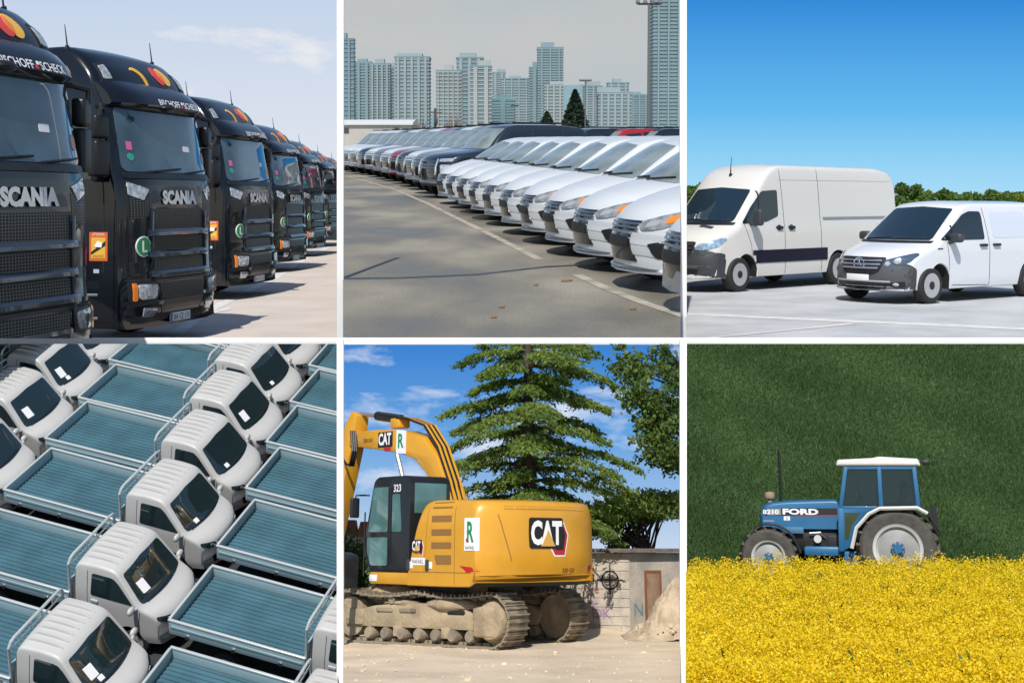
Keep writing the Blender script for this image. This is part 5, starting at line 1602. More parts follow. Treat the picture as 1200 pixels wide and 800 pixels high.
def cat_logo(S, side, u, v, h, parent):
    """dark backed lettering with gold triangle and red hexagon; u right for the viewer"""
    sg = {'left': -1, 'rear': -1, 'right': 1, 'front': 1}[side]
    def T(pts): return [(u + sg * a * h, v + b * h) for a, b in pts]
    Mred = mat('logo_red', (0.42, 0.02, 0.035), 0.4)
    Mgold = mat('logo_gold', (0.62, 0.36, 0.09), 0.4)
    wh = flat_on(S, side, T([(0.05, 0.42), (0.86, 0.42), (1.12, -0.05), (0.92, -0.86), (0.32, -0.86), (0.05, -0.45)]), 'logo_hexagon', M_wtext, parent, 0.004)
    flat_on(S, side, T([(0.09, 0.37), (0.83, 0.37), (1.06, -0.06), (0.88, -0.80), (0.36, -0.80), (0.10, -0.45)]), 'red_field', Mred, wh, 0.008)
    flat_on(S, side, T([(0.0, 0.42), (0.72, 0.42), (0.94, -0.02), (0.80, -0.62), (0.42, -0.62), (0.0, -0.3)]), 'dark_field', M_btext, wh, 0.012)
    flat_on(S, side, rpoly(T([(-1.0, 0.58), (0.78, 0.58), (0.80, 0.2), (0.66, -0.56), (-0.98, -0.56), (-1.02, 0.0)]), 0.1 * h), 'dark_backing', M_btext, wh, 0.016)
    S.text(side, 'CAT', u - sg * 0.12 * h, v + 0.02 * h, 0.92 * h, 'lettering', M_wtext, wh, width=1.66 * h, eps=0.034, bold=0.045)
    flat_on(S, side, T([(-0.42, -0.48), (0.30, -0.48), (-0.06, 0.12)]), 'gold_triangle', Mgold, wh, 0.042)

def excavator_build():
    t = thing('excavator', 'yellow tracked excavator with muddy tracks and black cab, arm raised', 'excavator')
    Rm = Matrix.Rotation(R(15), 4, 'Z') @ Matrix.Translation((0.30, 0, 0)) @ Matrix.Diagonal((0.93, 0.88, 1.0, 1.0))     # tracks stand turned against the house
    # ---------------- tracks
    Ltr, Hh = 3.55, 0.47   # distance between the end wheels, end radius
    Rr = 0.45
    n_sh = 46
    per = 2 * Ltr + 2 * PI * Rr
    shoe = bpy.data.meshes.new('track_shoe')
    sm = MB(); sm.box((0, 0, 0), (0.21, 0.72, 0.035), None, 0.006); sm.box((-0.06, 0, 0.035), (0.025, 0.72, 0.05)); sm.box((0.06, 0, 0.03), (0.025, 0.72, 0.035)); sm.box((0, 0, -0.04), (0.17, 0.2, 0.06))
    so = sm.build('shoe', M_mudsteel, None)
    shoe_me = so.data
    bpy.data.objects.remove(so)
    for sg in (1, -1):
        yc = sg * 1.19
        tf = MB()
        tf.prism([(-1.35, 0.30), (1.45, 0.30), (1.55, 0.42), (1.55, 0.60), (1.1, 0.68), (0.3, 0.74), (-0.9, 0.74), (-1.3, 0.62), (-1.45, 0.5)], 'y', yc - 0.22, yc + 0.26, 0.02)
        tr = tf.build('track', mat('muddy_frame', (0.42, 0.33, 0.21), 0.9, var=0.35, vscale=2.5, bump=0.6, bscale=16), t, xf=Rm)
        o = MB(); o.box((1.62, yc + sg * 0.22, 0.47), (0.5, 0.16, 0.3), None, 0.05); o.lathe([(0.0, yc - 0.2), (0.36, yc - 0.2), (0.36, yc + 0.2), (0, yc + 0.2)], 'y', 24, (Ltr / 2, 0, 0.47)); o.build('idler', M_mud, tr, xf=Rm)
        o = MB(); o.lathe([(0.0, yc + sg * 0.34), (0.30, yc + sg * 0.34), (0.33, yc + sg * 0.30), (0.40, yc + sg * 0.1), (0.40, yc - sg * 0.2), (0, yc - sg * 0.2)], 'y', 28, (-Ltr / 2, 0, 0.47)); o.build('drive_sprocket', M_mud, tr, xf=Rm)
        MB().box((-Ltr / 2 + 0.12, yc + sg * 0.3, 0.46), (0.52, 0.14, 0.54), None, 0.06, 3).build('motor_guard', M_mud, tr, xf=Rm)
        for k in range(7):
            x = -1.28 + 0.42 * k
            o = MB(); o.lathe([(0, yc - 0.26), (0.09, yc - 0.26), (0.115, yc - 0.22), (0.115, yc + 0.26), (0.09, yc + 0.31), (0, yc + 0.31)], 'y', 16, (x, 0, 0.19)); o.build('track_roller', M_mudsteel, tr, xf=Rm)
        for x in (-0.55, 0.65):
            o = MB(); o.lathe([(0, yc - 0.2), (0.08, yc - 0.2), (0.08, yc + 0.30), (0, yc + 0.30)], 'y', 14, (x, 0, 0.80)); o.box((x, yc + sg * 0.18, 0.74), (0.1, 0.06, 0.12)); o.build('carrier_roller', M_mudsteel, tr, xf=Rm)
        for x in (-0.95, 0.25, 0.85):
            MB().box((x, yc + sg * 0.265, 0.60), (0.42, 0.04, 0.075), None, 0.03, 3).build('frame_slot', M_under if x < 0 else M_mudsteel, tr, xf=Rm)
        for x in (-0.7, 0.5):
            MB().box((x, yc + sg * 0.25, 0.24), (0.22, 0.08, 0.2), None, 0.03).build('roller_guard', M_mud, tr, xf=Rm)
        # mud lying on the frame
        mm = MB(); mm.ell((-0.75, yc + sg * 0.12, 0.72), (0.62, 0.26, 0.13), 20, 10); mm.ell((0.5, yc + sg * 0.1, 0.74), (0.5, 0.2, 0.06), 16, 8)
        for v in mm.bm.verts: v.co += Vector((0, 0, random.uniform(-0.02, 0.02)))
        mm.build('mud_heap', M_mud, tr, xf=Rm)['kind'] = 'stuff'
        for k in range(n_sh):
            s = per * k / n_sh
            if s < Ltr: x, z, a = -Ltr / 2 + s, 0.47 - Rr, PI
            elif s < Ltr + PI * Rr:
                q = (s - Ltr) / Rr; x, z, a = Ltr / 2 + Rr * math.sin(q), 0.47 - Rr * math.cos(q), PI - q
            elif s < 2 * Ltr + PI * Rr:
                d = s - Ltr - PI * Rr
                sag = 0.07 * math.sin(PI * ((d / Ltr) * 2 % 1.0))
                x, z, a = Ltr / 2 - d, 0.47 + Rr - sag, 0.0
            else:
                q = (s - 2 * Ltr - PI * Rr) / Rr; x, z, a = -Ltr / 2 - Rr * math.sin(q), 0.47 + Rr * math.cos(q), -q
            so = bpy.data.objects.new('shoe', shoe_me); COL.objects.link(so); setparent(so, tr)
            so.matrix_local = Rm @ Matrix.Translation((x, yc, z)) @ Matrix.Rotation(a, 4, 'Y')
    ub = MB(); ub.box((0, 0, 0.62), (1.7, 1.7, 0.42), None, 0.1); ub.lathe([(0, 0.8), (0.62, 0.8), (0.62, 1.1), (0, 1.1)], 'z', 28)
    for sx in (1, -1): ub.box((sx * 0.75, 0, 0.5), (0.45, 2.1, 0.28), None, 0.05)
    ub.build('undercarriage', M_mudsteel, t, xf=Rm)
    mm = MB(); mm.ell((1.15, 0.75, 0.86), (0.75, 0.42, 0.22), 22, 12)
    for v in mm.bm.verts: v.co += Vector((random.uniform(-0.02, 0.02), random.uniform(-0.02, 0.02), random.uniform(-0.03, 0.03)))
    mm.build('mud_heap', M_mud, t, xf=Rm)['kind'] = 'stuff'
    # ---------------- house with counterweight
    top = [(-2.72, 1.25, -0.45), (-2.80, 1.5, -0.46), (-2.80, 2.30, -0.46), (-2.74, 2.48, -0.45), (-2.6, 2.54, -0.4), (-1.9, 2.57, -0.15), (-0.62, 2.58, 0), (-0.40, 2.54, 0), (-0.14, 2.12, 0), (0.12, 1.42, 0), (0.16, 1.36, 0)]
    zbf = interp([(-2.9, 1.16), (-2.5, 1.06), (-1.2, 1.05), (0.3, 1.05)])
    wfu = lambda x, z: 1.49 - 0.05 * max(0, (z - 2.2)) / 0.4
    S = Shell(top, lambda x: zbf(x), wfu, r=0.14, rows=12, ds=0.09, crown=0.02, bowp=3.2, sharp=45)
    S.build('engine_house', M_yel, M_under, t)
    # deck under cab
    dk = MB().prism(rpoly([(-0.2, -1.46), (1.75, -1.46), (1.95, -1.3), (1.95, 1.3), (1.75, 1.485), (-0.2, 1.485)], 0.15), 'z', 1.06, 1.28, 0.03).build('deck', M_yel, t)
    MB().box((1.55, 1.492, 1.17), (0.3, 0.012, 0.12), None, 0.003).build('white_plate', M_wtext, dk)
    for x in (0.12, -0.62):
        MB().box((x, 1.50, 1.42), (0.10, 0.05, 0.20), None, 0.015).build('latch', M_grey, t)
        MB().box((x - 0.12, 1.494, 1.42), (0.10, 0.02, 0.12), None, 0.003).build('white_label', M_wtext, t)
    right_box = MB().prism([(-0.3, 1.28), (1.6, 1.28), (1.5, 1.7), (0.2, 1.9), (-0.3, 1.9)], 'y', -1.45, -0.55, 0.05).build('tool_box', M_yel, t)
    # panel seams
    S.band('left', [(-1.62, 1.1), (-1.62, 2.45)], 0.016, 'panel_seam', M_brown, t, 0.003)
    S.band('left', [(-0.48, 1.3), (-0.62, 2.45)], 0.012, 'panel_seam', M_brown, t, 0.003)
    S.band('left', [(-2.2, 1.30), (0.05, 1.30)], 0.014, 'panel_seam', M_brown, t, 0.003)
    for z in (2.48, 2.24, 2.0, 1.77, 1.53):
        S.patch('left', rpoly([(-1.50, z - 0.055), (-0.76, z - 0.055), (-0.76, z + 0.055), (-1.50, z + 0.055)] if z > 1.6 else [(-1.50, z - 0.09), (-0.95, z - 0.09), (-0.88, z + 0.07), (-1.50, z + 0.07)], 0.01), 'louvre', M_brown, t, 0.006, 0.2)
    cat_logo(S, 'left', -0.25, 1.76, 0.19, t)
    S.patch('left', [(-0.52, 1.42), (0.0, 1.42), (0.0, 1.55), (-0.52, 1.55)], 'name_sign', M_wtext, t, 0.006, 0.3, 0.003)
    S.text('left', 'RAFAEL', -0.26, 1.485, 0.07, 'lettering', M_btext, t, width=0.42, eps=0.011)
    # white R sign on the rear corner
    gm = mat('sign_green', (0.01, 0.24, 0.09), 0.5)
    r1 = S.patch('left', [(-2.40, 1.68), (-1.98, 1.68), (-1.98, 2.24), (-2.40, 2.24)], 'white_sign', M_wtext, t, 0.008, 0.08, 0.004)
    S.text('left', 'R', -2.20, 2.0, 0.36, 'lettering', gm, r1, width=0.24, eps=0.014, bold=0.03)
    S.patch('left', [(-2.09 + 0.035 * math.cos(2 * PI * k / 12), 1.86 + 0.035 * math.sin(2 * PI * k / 12)) for k in range(12)], 'red_dot', Mr_ if False else mat('logo_red', (0.42, 0.02, 0.035)), r1, 0.018, 0.2, 0.003)
    S.text('left', 'RAFAEL', -2.19, 1.73, 0.05, 'lettering', M_btext, r1, width=0.32, eps=0.014)
    S.patch('left', [(-2.38, 1.33), (-2.22, 1.40), (-1.82, 1.42), (-2.0, 1.35), (-2.05, 1.31)], 'red_reflector', M_red, t, 0.008, 0.08, 0.004)
    S.patch('rear', [(-1.40, 1.42), (-1.22, 1.40), (-1.26, 1.30), (-1.40, 1.34)], 'red_reflector', M_red, t, 0.008, 0.1, 0.004)
    cat_logo(S, 'rear', 0.02, 1.98, 0.47, t)
    S.text('rear', '320 GX', -0.55, 1.33, 0.075, 'lettering', M_btext, t, eps=0.01)
    S.band('rear', [(1.0, 2.42), (-1.1, 2.42)], 0.07, 'recess_strip', mat('yellow_dark', (0.42, 0.21, 0.02), 0.5), t, 0.003)
    S.band('rear', [(1.12, 2.3), (0.86, 1.5)], 0.02, 'panel_seam', M_brown, t, 0.003)
    # ---------------- cab
    cb = MB().prism(rpoly([(0.12, 1.29), (1.72, 1.29), (1.92, 1.55), (1.95, 1.95), (1.62, 2.98), (1.45, 3.06), (0.30, 3.06), (0.12, 2.95)], 0.08), 'y', 0.48, 1.49, 0.03)
    cab = cb.build('cab', M_cabblk, t)
    y = 1.493
    def pane(poly, nm='window'):
        return MB().prism(rpoly(poly, 0.05), 'y', y - 0.02, y + 0.012).build(nm, M_cabglass, cab)
    pane([(0.98, 2.02), (1.80, 2.02), (1.58, 2.86), (0.98, 2.86)])
    pane([(0.98, 1.40), (1.66, 1.40), (1.80, 1.62), (1.82, 1.92), (0.98, 1.92)])
    pane([(0.42, 2.02), (0.80, 2.02), (0.80, 2.72), (0.52, 2.72)])
    MB().prism([(0.56, 1.50), (1.40, 1.50), (1.40, 2.92), (0.56, 2.92)], 'x', 0.10, 0.135).build('rear_window', M_cabglass, cab) if False else None
    MB().box((0.115, 0.98, 2.64), (0.03, 0.78, 0.56), None, 0.01).build('rear_window', M_cabglass, cab)
    MB().box((1.79, 0.98, 2.42), (0.03, 0.8, 0.9), Matrix.Rotation(-0.32, 4, 'Y'), 0.01).build('front_window', M_cabglass, cab)
    MB().tube([(0.90, 1.53, 1.45), (0.90, 1.53, 2.85)], 0.018, 6).build('door_post', M_black, cab)
    MB().tube([(1.84, 1.56, 1.2), (1.84, 1.56, 2.4)], 0.018, 6).build('grab_rail', M_black, cab)
    MB().box((1.74, 1.52, 2.6), (0.1, 0.05, 0.5), Matrix.Rotation(-0.3, 4, 'Y'), 0.02).build('seat_shade', M_black, cab) if False else None
    text_part('323', Matrix(((-1, 0, 0, 0.62), (0, 0, 1, y + 0.004), (0, 1, 0, 2.83), (0, 0, 0, 1))), 0.14, 'lettering', M_wtext, cab, width=0.3, bold=0.02)
    m = MB(); m.box((2.02, 1.72, 2.48), (0.10, 0.2, 0.38), None, 0.03, 3); m.tube([(1.80, 1.48, 2.72), (2.0, 1.7, 2.72), (2.02, 1.72, 2.62)], 0.02, 6); m.build('mirror', M_cabblk, t)
    # ---------------- boom, stick, cylinders (in the middle plane)
    def plate_beam(pts, half, w, name, mt, par, bev=0.03):
        """beam with varying depth along points: pts (x,z), half depth list"""
        P_ = [Vector(p) for p in pts]
        A, B = [], []
        for i, p in enumerate(P_):
            d = (P_[min(i + 1, len(P_) - 1)] - P_[max(i - 1, 0)]).normalized()
            nrm = Vector((-d.y, d.x))
            A.append(p + nrm * half[i]); B.append(p - nrm * half[i])
        poly = [tuple(a) for a in A] + [tuple(b) for b in B[::-1]]
        return MB().prism(poly, 'y', -w / 2 - 0.15, w / 2 - 0.15, bev).build(name, mt, par)
    bm_ = plate_beam([(0.35, 1.75), (0.85, 2.75), (1.25, 3.35), (1.7, 3.72), (2.3, 3.88), (3.2, 3.98), (4.25, 4.05)], [0.14, 0.19, 0.24, 0.26, 0.24, 0.21, 0.15], 0.44, 'boom', M_yel, t)
    ar = plate_beam([(4.15, 4.62), (4.3, 4.35), (4.45, 3.9), (4.75, 2.9), (5.1, 1.75)], [0.10, 0.2, 0.22, 0.19, 0.13], 0.36, 'stick', M_yel, t)
    cy = MB(); cy.tube([(2.6, -0.15, 4.38), (3.5, -0.15, 4.52)], 0.10, 12); cy.build('stick_cylinder', M_cabblk, t)
    MB().tube([(3.4, -0.15, 4.51), (4.16, -0.15, 4.62)], 0.045, 10).build('cylinder_rod', mat('rod_steel', (0.30, 0.31, 0.32), 0.35, metal=0.4), t)
    MB().box((2.65, -0.15, 4.3), (0.35, 0.3, 0.22), None, 0.04).build('cylinder_bracket', M_yel, bm_)
    for sg in (1, -1):
        MB().tube([(1.2, -0.15 + sg * 0.42, 1.5), (1.75, -0.15 + sg * 0.42, 2.7)], 0.085, 12).build('boom_cylinder', M_yel, t)
        MB().tube([(1.75, -0.15 + sg * 0.42, 2.7), (2.15, -0.15 + sg * 0.42, 3.6)], 0.045, 10).build('cylinder_rod', mat('rod_steel', (0.30, 0.31, 0.32), 0.35, metal=0.4), t)
    MB().tube([(4.35, -0.15, 4.6), (4.85, -0.15, 3.0)], 0.08, 10).build('bucket_cylinder', M_yel, ar)
    for k in range(6):
        yy = -0.30 + 0.06 * k
        MB().tube([(0.5, yy, 2.35), (0.75, yy, 3.0), (1.15, yy, 3.72), (1.6, yy, 4.18), (2.2, yy, 4.36), (2.6, yy, 4.42)], 0.026, 6).build('hose', M_hose if k % 2 else mat('yellow_pipe', (0.6, 0.3, 0.02), 0.4), bm_)
    for k in range(3):
        MB().tube([(3.9, 0.16 + 0.05 * k, 4.2), (3.75, 0.2 + 0.05 * k, 3.75), (3.85, 0.2 + 0.05 * k, 3.45), (4.2, 0.16, 3.5), (4.5, 0.14, 3.75)], 0.028, 6).build('hose', M_hose, ar)
    # logos on the boom
    yb = 0.072
    def bt(body, x, z, h, mt, wd=None, bold=0.0):
        text_part(body, Matrix(((-1, 0, 0, x), (0, 0, 1, yb + 0.012), (0, 1, 0, z), (0, 0, 0, 1))), h, 'lettering', mt, bm_, wd, bold)
    hexm = MB().prism([(2.66, 3.70), (2.86, 3.70), (3.0, 3.88), (2.98, 4.12), (2.66, 4.12)], 'y', yb, yb + 0.006).build('logo_hexagon', mat('logo_red', (0.42, 0.02, 0.035)), bm_)
    MB().prism([(2.60, 3.80), (3.12, 3.80), (3.12, 4.12), (2.60, 4.12)], 'y', yb - 0.002, yb + 0.009).build('dark_backing', M_btext, bm_)
    bt('CAT', 2.87, 3.97, 0.26, M_wtext, 0.46, 0.04)
    MB().prism([(2.12, 3.62), (2.46, 3.66), (2.46, 4.14), (2.12, 4.10)], 'y', yb, yb + 0.007).build('white_sign', M_wtext, bm_)
    bt('R', 2.29, 3.9, 0.3, gm, 0.2, 0.03)
    bt('320 GX', 3.5, 3.98, 0.08, M_btext)
    # bucket
    bk = MB().prism(rpoly([(4.9, 1.55), (5.35, 1.65), (5.75, 1.2), (5.7, 0.55), (5.25, 0.25), (4.75, 0.3), (4.95, 0.7)], 0.1), 'y', -0.75, 0.45, 0.02).build('bucket', mat('bucket_steel', (0.03, 0.03, 0.032), 0.5, var=0.4, vscale=4), t)
    for k in range(5):
        MB().box((4.68, -0.7 + 0.275 * k, 0.24), (0.28, 0.1, 0.08), Matrix.Rotation(0.2, 4, 'Y'), 0.015).build('tooth', M_mudsteel, bk)
    MB().tube([(5.1, -0.15, 1.75), (5.35, -0.15, 1.6)], 0.12, 10).build('linkage', M_mudsteel, t)
    return t

# ---------------------------------------------------------------- trees
def cedar(H, label):
    t = thing('cedar_tree', label, 'tree')
    bark = mat('cedar_bark', (0.075, 0.055, 0.04), 0.9, var=0.4, vscale=6, bump=0.6, bscale=20)
    MB().tube([(0, 0, 0), (0.04, 0, H * 0.25), (-0.03, 0.02, H * 0.6), (0, 0, H)], [0.22, 0.17, 0.12, 0.03], 12).build('trunk', bark, t)
    lb = MB()
    Cs, Ds = [], []
    rg = np.random.default_rng(11)
    specs = []
    z = 1.55
    while z < H - 0.2:
        specs.append(z); z += 0.085
    for i, z0 in enumerate(specs):
        f = z0 / H
        th = i * 2.399 + rg.uniform(-0.3, 0.3)
        L = (2.75 * (1 - 0.40 * f)) * rg.uniform(0.45, 1.08)
        if z0 < 2.1: L *= 0.9
        d = np.array([math.cos(th), math.sin(th)])
        n = 9
        path = []
        for k in range(n + 1):
            u = k / n
            r_ = L * u
            path.append((d[0] * r_, d[1] * r_, z0 + 0.34 * L * u * 0.55 - 0.42 * L * u * u * 0.9))
        lb.tube(path, [0.045 * (1 - 0.85 * k / n) for k in range(n + 1)], 5, False)
        # side twigs with flat sprays
        P_ = np.array(path)
        side = np.array([-d[1], d[0], 0])
        for k in range(2, n + 1):
            for s_ in (-1, 1):
                for rep in range(2):
                    u = (k - rg.uniform(0, 1)) / n
                    base = np.array([np.interp(u * n, range(n + 1), P_[:, j]) for j in range(3)])
                    tl = (0.22 + 0.50 * L / 2.2 * math.sin(PI * min(1, u * 0.95))) * rg.uniform(0.5, 1.05)
                    m = 34
                    q = rg.uniform(0, 1, m)
                    dirv = side * s_ * 0.85 + np.array([d[0], d[1], 0]) * 0.6
                    C = base + np.outer(q * tl, dirv)
                    C[:, 2] -= q * q * tl * 0.42
                    C += rg.normal(size=(m, 3)) * np.array([0.045, 0.045, 0.03])
                    Cs.append(C)
                    dd = np.tile(dirv + np.array([0, 0, -0.45]), (m, 1)) + rg.normal(size=(m, 3)) * 0.45
                    Ds.append(dd)
    lb.build('limbs', bark, t)['kind'] = 'stuff'
    C = np.concatenate(Cs); D = np.concatenate(Ds)
    V, F = leaves(C, 0.042, 3.0, 0.0, rg, D)
    fastmesh('crown', V, F, leaf_mat('cedar_leaf', (0.20, 0.28, 0.045), (0.09, 0.15, 0.03), trans=0.4, vscale=1.5), t)
    return t

if '5' in ONLY:
    def sitemat():
        m = mat('sandy_earth', (0.74, 0.60, 0.43), 0.95, col2=(0.56, 0.45, 0.32), vscale=0.7, bump=0.5, bscale=9)
        return m
    # uneven site ground
    nx, ny = 110, 150
    xs = np.linspace(-9, 9, nx); ys = np.concatenate([np.linspace(13, 32, ny - 20), np.linspace(32.4, 44, 20)])
    X, Yg = np.meshgrid(xs, ys)
    Z = np.zeros_like(X)
    rg = np.random.default_rng(3)
    for k in range(40):
        cx, cy_, w_, a_ = rg.uniform(-9, 9), rg.uniform(14, 33), rg.uniform(0.15, 0.7), rg.uniform(-0.03, 0.035)
        Z += a_ * np.exp(-((X - cx) ** 2 + (Yg - cy_) ** 2) / w_ ** 2)
    Z += rg.normal(size=Z.shape) * 0.006
    # soil heaps: right in front of the shed, left behind the tracks
    def heap(px, py, Y, w_, d_, h_):
        global Z
        p = P5.at(px, py, Y)
        g_ = np.exp(-((X - p.x) / w_) ** 2 - ((Yg - Y) / d_) ** 2)
        Z = Z + h_ * g_ * (1 + 0.12 * np.sin(X * 9 + Yg * 5) * np.cos(Yg * 7)) + g_ * rg.normal(size=Z.shape) * 0.07 * min(1.0, h_ * 2)
    heap(764, 670, 26.8, 0.45, 0.3, 0.12)
    heap(440, 660, 29.0, 0.8, 0.6, 0.42); heap(700, 670, 28.0, 0.9, 0.5, 0.14); heap(640, 700, 27, 0.9, 0.5, 0.12)
    V = np.stack([X.ravel(), Yg.ravel(), Z.ravel()], 1)
    idx = np.arange(nx * ny).reshape(ny, nx)
    F = np.stack([idx[:-1, :-1].ravel(), idx[:-1, 1:].ravel(), idx[1:, 1:].ravel(), idx[1:, :-1].ravel()], 1)
    o = fastmesh('site_ground', V, F, sitemat(), None, 180); o['kind'] = 'structure'; o.matrix_world = P5.W; THINGS.append((o, P5))
    # loose stones
    Cst = []
    m = MB()
    for k in range(300):
        px, py = random.uniform(404, 796), random.uniform(690, 798)
        p = P5.ground(px, py); s_ = random.uniform(0.008, 0.03) * (1 if random.random() < 0.9 else 1.8)
        m.box((p.x, p.y, s_ * 0.25), (s_ * 1.5, s_ * 1.2, s_ * 0.8), Matrix.Rotation(random.uniform(0, 6), 4, 'Z') @ Matrix.Rotation(random.uniform(-0.5, 0.5), 4, 'X'))
    for k in range(160):      # clods on the heap by the shed
        px = random.gauss(790, 22)
        if not 735 < px < 805: continue
        Yc = random.uniform(25.9, 27.2); p = P5.at(px, 660, Yc)
        zi = 0.0
        ix = int(np.argmin(abs(xs - p.x))); iy = int(np.argmin(abs(ys - Yc)))
        s_ = random.uniform(0.015, 0.05) if random.random() < 0.93 else random.uniform(0.06, 0.1)
        m.box((p.x, Yc, 0.55 * math.exp(-((p.x - P5.at(815, 660, 26.7).x) / 0.8) ** 2) * random.random()), (s_ * 1.4, s_ * 1.2, s_), Matrix.Rotation(random.uniform(0, 6), 4, 'Z') @ Matrix.Rotation(random.uniform(-0.8, 0.8), 4, 'X'), s_ * 0.22, 1)
    o = m.build('gravel', sitemat(), None, 0); tag(o, 'loose stones and clods scattered over the sandy site ground', 'gravel', kind='stuff'); place(o, P5, 0, 0)
    skm = skymat('sky_blue_clouds', [(0.0, (196, 214, 236)), (0.25, (150, 188, 230)), (0.5, (105, 165, 226)), (1.0, (58, 130, 210))], (226, 234, 246), 0.42, 1.75, 8.4, (0.54, 0.70), 0.8, (0.75, 1, 1.9), 4.3)
    wall_sky(P5, 42.5, (394, 395, 806, 672), skm)
    ex = excavator_build()
    # rear left lower corner of the house near px (556, 681)
    for ch in kids(ex):
        if ch.name.split('.')[0] not in ('track', 'undercarriage', 'mud_heap', 'boom', 'stick', 'stick_cylinder', 'cylinder_rod', 'boom_cylinder', 'bucket', 'linkage'): ch.scale = (0.79, 0.97, 1.0)
    p = P5.at(553, 681, 23.4)
    hd = R(131)
    c = Matrix.Rotation(hd, 2) @ Vector((-2.25 * 0.79, 1.49 * 0.97))
    place(ex, P5, p.x - c.x, p.y - c.y, 0, hd)
    # cedar
    ce = cedar(7.6, 'tall layered cedar with drooping green branches behind the excavator')
    p = P5.at(621, 640, 28.0)
    place(ce, P5, p.x, 28.0, 0, 0.4)
    # broadleaf branches reaching in from the right
    t = thing('broadleaf_tree', 'leafy deciduous tree hanging over the shed beside the cedar', 'tree')
    bark = mat('cedar_bark', (0.075, 0.055, 0.04))
    p0 = P5.at(822, 640, 28.5)
    MB().tube([(0, 0, 0), (0.05, 0, 2.0), (-0.1, 0, 3.6), (-0.2, 0, 5.6)], [0.2, 0.16, 0.12, 0.04], 10).build('trunk', bark, t)
    lb = MB(); Cs = []
    for k in range(46):
        tx, ty = random.uniform(690, 800), random.uniform(404, 545)
        lim = np.interp(ty, [400, 440, 480, 520, 545], [702, 716, 738, 748, 765])
        if tx < lim: tx = lim + random.uniform(0, 25)
        q = P5.at(tx, ty, 28.5 + random.uniform(-1.0, 0.8)) - Vector((p0.x, 28.5, 0))
        s0 = Vector((-0.1, 0, min(5.4, max(2.2, q.z - 0.4))))
        mid = s0.lerp(q, 0.55) + Vector((0, 0, 0.12))
        lb.tube([s0, mid, q], [0.035, 0.02, 0.006], 5, False)
        for j in range(7):
            c_ = mid.lerp(q, random.uniform(0.2, 1.08)) + Vector((random.gauss(0, 0.1), random.gauss(0, 0.1), random.gauss(0, 0.08)))
            Cs.append(np.array(c_) + rng.normal(size=(24, 3)) * np.array([0.10, 0.10, 0.075]))
    lb.build('limbs', bark, t)['kind'] = 'stuff'
    V, F = leaves(np.concatenate(Cs), 0.075, 1.5)
    fastmesh('crown', V, F, leaf_mat('oak_leaf', (0.15, 0.23, 0.04), (0.07, 0.12, 0.025), trans=0.4, vscale=2.0), t)
    place(t, P5, p0.x, 28.5)
    # low conifer foliage over the shed roof
    t = thing('spreading_conifer', 'low spreading conifer branch lying over the shed roof', 'bush')
    pa = P5.at(742, 600, 29.6)
    rg = np.random.default_rng(5)
    Cs, Ds = [], []
    lb = MB()
    for k in range(60):
        tx = rg.uniform(684, 800); ty = np.interp(tx, [684, 715, 760, 800], [604, 588, 580, 578]) + rg.uniform(0, 24)
        q = np.array(P5.at(tx, ty, 29.6 + rg.uniform(-0.7, 0.9)) - Vector((pa.x, 29.6, 0)))
        lb.tube([(rg.uniform(-0.6, 0.6), 0.7, 1.6), (q[0] * 0.7, q[1] * 0.6 + 0.2, q[2] + 0.02), tuple(q)], [0.03, 0.02, 0.008], 4, False)
        C = q + rg.normal(size=(150, 3)) * np.array([0.24, 0.2, 0.075])
        Cs.append(C); Ds.append(np.tile([0.2, -0.2, -0.5], (150, 1)) + rg.normal(size=(150, 3)) * 0.5)
    MB().tube([(0, 0.7, 0), (0, 0.7, 1.7)], [0.12, 0.08], 8).build('trunk', bark, t)
    lb.build('limbs', bark, t)['kind'] = 'stuff'
    V, F = leaves(np.concatenate(Cs), 0.045, 2.8, 0, rg, np.concatenate(Ds))
    fastmesh('crown', V, F, MATS['cedar_leaf'], t)
    place(t, P5, pa.x, 29.6)
    # ---------------- shed of concrete blocks
    t = thing('block_shed', 'derelict shed of pale concrete blocks with graffiti and a rusty door', 'shed')
    Ysh = 27.6
    cn = P5.at(738, 684, Ysh)            # near corner, on the ground
    Zg = 0.0
    # left face runs back to the left, right face runs back to the right
    fl = Vector((-1.0, 0.42, 0)).normalized(); fr2 = Vector((0.86, 0.62, 0)).normalized()
    Lf, Lr, Hs = 1.55, 2.3, 1.62
    Mb = mat('block_concrete', (0.52, 0.46, 0.38), 0.9, var=0.3, vscale=3, bump=0.5, bscale=25)
    Mm = mat('mortar', (0.38, 0.34, 0.28), 0.95)
    Mp = mat('old_plaster', (0.48, 0.42, 0.34), 0.9, col2=(0.26, 0.24, 0.22), vscale=1.8, bump=0.4, bscale=20)
    def wallbox(o_, d, L_, z0, z1, th, nm, mt, par, off=0.0):
        nrm = Vector((d.y, -d.x, 0))
        if nrm.y > 0: nrm = -nrm
        a = Vector(o_) + nrm * off
        b = a + d * L_
        back = -nrm * th
        vs = [a, b, b + back, a + back]
        V = [(v.x, v.y, z0) for v in vs] + [(v.x, v.y, z1) for v in vs]
        return MB().raw(V, [(0, 1, 2, 3), (4, 5, 6, 7), (0, 1, 5, 4), (1, 2, 6, 5), (2, 3, 7, 6), (3, 0, 4, 7)]).build(nm, mt, par)
    wl = wallbox((0, 0, 0), fl, Lf, -0.1, Hs, 0.2, 'block_wall', Mm, t)
    bh = Hs / 9
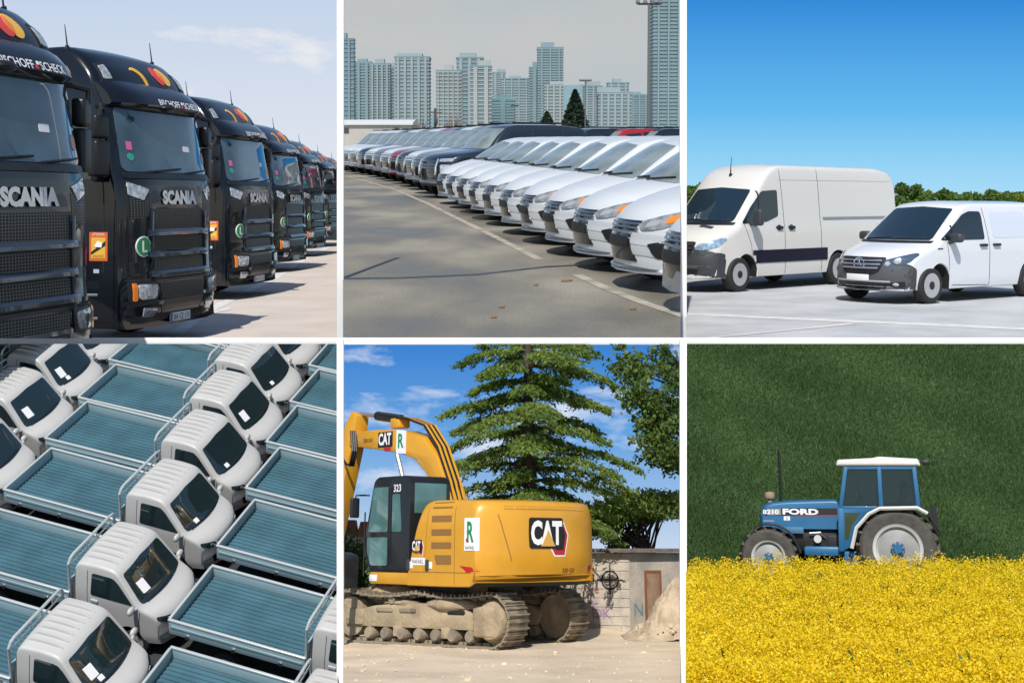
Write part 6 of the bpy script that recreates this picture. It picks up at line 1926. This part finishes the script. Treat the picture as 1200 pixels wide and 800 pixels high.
    for r_ in range(9):
        off = 0 if r_ % 2 else 0.2
        x = -off
        while x < Lf - 0.02:
            a = max(0.0, x) + 0.006; b = min(Lf, x + 0.40) - 0.006
            if b - a > 0.04:
                wallbox(fl * a, fl, b - a, r_ * bh + 0.006, (r_ + 1) * bh - 0.006, 0.05, 'block', Mb, wl, 0.012 + random.uniform(-0.003, 0.004))
            x += 0.40
    nrm = Vector((fl.y, -fl.x, 0)); nrm = nrm if nrm.y < 0 else -nrm
    wr = wallbox(fr2 * 0.002, fr2, Lr, -0.1, Hs, 0.2, 'plaster_wall', Mp, t, 0.0)
    MB().raw([(v.x, v.y, v.z) for v in (fl * Lf + Vector((0, 0, 0)), fl * Lf + fr2 * Lr, fr2 * Lr)] + [(v.x, v.y, Hs) for v in (fl * Lf, fl * Lf + fr2 * Lr, fr2 * Lr)], [(0, 1, 4, 3), (1, 2, 5, 4)]).build('back_wall', Mm, t)
    # roof slab with ragged edge
    rv = [fl * (Lf + 0.12) - nrm * -0.15, Vector((0, 0, 0)) + nrm * 0.12 + Vector((0.05, -0.12, 0)), fr2 * (Lr + 0.1) + Vector((0.1, -0.15, 0)), fl * Lf + fr2 * Lr]
    MB().raw([(v.x, v.y, Hs + 0.01) for v in rv] + [(v.x, v.y, Hs + 0.09) for v in rv], [(0, 1, 2, 3), (4, 5, 6, 7), (0, 1, 5, 4), (1, 2, 6, 5), (2, 3, 7, 6), (3, 0, 4, 7)]).build('roof', mat('shed_roof', (0.20, 0.17, 0.14), 0.95, var=0.4, vscale=4, bump=0.8, bscale=20), t)
    dr = wallbox(fr2 * 0.45, fr2, 0.36, 0.0, 1.22, 0.05, 'door', mat('rusty_door', (0.33, 0.22, 0.14), 0.9, col2=(0.20, 0.09, 0.04), vscale=3), t, 0.015)
    for a_, b_, z0, z1 in ((0.40, 0.05, 0, 1.27), (0.81, 0.05, 0, 1.27), (0.45, 0.36, 1.22, 1.27)):
        wallbox(fr2 * a_, fr2, b_, z0, z1, 0.05, 'frame', mat('rust', (0.22, 0.085, 0.035), 0.9), dr, 0.025)
    wallbox(fr2 * 1.65, fr2, 0.5, 0.62, 1.12, 0.05, 'window_opening', M_under, t, 0.004)
    # graffiti: cross-hair, letters
    def on_wall(d, u, z, e=0.022):
        nr = Vector((d.y, -d.x, 0)); nr = nr if nr.y < 0 else -nr
        v = d * u + nr * e
        return Vector((v.x, v.y, z))
    def stroke(pts, w_, mt, nm, d=fl, e=0.024):
        V, F = [], []
        for i, (u, z) in enumerate(pts):
            p1 = Vector(pts[max(i - 1, 0)]); p2 = Vector(pts[min(i + 1, len(pts) - 1)])
            tt = (p2 - p1).normalized(); nn = Vector((-tt.y, tt.x)) * w_ / 2
            V += [on_wall(d, u + nn.x, z + nn.y, e), on_wall(d, u - nn.x, z - nn.y, e)]
        for i in range(len(pts) - 1): F.append((2 * i, 2 * i + 1, 2 * i + 3, 2 * i + 2))
        return meshobj(nm, V, F, mt, wl, 0)
    u0, z0 = 0.42, 1.08
    stroke([(u0 + 0.18 * math.cos(a), z0 + 0.18 * math.sin(a)) for a in np.linspace(0, 2 * PI, 25)], 0.03, M_btext, 'graffiti_ring')
    stroke([(u0 - 0.28, z0), (u0 + 0.28, z0)], 0.025, M_btext, 'graffiti_bar', e=0.027)
    stroke([(u0, z0 - 0.28), (u0, z0 + 0.30)], 0.025, M_btext, 'graffiti_bar', e=0.030)
    for k, (uu, zz, h_, tx, cc) in enumerate(((1.22, 0.55, 0.34, 'S', (0.06, 0.22, 0.25)), (0.92, 0.50, 0.26, 'ZT', (0.28, 0.17, 0.33)), (0.62, 0.42, 0.2, 'OK', (0.3, 0.18, 0.34)), (1.15, 1.18, 0.18, 'Ar', (0.05, 0.06, 0.07)), (0.72, 0.88, 0.12, 'e', (0.4, 0.12, 0.1)), (0.80, 1.12, 0.12, 'a', (0.06, 0.06, 0.07)))):
        V, Fc = text2d(tx)
        c_ = (V.min(0) + V.max(0)) / 2; s_ = h_ / (V.max(0) - V.min(0))[1]
        meshobj('graffiti_tag', [on_wall(fl, uu - (q[0] - c_[0]) * s_, zz + (q[1] - c_[1]) * s_, 0.023 + 0.001 * k) for q in V], Fc, mat('spray_%d' % k, cc, 0.8), wl, 0)
    for k, (uu, zz, h_, tx, cc) in enumerate(((0.22, 0.5, 0.25, 'N', (0.10, 0.22, 0.22)), (1.0, 0.6, 0.35, 'M', (0.10, 0.13, 0.2)), (1.3, 0.65, 0.3, 'W', (0.12, 0.2, 0.2)))):
        V, Fc = text2d(tx)
        c_ = (V.min(0) + V.max(0)) / 2; s_ = h_ / (V.max(0) - V.min(0))[1]
        meshobj('graffiti_tag', [on_wall(fr2, uu + (q[0] - c_[0]) * s_, zz + (q[1] - c_[1]) * s_, 0.006) for q in V], Fc, mat('spray_r%d' % k, cc, 0.8), wr, 0)
    place(t, P5, cn.x, Ysh, 0)
    # rough heap of excavated soil before the shed
    from mathutils import noise as mnoise
    hx, hy = 96, 70
    pc = P5.at(815, 660, 26.75)
    V = []
    for j_ in range(hy):
        for i_ in range(hx):
            x = -1.5 + 2.6 * i_ / (hx - 1); y_ = -0.95 + 2.0 * j_ / (hy - 1)
            b_ = 1.15 * math.exp(-(x / 0.88) ** 2 - (y_ / 0.6) ** 2) + 0.34 * math.exp(-((x + 0.62) / 0.42) ** 2 - ((y_ + 0.12) / 0.4) ** 2)
            q = Vector((x * 3.2, y_ * 3.2, 1.7))
            e_ = mnoise.fractal(q, 0.75, 2.1, 6) * 0.13 * min(1, b_ * 4) + abs(mnoise.noise(q * 4.0)) * 0.06 * min(1, b_ * 5)
            V.append((x, y_, b_ + e_ - 0.03))
    idx = np.arange(hx * hy).reshape(hy, hx)
    Fh = np.stack([idx[:-1, :-1].ravel(), idx[:-1, 1:].ravel(), idx[1:, 1:].ravel(), idx[1:, :-1].ravel()], 1)
    o = fastmesh('soil_heap', np.array(V), Fh, mat('heap_soil', (0.55, 0.44, 0.31), 0.95, col2=(0.36, 0.28, 0.19), vscale=4, bump=0.8, bscale=22), None, 50)
    tag(o, 'rough heap of excavated pale soil piled against the derelict shed', 'soil heap'); place(o, P5, pc.x, 26.75)
    # orange marker peg
    t = thing('marker_peg', 'small orange survey peg in the sand before the shed', 'peg')
    MB().box((0, 0, 0.12), (0.025, 0.025, 0.24)).build('stake', mat('peg_wood', (0.35, 0.25, 0.15), 0.9), t)
    MB().box((0.0, 0, 0.2), (0.05, 0.035, 0.07), Matrix.Rotation(0.4, 4, 'Y')).build('ribbon', mat('peg_orange', (0.8, 0.2, 0.08), 0.7), t)
    p = P5.ground(749, 696); place(t, P5, p.x, p.y, 0.02)
    # far side: green verge, shrubs, roofs of a village
    o = ground_sheet('grass_verge', P5, [(-9, 33), (-2, 33), (-2, 42), (-9, 42)], mat('verge_grass', (0.10, 0.16, 0.04), 0.9, var=0.4, vscale=2), z=0.06)
    lv = leaf_mat('verge_leaf', (0.09, 0.14, 0.03), (0.05, 0.08, 0.02), trans=0.3)
    for k, (px, yt, wp) in enumerate(((408, 618, 26), (432, 622, 26), (455, 620, 24), (420, 632, 30), (445, 634, 30))):
        t = thing('verge_shrub', ['grey-green shrub at the left edge of the verge', 'bushy shrub between the village roofs and the cab', 'shrub just behind the excavator cab', 'low weedy shrub behind the bucket', 'low weedy shrub in front of the cab door'][k], 'bush', 'shrubs beyond the site')
        Y = 38 - 0.8 * k; p = P5.at(px, yt, Y); rad = wp / 2 / FPX * Y
        n = 1500
        C = np.stack([rng.normal(0, rad * 0.45, n), rng.normal(0, 0.2, n), rng.uniform(0, 1, n) * p.z * (0.65 + 0.35 * rng.uniform(0, 1, n))], 1)
        V, F = leaves(C, 0.085, 1.5); fastmesh('crown', V, F, lv, t)
        MB().tube([(0, 0, 0), (0.03, 0, p.z * 0.7)], [0.03, 0.01], 5).build('stem', bark, t)
        place(t, P5, p.x, Y)
    for k, (px, w_, yt) in enumerate(((412, 14, 609), (430, 18, 611), (450, 14, 610))):
        t = thing('village_house', ['tiny white house with brown roof left of the cab', 'tiny white house with red roof, middle of three beyond the site', 'tiny pale house with red roof close behind the cab'][k], 'house', 'village houses beyond the site')
        Y = 40.5; p = P5.at(px, yt, Y); W_ = w_ / FPX * Y
        hz = p.z
        MB().box((0, 0, hz * 0.42), (W_, 0.4, hz * 0.84)).build('wall', mat('house_wall', (0.6, 0.57, 0.52), 0.9), t)
        MB().prism([(-W_ * 0.58, hz * 0.82), (W_ * 0.58, hz * 0.82), (W_ * 0.35, hz), (-W_ * 0.35, hz)], 'y', -0.26, 0.26).build('roof', mat('roof_red%d' % k, ((0.25, 0.13, 0.09), (0.36, 0.13, 0.08), (0.34, 0.14, 0.09))[k], 0.9), t)
        for u in (-0.25, 0.25): MB().box((u * W_, -0.21, hz * 0.6), (W_ * 0.15, 0.03, hz * 0.14)).build('window', M_glass, t)
        place(t, P5, p.x, Y)

# ================================================================== place 6: tractor between rapeseed and a green field
M_tblue = mat('tractor_blue', (0.02, 0.135, 0.29), 0.4, coat=0.3, var=0.1, vscale=3)
M_tglass6 = mat('tractor_glass', (0.02, 0.035, 0.035), 0.05, coat=0.6, alpha=0.42)
M_ttyre = mat('tractor_tyre', (0.10, 0.092, 0.08), 0.85, var=0.4, vscale=5, bump=0.3, bscale=30)

def big_wheel(parent, x, y, z, r, wd, sg, rimr, lugs, rimcol):
    t = MB()
    prof = [(r * rimr, 0.02), (r * (rimr + 0.05), -0.0), (r * 0.86, -0.02), (r * 0.93, 0.03), (r * 0.95, 0.08), (r * 0.95, wd - 0.08), (r * 0.93, wd - 0.03), (r * 0.86, wd), (r * rimr, wd)]
    t.lathe([(a, -sg * b) for a, b in prof], 'y', 44, (x, y, z), True)
    ty = t.build('wheel', M_ttyre, parent)
    for k in range(lugs):
        a = 2 * PI * k / lugs
        m = MB()
        for half, off in ((0.27, 0.0), (0.73, PI / lugs)):
            aa = a + off
            c = Vector((x + math.cos(aa) * r * 0.965, y - sg * wd * half, z + math.sin(aa) * r * 0.965))
            rot = Matrix.Rotation(-aa, 4, 'Y') @ Matrix.Rotation((0.75 if half < 0.5 else -0.75) * sg, 4, 'X')
            m.box(c, (r * 0.11, wd * 0.56, r * 0.075), rot)
        m.build('tread_lug', M_ttyre, ty)
    q = r * rimr
    rm = MB()
    rm.lathe([(q * 1.03, -sg * 0.0), (q * 0.97, -sg * 0.03), (q * 0.90, -sg * 0.04), (q * 0.84, -sg * 0.12), (q * 0.80, -sg * 0.14)], 'y', 40, (x, y, z), cap=False)
    rm.build('rim', rimcol, ty)
    ds = MB(); ds.lathe([(q * 0.82, -sg * 0.13), (q * 0.6, -sg * 0.10), (q * 0.28, -sg * 0.08), (q * 0.26, -sg * 0.02), (0, -sg * 0.02)], 'y', 32, (x, y, z), cap=False)
    ds.build('wheel_disc', mat('rim_grey', (0.30, 0.30, 0.29), 0.5, var=0.2, vscale=3), ty)
    h = MB()
    h.lathe([(q * 0.2, sg * 0.0), (q * 0.18, sg * 0.05), (0, sg * 0.05)], 'y', 12, (x, y, z))
    for k in range(8):
        a = 2 * PI * k / 8
        h.box((x + math.cos(a) * q * 0.24, y - sg * 0.02, z + math.sin(a) * q * 0.24), (q * 0.09, 0.06, q * 0.09), Matrix.Rotation(-a, 4, 'Y'))
    h.build('hub', M_tblue, ty)
    return ty

def tractor_build():
    t = thing('tractor', 'blue farm tractor with white cab roof standing behind the yellow rapeseed', 'tractor')
    rimw = mat('rim_white', (0.56, 0.56, 0.54), 0.5)
    for sg in (1, -1):
        big_wheel(t, 0, sg * 1.05, 0.87, 0.87, 0.46, sg, 0.60, 20, rimw)
        big_wheel(t, 2.80, sg * 0.98, 0.64, 0.64, 0.36, sg, 0.58, 18, rimw)
    # bonnet shell
    top = [(1.22, 1.2, 0), (1.22, 1.86, 0), (1.3, 1.88, 0), (2.4, 1.84, 0.02), (2.85, 1.79, 0.05), (2.98, 1.70, 0.08), (3.02, 1.5, 0.08), (3.02, 1.30, 0.08)]
    S = Shell(top, lambda x: 1.22 if x < 2.2 else 1.16, lambda x, z: 0.34 - 0.03 * max(0, z - 1.6), r=0.06, rows=8, ds=0.08, crown=0.02, bowp=3, sharp=40)
    S.build('bonnet', M_tblue, M_under, t)
    for side, sg in (('left', 1), ('right', -1)):
        st = S.patch(side, [(1.26, 1.55), (2.98, 1.52), (2.97, 1.68), (1.26, 1.70)], 'side_stripe', M_btext, t, 0.006, 0.1, 0.004)
        S.patch(side, [(1.26, 1.535), (2.2, 1.52), (2.2, 1.535), (1.26, 1.55)], 'red_line', mat('tractor_red', (0.5, 0.05, 0.04), 0.5), st, 0.008, 0.2, 0.003)
        S.text(side, 'FORD', 2.08, 1.615, 0.13, 'lettering', M_wtext, st, width=0.80, eps=0.012, bold=0.045)
        S.patch(side, [(2.52, 1.54), (2.97, 1.53), (2.96, 1.67), (2.52, 1.68)], 'number_field', mat('field_grey', (0.25, 0.27, 0.28), 0.5), st, 0.009, 0.2, 0.003)
        S.text(side, '8210', 2.75, 1.605, 0.10, 'lettering', M_wtext, st, width=0.36, eps=0.014, bold=0.03)
        S.patch(side, [(2.32, 1.42), (2.46, 1.42), (2.46, 1.51), (2.32, 1.51)], 'badge', M_wtext, t, 0.006, 0.2, 0.003)
        S.text(side, 'II', 2.39, 1.465, 0.06, 'lettering', M_btext, t, eps=0.012)
        for z in (1.26, 1.33, 1.40): S.band(side, [(2.68, z), (2.99, z)], 0.035, 'grille_slat', M_alu, t, 0.008)
        MB().box((2.25, sg * 0.36, 1.20), (0.45, 0.03, 0.14), None, 0.01).build('side_panel', mat('tractor_blue_dark', (0.05, 0.16, 0.28), 0.5), t)
        # front mudguard
        g = MB()
        V, F = [], []
        for k in range(11):
            a = R(8) + R(102) * k / 10
            for yy in (0.62, 1.02):
                for rr in (0.70, 0.73): V.append((2.80 - math.cos(a) * rr, sg * yy, 0.64 + math.sin(a) * rr))
        for k in range(10):
            b = 4 * k
            F += [(b, b + 2, b + 6, b + 4), (b + 1, b + 5, b + 7, b + 3), (b, b + 4, b + 5, b + 1), (b + 2, b + 3, b + 7, b + 6)]
        F += [(0, 1, 3, 2), (40, 42, 43, 41)]
        g.raw(V, F).build('front_mudguard', M_black, t)
        # rear mudguard: blue with white rim
        V, F = [], []
        arc = [(0.98, 0.86), (0.86, 1.30), (0.58, 1.60), (0.34, 1.72), (-0.45, 1.74), (-0.66, 1.62), (-0.90, 1.22)]
        m = MB()
        def arcpt(k, off):
            p = Vector(arc[k]); d = (Vector(arc[min(k + 1, 6)]) - Vector(arc[max(k - 1, 0)])).normalized(); n_ = Vector((d.y, -d.x))
            return p - n_ * off
        for k in range(7):
            for yy in (0.50, 1.10):
                for off in (0.0, 0.05):
                    q = arcpt(k, -off); V.append((q.x, sg * yy, q.y))
        for k in range(6):
            b = 4 * k
            F += [(b, b + 2, b + 6, b + 4), (b + 1, b + 5, b + 7, b + 3), (b, b + 4, b + 5, b + 1), (b + 2, b + 3, b + 7, b + 6)]
        F += [(0, 1, 3, 2), (24, 26, 27, 25)]
        mg = m.raw(V, F).build('rear_mudguard', M_black, t)
        m = MB()
        m.tube([(arcpt(k, 0.0).x, sg * 1.11, arcpt(k, 0.0).y + 0.01) for k in range(6)], 0.045, 6)
        m.build('white_edge', rimw, mg)
    # engine, gearbox, tank, steps
    e = MB(); e.box((2.0, 0, 0.98), (1.5, 0.46, 0.5), None, 0.05); e.box((0.9, 0, 0.85), (1.3, 0.5, 0.55), None, 0.08); e.box((2.75, 0, 0.66), (0.35, 1.5, 0.22), None, 0.06); e.box((2.75, 0, 0.95), (0.5, 0.4, 0.5), None, 0.05); e.box((0, 0, 0.87), (0.6, 1.6, 0.34), None, 0.08)
    e.build('engine_and_axles', M_black, t)
    MB().lathe([(0, 0.28), (0.085, 0.28), (0.085, 0.46), (0, 0.46)], 'y', 16, (1.72, 0, 1.02)).build('filter', rimw, t)
    MB().tube([(1.55, 0.3, 1.05), (1.65, 0.34, 1.16), (1.9, 0.34, 1.14)], 0.02, 6).build('pipe', M_alu, t)
    MB().box((1.55, 0.42, 0.76), (0.95, 0.34, 0.20), None, 0.04).build('side_tank', M_tblue, t)
    MB().box((0.98, 0.62, 0.60), (0.34, 0.26, 0.36), None, 0.03).build('step', M_tblue, t)
    # cab: pillars, roof, panes, doors
    cab = MB()
    hw = 0.72
    cab.box((0.45, 0, 1.28), (1.55, 1.3, 0.10), None, 0.02)
    cb = cab.build('cab_floor', M_tblue, t)
    def pillar(a, b, r_=0.045):
        for sg in (1, -1):
            MB().prism([(a[0] - r_, a[1]), (a[0] + r_, a[1]), (b[0] + r_, b[1]), (b[0] - r_, b[1])], 'y', sg * hw - 0.04, sg * hw + 0.04, 0.012).build('cab_pillar', M_tblue, t)
    pillar((1.20, 0.78), (1.18, 1.72), 0.06); pillar((1.18, 1.70), (1.02, 2.64)); pillar((0.30, 1.72), (0.30, 2.64)); pillar((-0.50, 1.72), (-0.45, 2.64))
    for sg in (1, -1):
        MB().box((0.74, sg * hw, 1.73), (0.92, 0.07, 0.06), None, 0.012).build('door_rail', M_tblue, t)
        MB().box((0.30, sg * hw, 2.60), (1.5, 0.07, 0.07), None, 0.012).build('roof_rail', M_tblue, t)
        # door lower panel, blue surround with small window
        MB().prism([(1.20, 0.78), (1.20, 1.72), (0.36, 1.72), (0.62, 1.62), (0.90, 1.32), (1.02, 0.86)], 'y', sg * hw - 0.03, sg * hw + 0.03, 0.01).build('door', M_tblue, t)
        MB().prism([(1.12, 1.02), (1.10, 1.62), (0.74, 1.62), (0.96, 1.34), (1.04, 1.04)], 'y', sg * hw - 0.034, sg * hw + 0.034).build('door_window', mat('tractor_glass_low', (0.03, 0.05, 0.025), 0.08, coat=0.6), t)
        MB().prism([(1.13, 1.76), (1.00, 2.58), (0.345, 2.58), (0.345, 1.76)], 'y', sg * hw - 0.012, sg * hw + 0.012).build('side_window', M_tglass6, t)
        MB().prism([(0.255, 1.76), (0.255, 2.58), (-0.40, 2.58), (-0.45, 1.76)], 'y', sg * hw - 0.012, sg * hw + 0.012).build('side_window', M_tglass6, t)
    MB().prism([(1.16, 1.76), (1.18, 1.76), (1.05, 2.58), (1.03, 2.58)], 'y', -hw + 0.05, hw - 0.05).build('windscreen', M_tglass6, t)
    MB().prism([(-0.50, 1.76), (-0.48, 1.76), (-0.44, 2.58), (-0.46, 2.58)], 'y', -hw + 0.05, hw - 0.05).build('rear_window', M_tglass6, t)
    roof = MB().prism(rpoly([(1.24, 2.64), (1.20, 2.78), (0.40, 2.82), (0.30, 2.85), (-0.55, 2.80), (-0.60, 2.64)], 0.05), 'y', -0.80, 0.80, 0.04, 3).build('cab_roof', mat('roof_cream', (0.68, 0.67, 0.62), 0.5, var=0.1, vscale=4), t)
    MB().box((-0.72, 0.5, 2.72), (0.16, 0.16, 0.1), None, 0.02).build('work_lamp', M_black, t)
    # seat and steering wheel seen through the panes
    s = MB(); s.box((0.0, 0, 1.55), (0.5, 0.5, 0.14), None, 0.05); s.box((-0.22, 0, 1.95), (0.14, 0.48, 0.7), Matrix.Rotation(-0.12, 4, 'Y'), 0.05); s.build('seat', M_black, t)
    s = MB(); s.tube([(0.72 + 0.08 * math.sin(a), 0.2 * math.cos(a), 1.98 + 0.18 * math.sin(a)) for a in np.linspace(0, 2 * PI, 17)], 0.018, 6, False); s.tube([(0.95, 0, 1.4), (0.74, 0, 1.97)], 0.03, 6); s.build('steering_wheel', M_black, t)
    MB().tube([(2.52, 0.12, 1.8), (2.52, 0.12, 2.98)], [0.035, 0.03], 8).build('exhaust_pipe', M_black, t)
    m = MB(); m.tube([(2.78, -0.05, 1.75), (2.78, -0.05, 1.92)], 0.05, 8); m.lathe([(0, 1.90), (0.11, 1.90), (0.13, 1.95), (0.12, 2.02), (0.05, 2.05), (0, 2.05)], 'z', 16, (2.78, -0.05, 0)); m.build('air_cleaner', mat('cleaner_tan', (0.30, 0.24, 0.17), 0.7), t)
    m = MB(); m.box((-0.75, 0, 0.75), (0.5, 0.8, 0.12)); m.box((-0.85, 0.3, 1.3), (0.1, 0.06, 0.9)); m.box((-0.85, -0.3, 1.3), (0.1, 0.06, 0.9)); m.build('rear_linkage', M_black, t)
    return t

if '6' in ONLY:
    # ground: rapeseed field, track, steep green field
    ground_sheet('field_ground', P6, [(1, 9), (16, 9), (26, 28.2), (2, 28.2)], mat('field_soil', (0.10, 0.09, 0.03), 0.95), z=-0.4)
    ground_sheet('farm_track', P6, [(2, 27.9), (26, 27.9), (26, 31.6), (2, 31.6)], mat('track_soil', (0.11, 0.10, 0.05), 0.95, var=0.3, vscale=2), z=0.0)
    # green slope
    g0, g1 = 31.2, 36.2
    def slope_z(Y): return max(0.0, (Y - g0)) * 1.42
    V = [(2, g0, 0.0), (28, g0, 0.0), (30, g1, slope_z(g1)), (2, g1, slope_z(g1))]
    o = meshobj('green_field', V, [(0, 1, 2, 3)], mat('field_green', (0.05, 0.10, 0.03), 0.95, var=0.2, vscale=1.5), None, 0); o['kind'] = 'structure'; o.matrix_world = P6.W; THINGS.append((o, P6))
    # grass blades over the slope
    n = 300000
    rg = np.random.default_rng(21)
    Y = rg.uniform(g0, g1, n); X = rg.uniform(0.11, 0.44, n) * Y
    Z = (Y - g0) * 1.42
    up = np.array([0, -0.42, 0.9])
    hgt = rg.uniform(0.05, 0.115, n) * (1 + 0.35 * np.sin(X * 1.3 + Y * 3.1) * np.sin(Y * 2.3))
    lean = rg.normal(size=(n, 3)) * 0.35
    tip = (up + lean) * hgt[:, None]
    wdir = rg.normal(size=(n, 3)); wdir[:, 2] *= 0.3; wdir /= np.linalg.norm(wdir, axis=1)[:, None]
    B = np.stack([X, Y, Z], 1)
    V = np.empty((n, 3, 3)); V[:, 0] = B - wdir * 0.011; V[:, 1] = B + wdir * 0.011; V[:, 2] = B + tip
    o = fastmesh('grass', V.reshape(-1, 3), np.arange(n * 3).reshape(n, 3), leaf_mat('wheat_green', (0.085, 0.16, 0.05), (0.068, 0.132, 0.041), trans=0.2, vscale=0.8), None)
    tag(o, 'dense dark green crop covering the sloping field behind the tractor', 'grass', kind='stuff'); o.matrix_world = P6.W; THINGS.append((o, P6))
    tr = tractor_build()
    pr = P6.at(1066, 640, 29.0)
    place(tr, P6, pr.x, 29.0 + 1.0, 0, R(165.5))
    # rapeseed: stems, leaves and flower heads
    n = 16500
    rg = np.random.default_rng(33)
    # more plants per area near the camera: sample evenly in the picture
    py = rg.uniform(648, 815, n); px = rg.uniform(760, 1215, n)
    P_ = np.array([P6.ground(a, b, 0.62) for a, b in zip(px, py)])
    keep = P_[:, 1] < 28.0
    P_ = P_[keep]
    n = len(P_)
    Hh = rg.normal(0.60, 0.085, n) + 0.05 * np.sin(P_[:, 0] * 2.1 + P_[:, 1] * 1.7)
    Hh += np.where(rg.uniform(0, 1, n) < 0.05, rg.uniform(0.03, 0.14, n), 0)
    # flower clusters: petals around each head
    k = 23
    C = np.repeat(np.stack([P_[:, 0], P_[:, 1], Hh], 1), k, 0)
    C += rg.normal(size=C.shape) * np.array([0.055, 0.055, 0.05])
    dist = np.repeat(P_[:, 1], k)
    V, F = leaves(C, 0.021 + 0.0004 * dist, 1.1, 0, rg)
    yl = leaf_mat('rape_petal', (0.86, 0.66, 0.008), (0.76, 0.54, 0.006), 0.6, trans=0.35, vscale=6)
    fl = fastmesh('rapeseed_flowers', V, F, yl, None)
    tag(fl, 'dense yellow rapeseed blossom filling the field in front of the tractor', 'rapeseed', kind='stuff'); fl.matrix_world = P6.W; THINGS.append((fl, P6))
    # greenery below the blossom
    k = 4
    C = np.repeat(np.stack([P_[:, 0], P_[:, 1], Hh], 1), k, 0)
    C += rg.normal(size=C.shape) * np.array([0.05, 0.05, 0.0])
    C[:, 2] -= rg.uniform(0.10, 0.75, len(C))
    D = np.tile([0, 0, 1.0], (len(C), 1)) + rg.normal(size=(len(C), 3)) * 0.3
    V, F = leaves(C, 0.05, 3.0, 0, rg, D)
    gl = fastmesh('rapeseed_stems', V, F, leaf_mat('rape_stem', (0.12, 0.17, 0.02), (0.06, 0.10, 0.015), trans=0.25), None)
    tag(gl, 'green stems and leaves under the yellow rapeseed blossom', 'rapeseed', kind='stuff'); gl.matrix_world = P6.W; THINGS.append((gl, P6))

# ------------------------------------------------------------------ slice every place off at its frame
bpy.context.view_layer.update()
def collect_wm(o):
    WM[o.name] = o.matrix_world.copy()
    for ch in kids(o): collect_wm(ch)
for o, P in THINGS: collect_wm(o)
for o, P in THINGS: cut_to_place(o, P)
def prune(o):
    for ch in list(kids(o)): prune(ch)
    alive = [c for c in kids(o) if c not in GONE]
    if (o in DEAD or o.type == 'EMPTY') and not alive:
        GONE.add(o)
    elif o in DEAD and alive:
        o.data = bpy.data.meshes.new(o.name)
GONE = set()
for o, P in THINGS: prune(o)
for o in PROTOS:
    def rm(q):
        for c in kids(q): rm(c)
        GONE.add(q)
    rm(o)
names = [o.name for o in GONE]
for nme in names:
    q = bpy.data.objects.get(nme)
    if q: bpy.data.objects.remove(q)
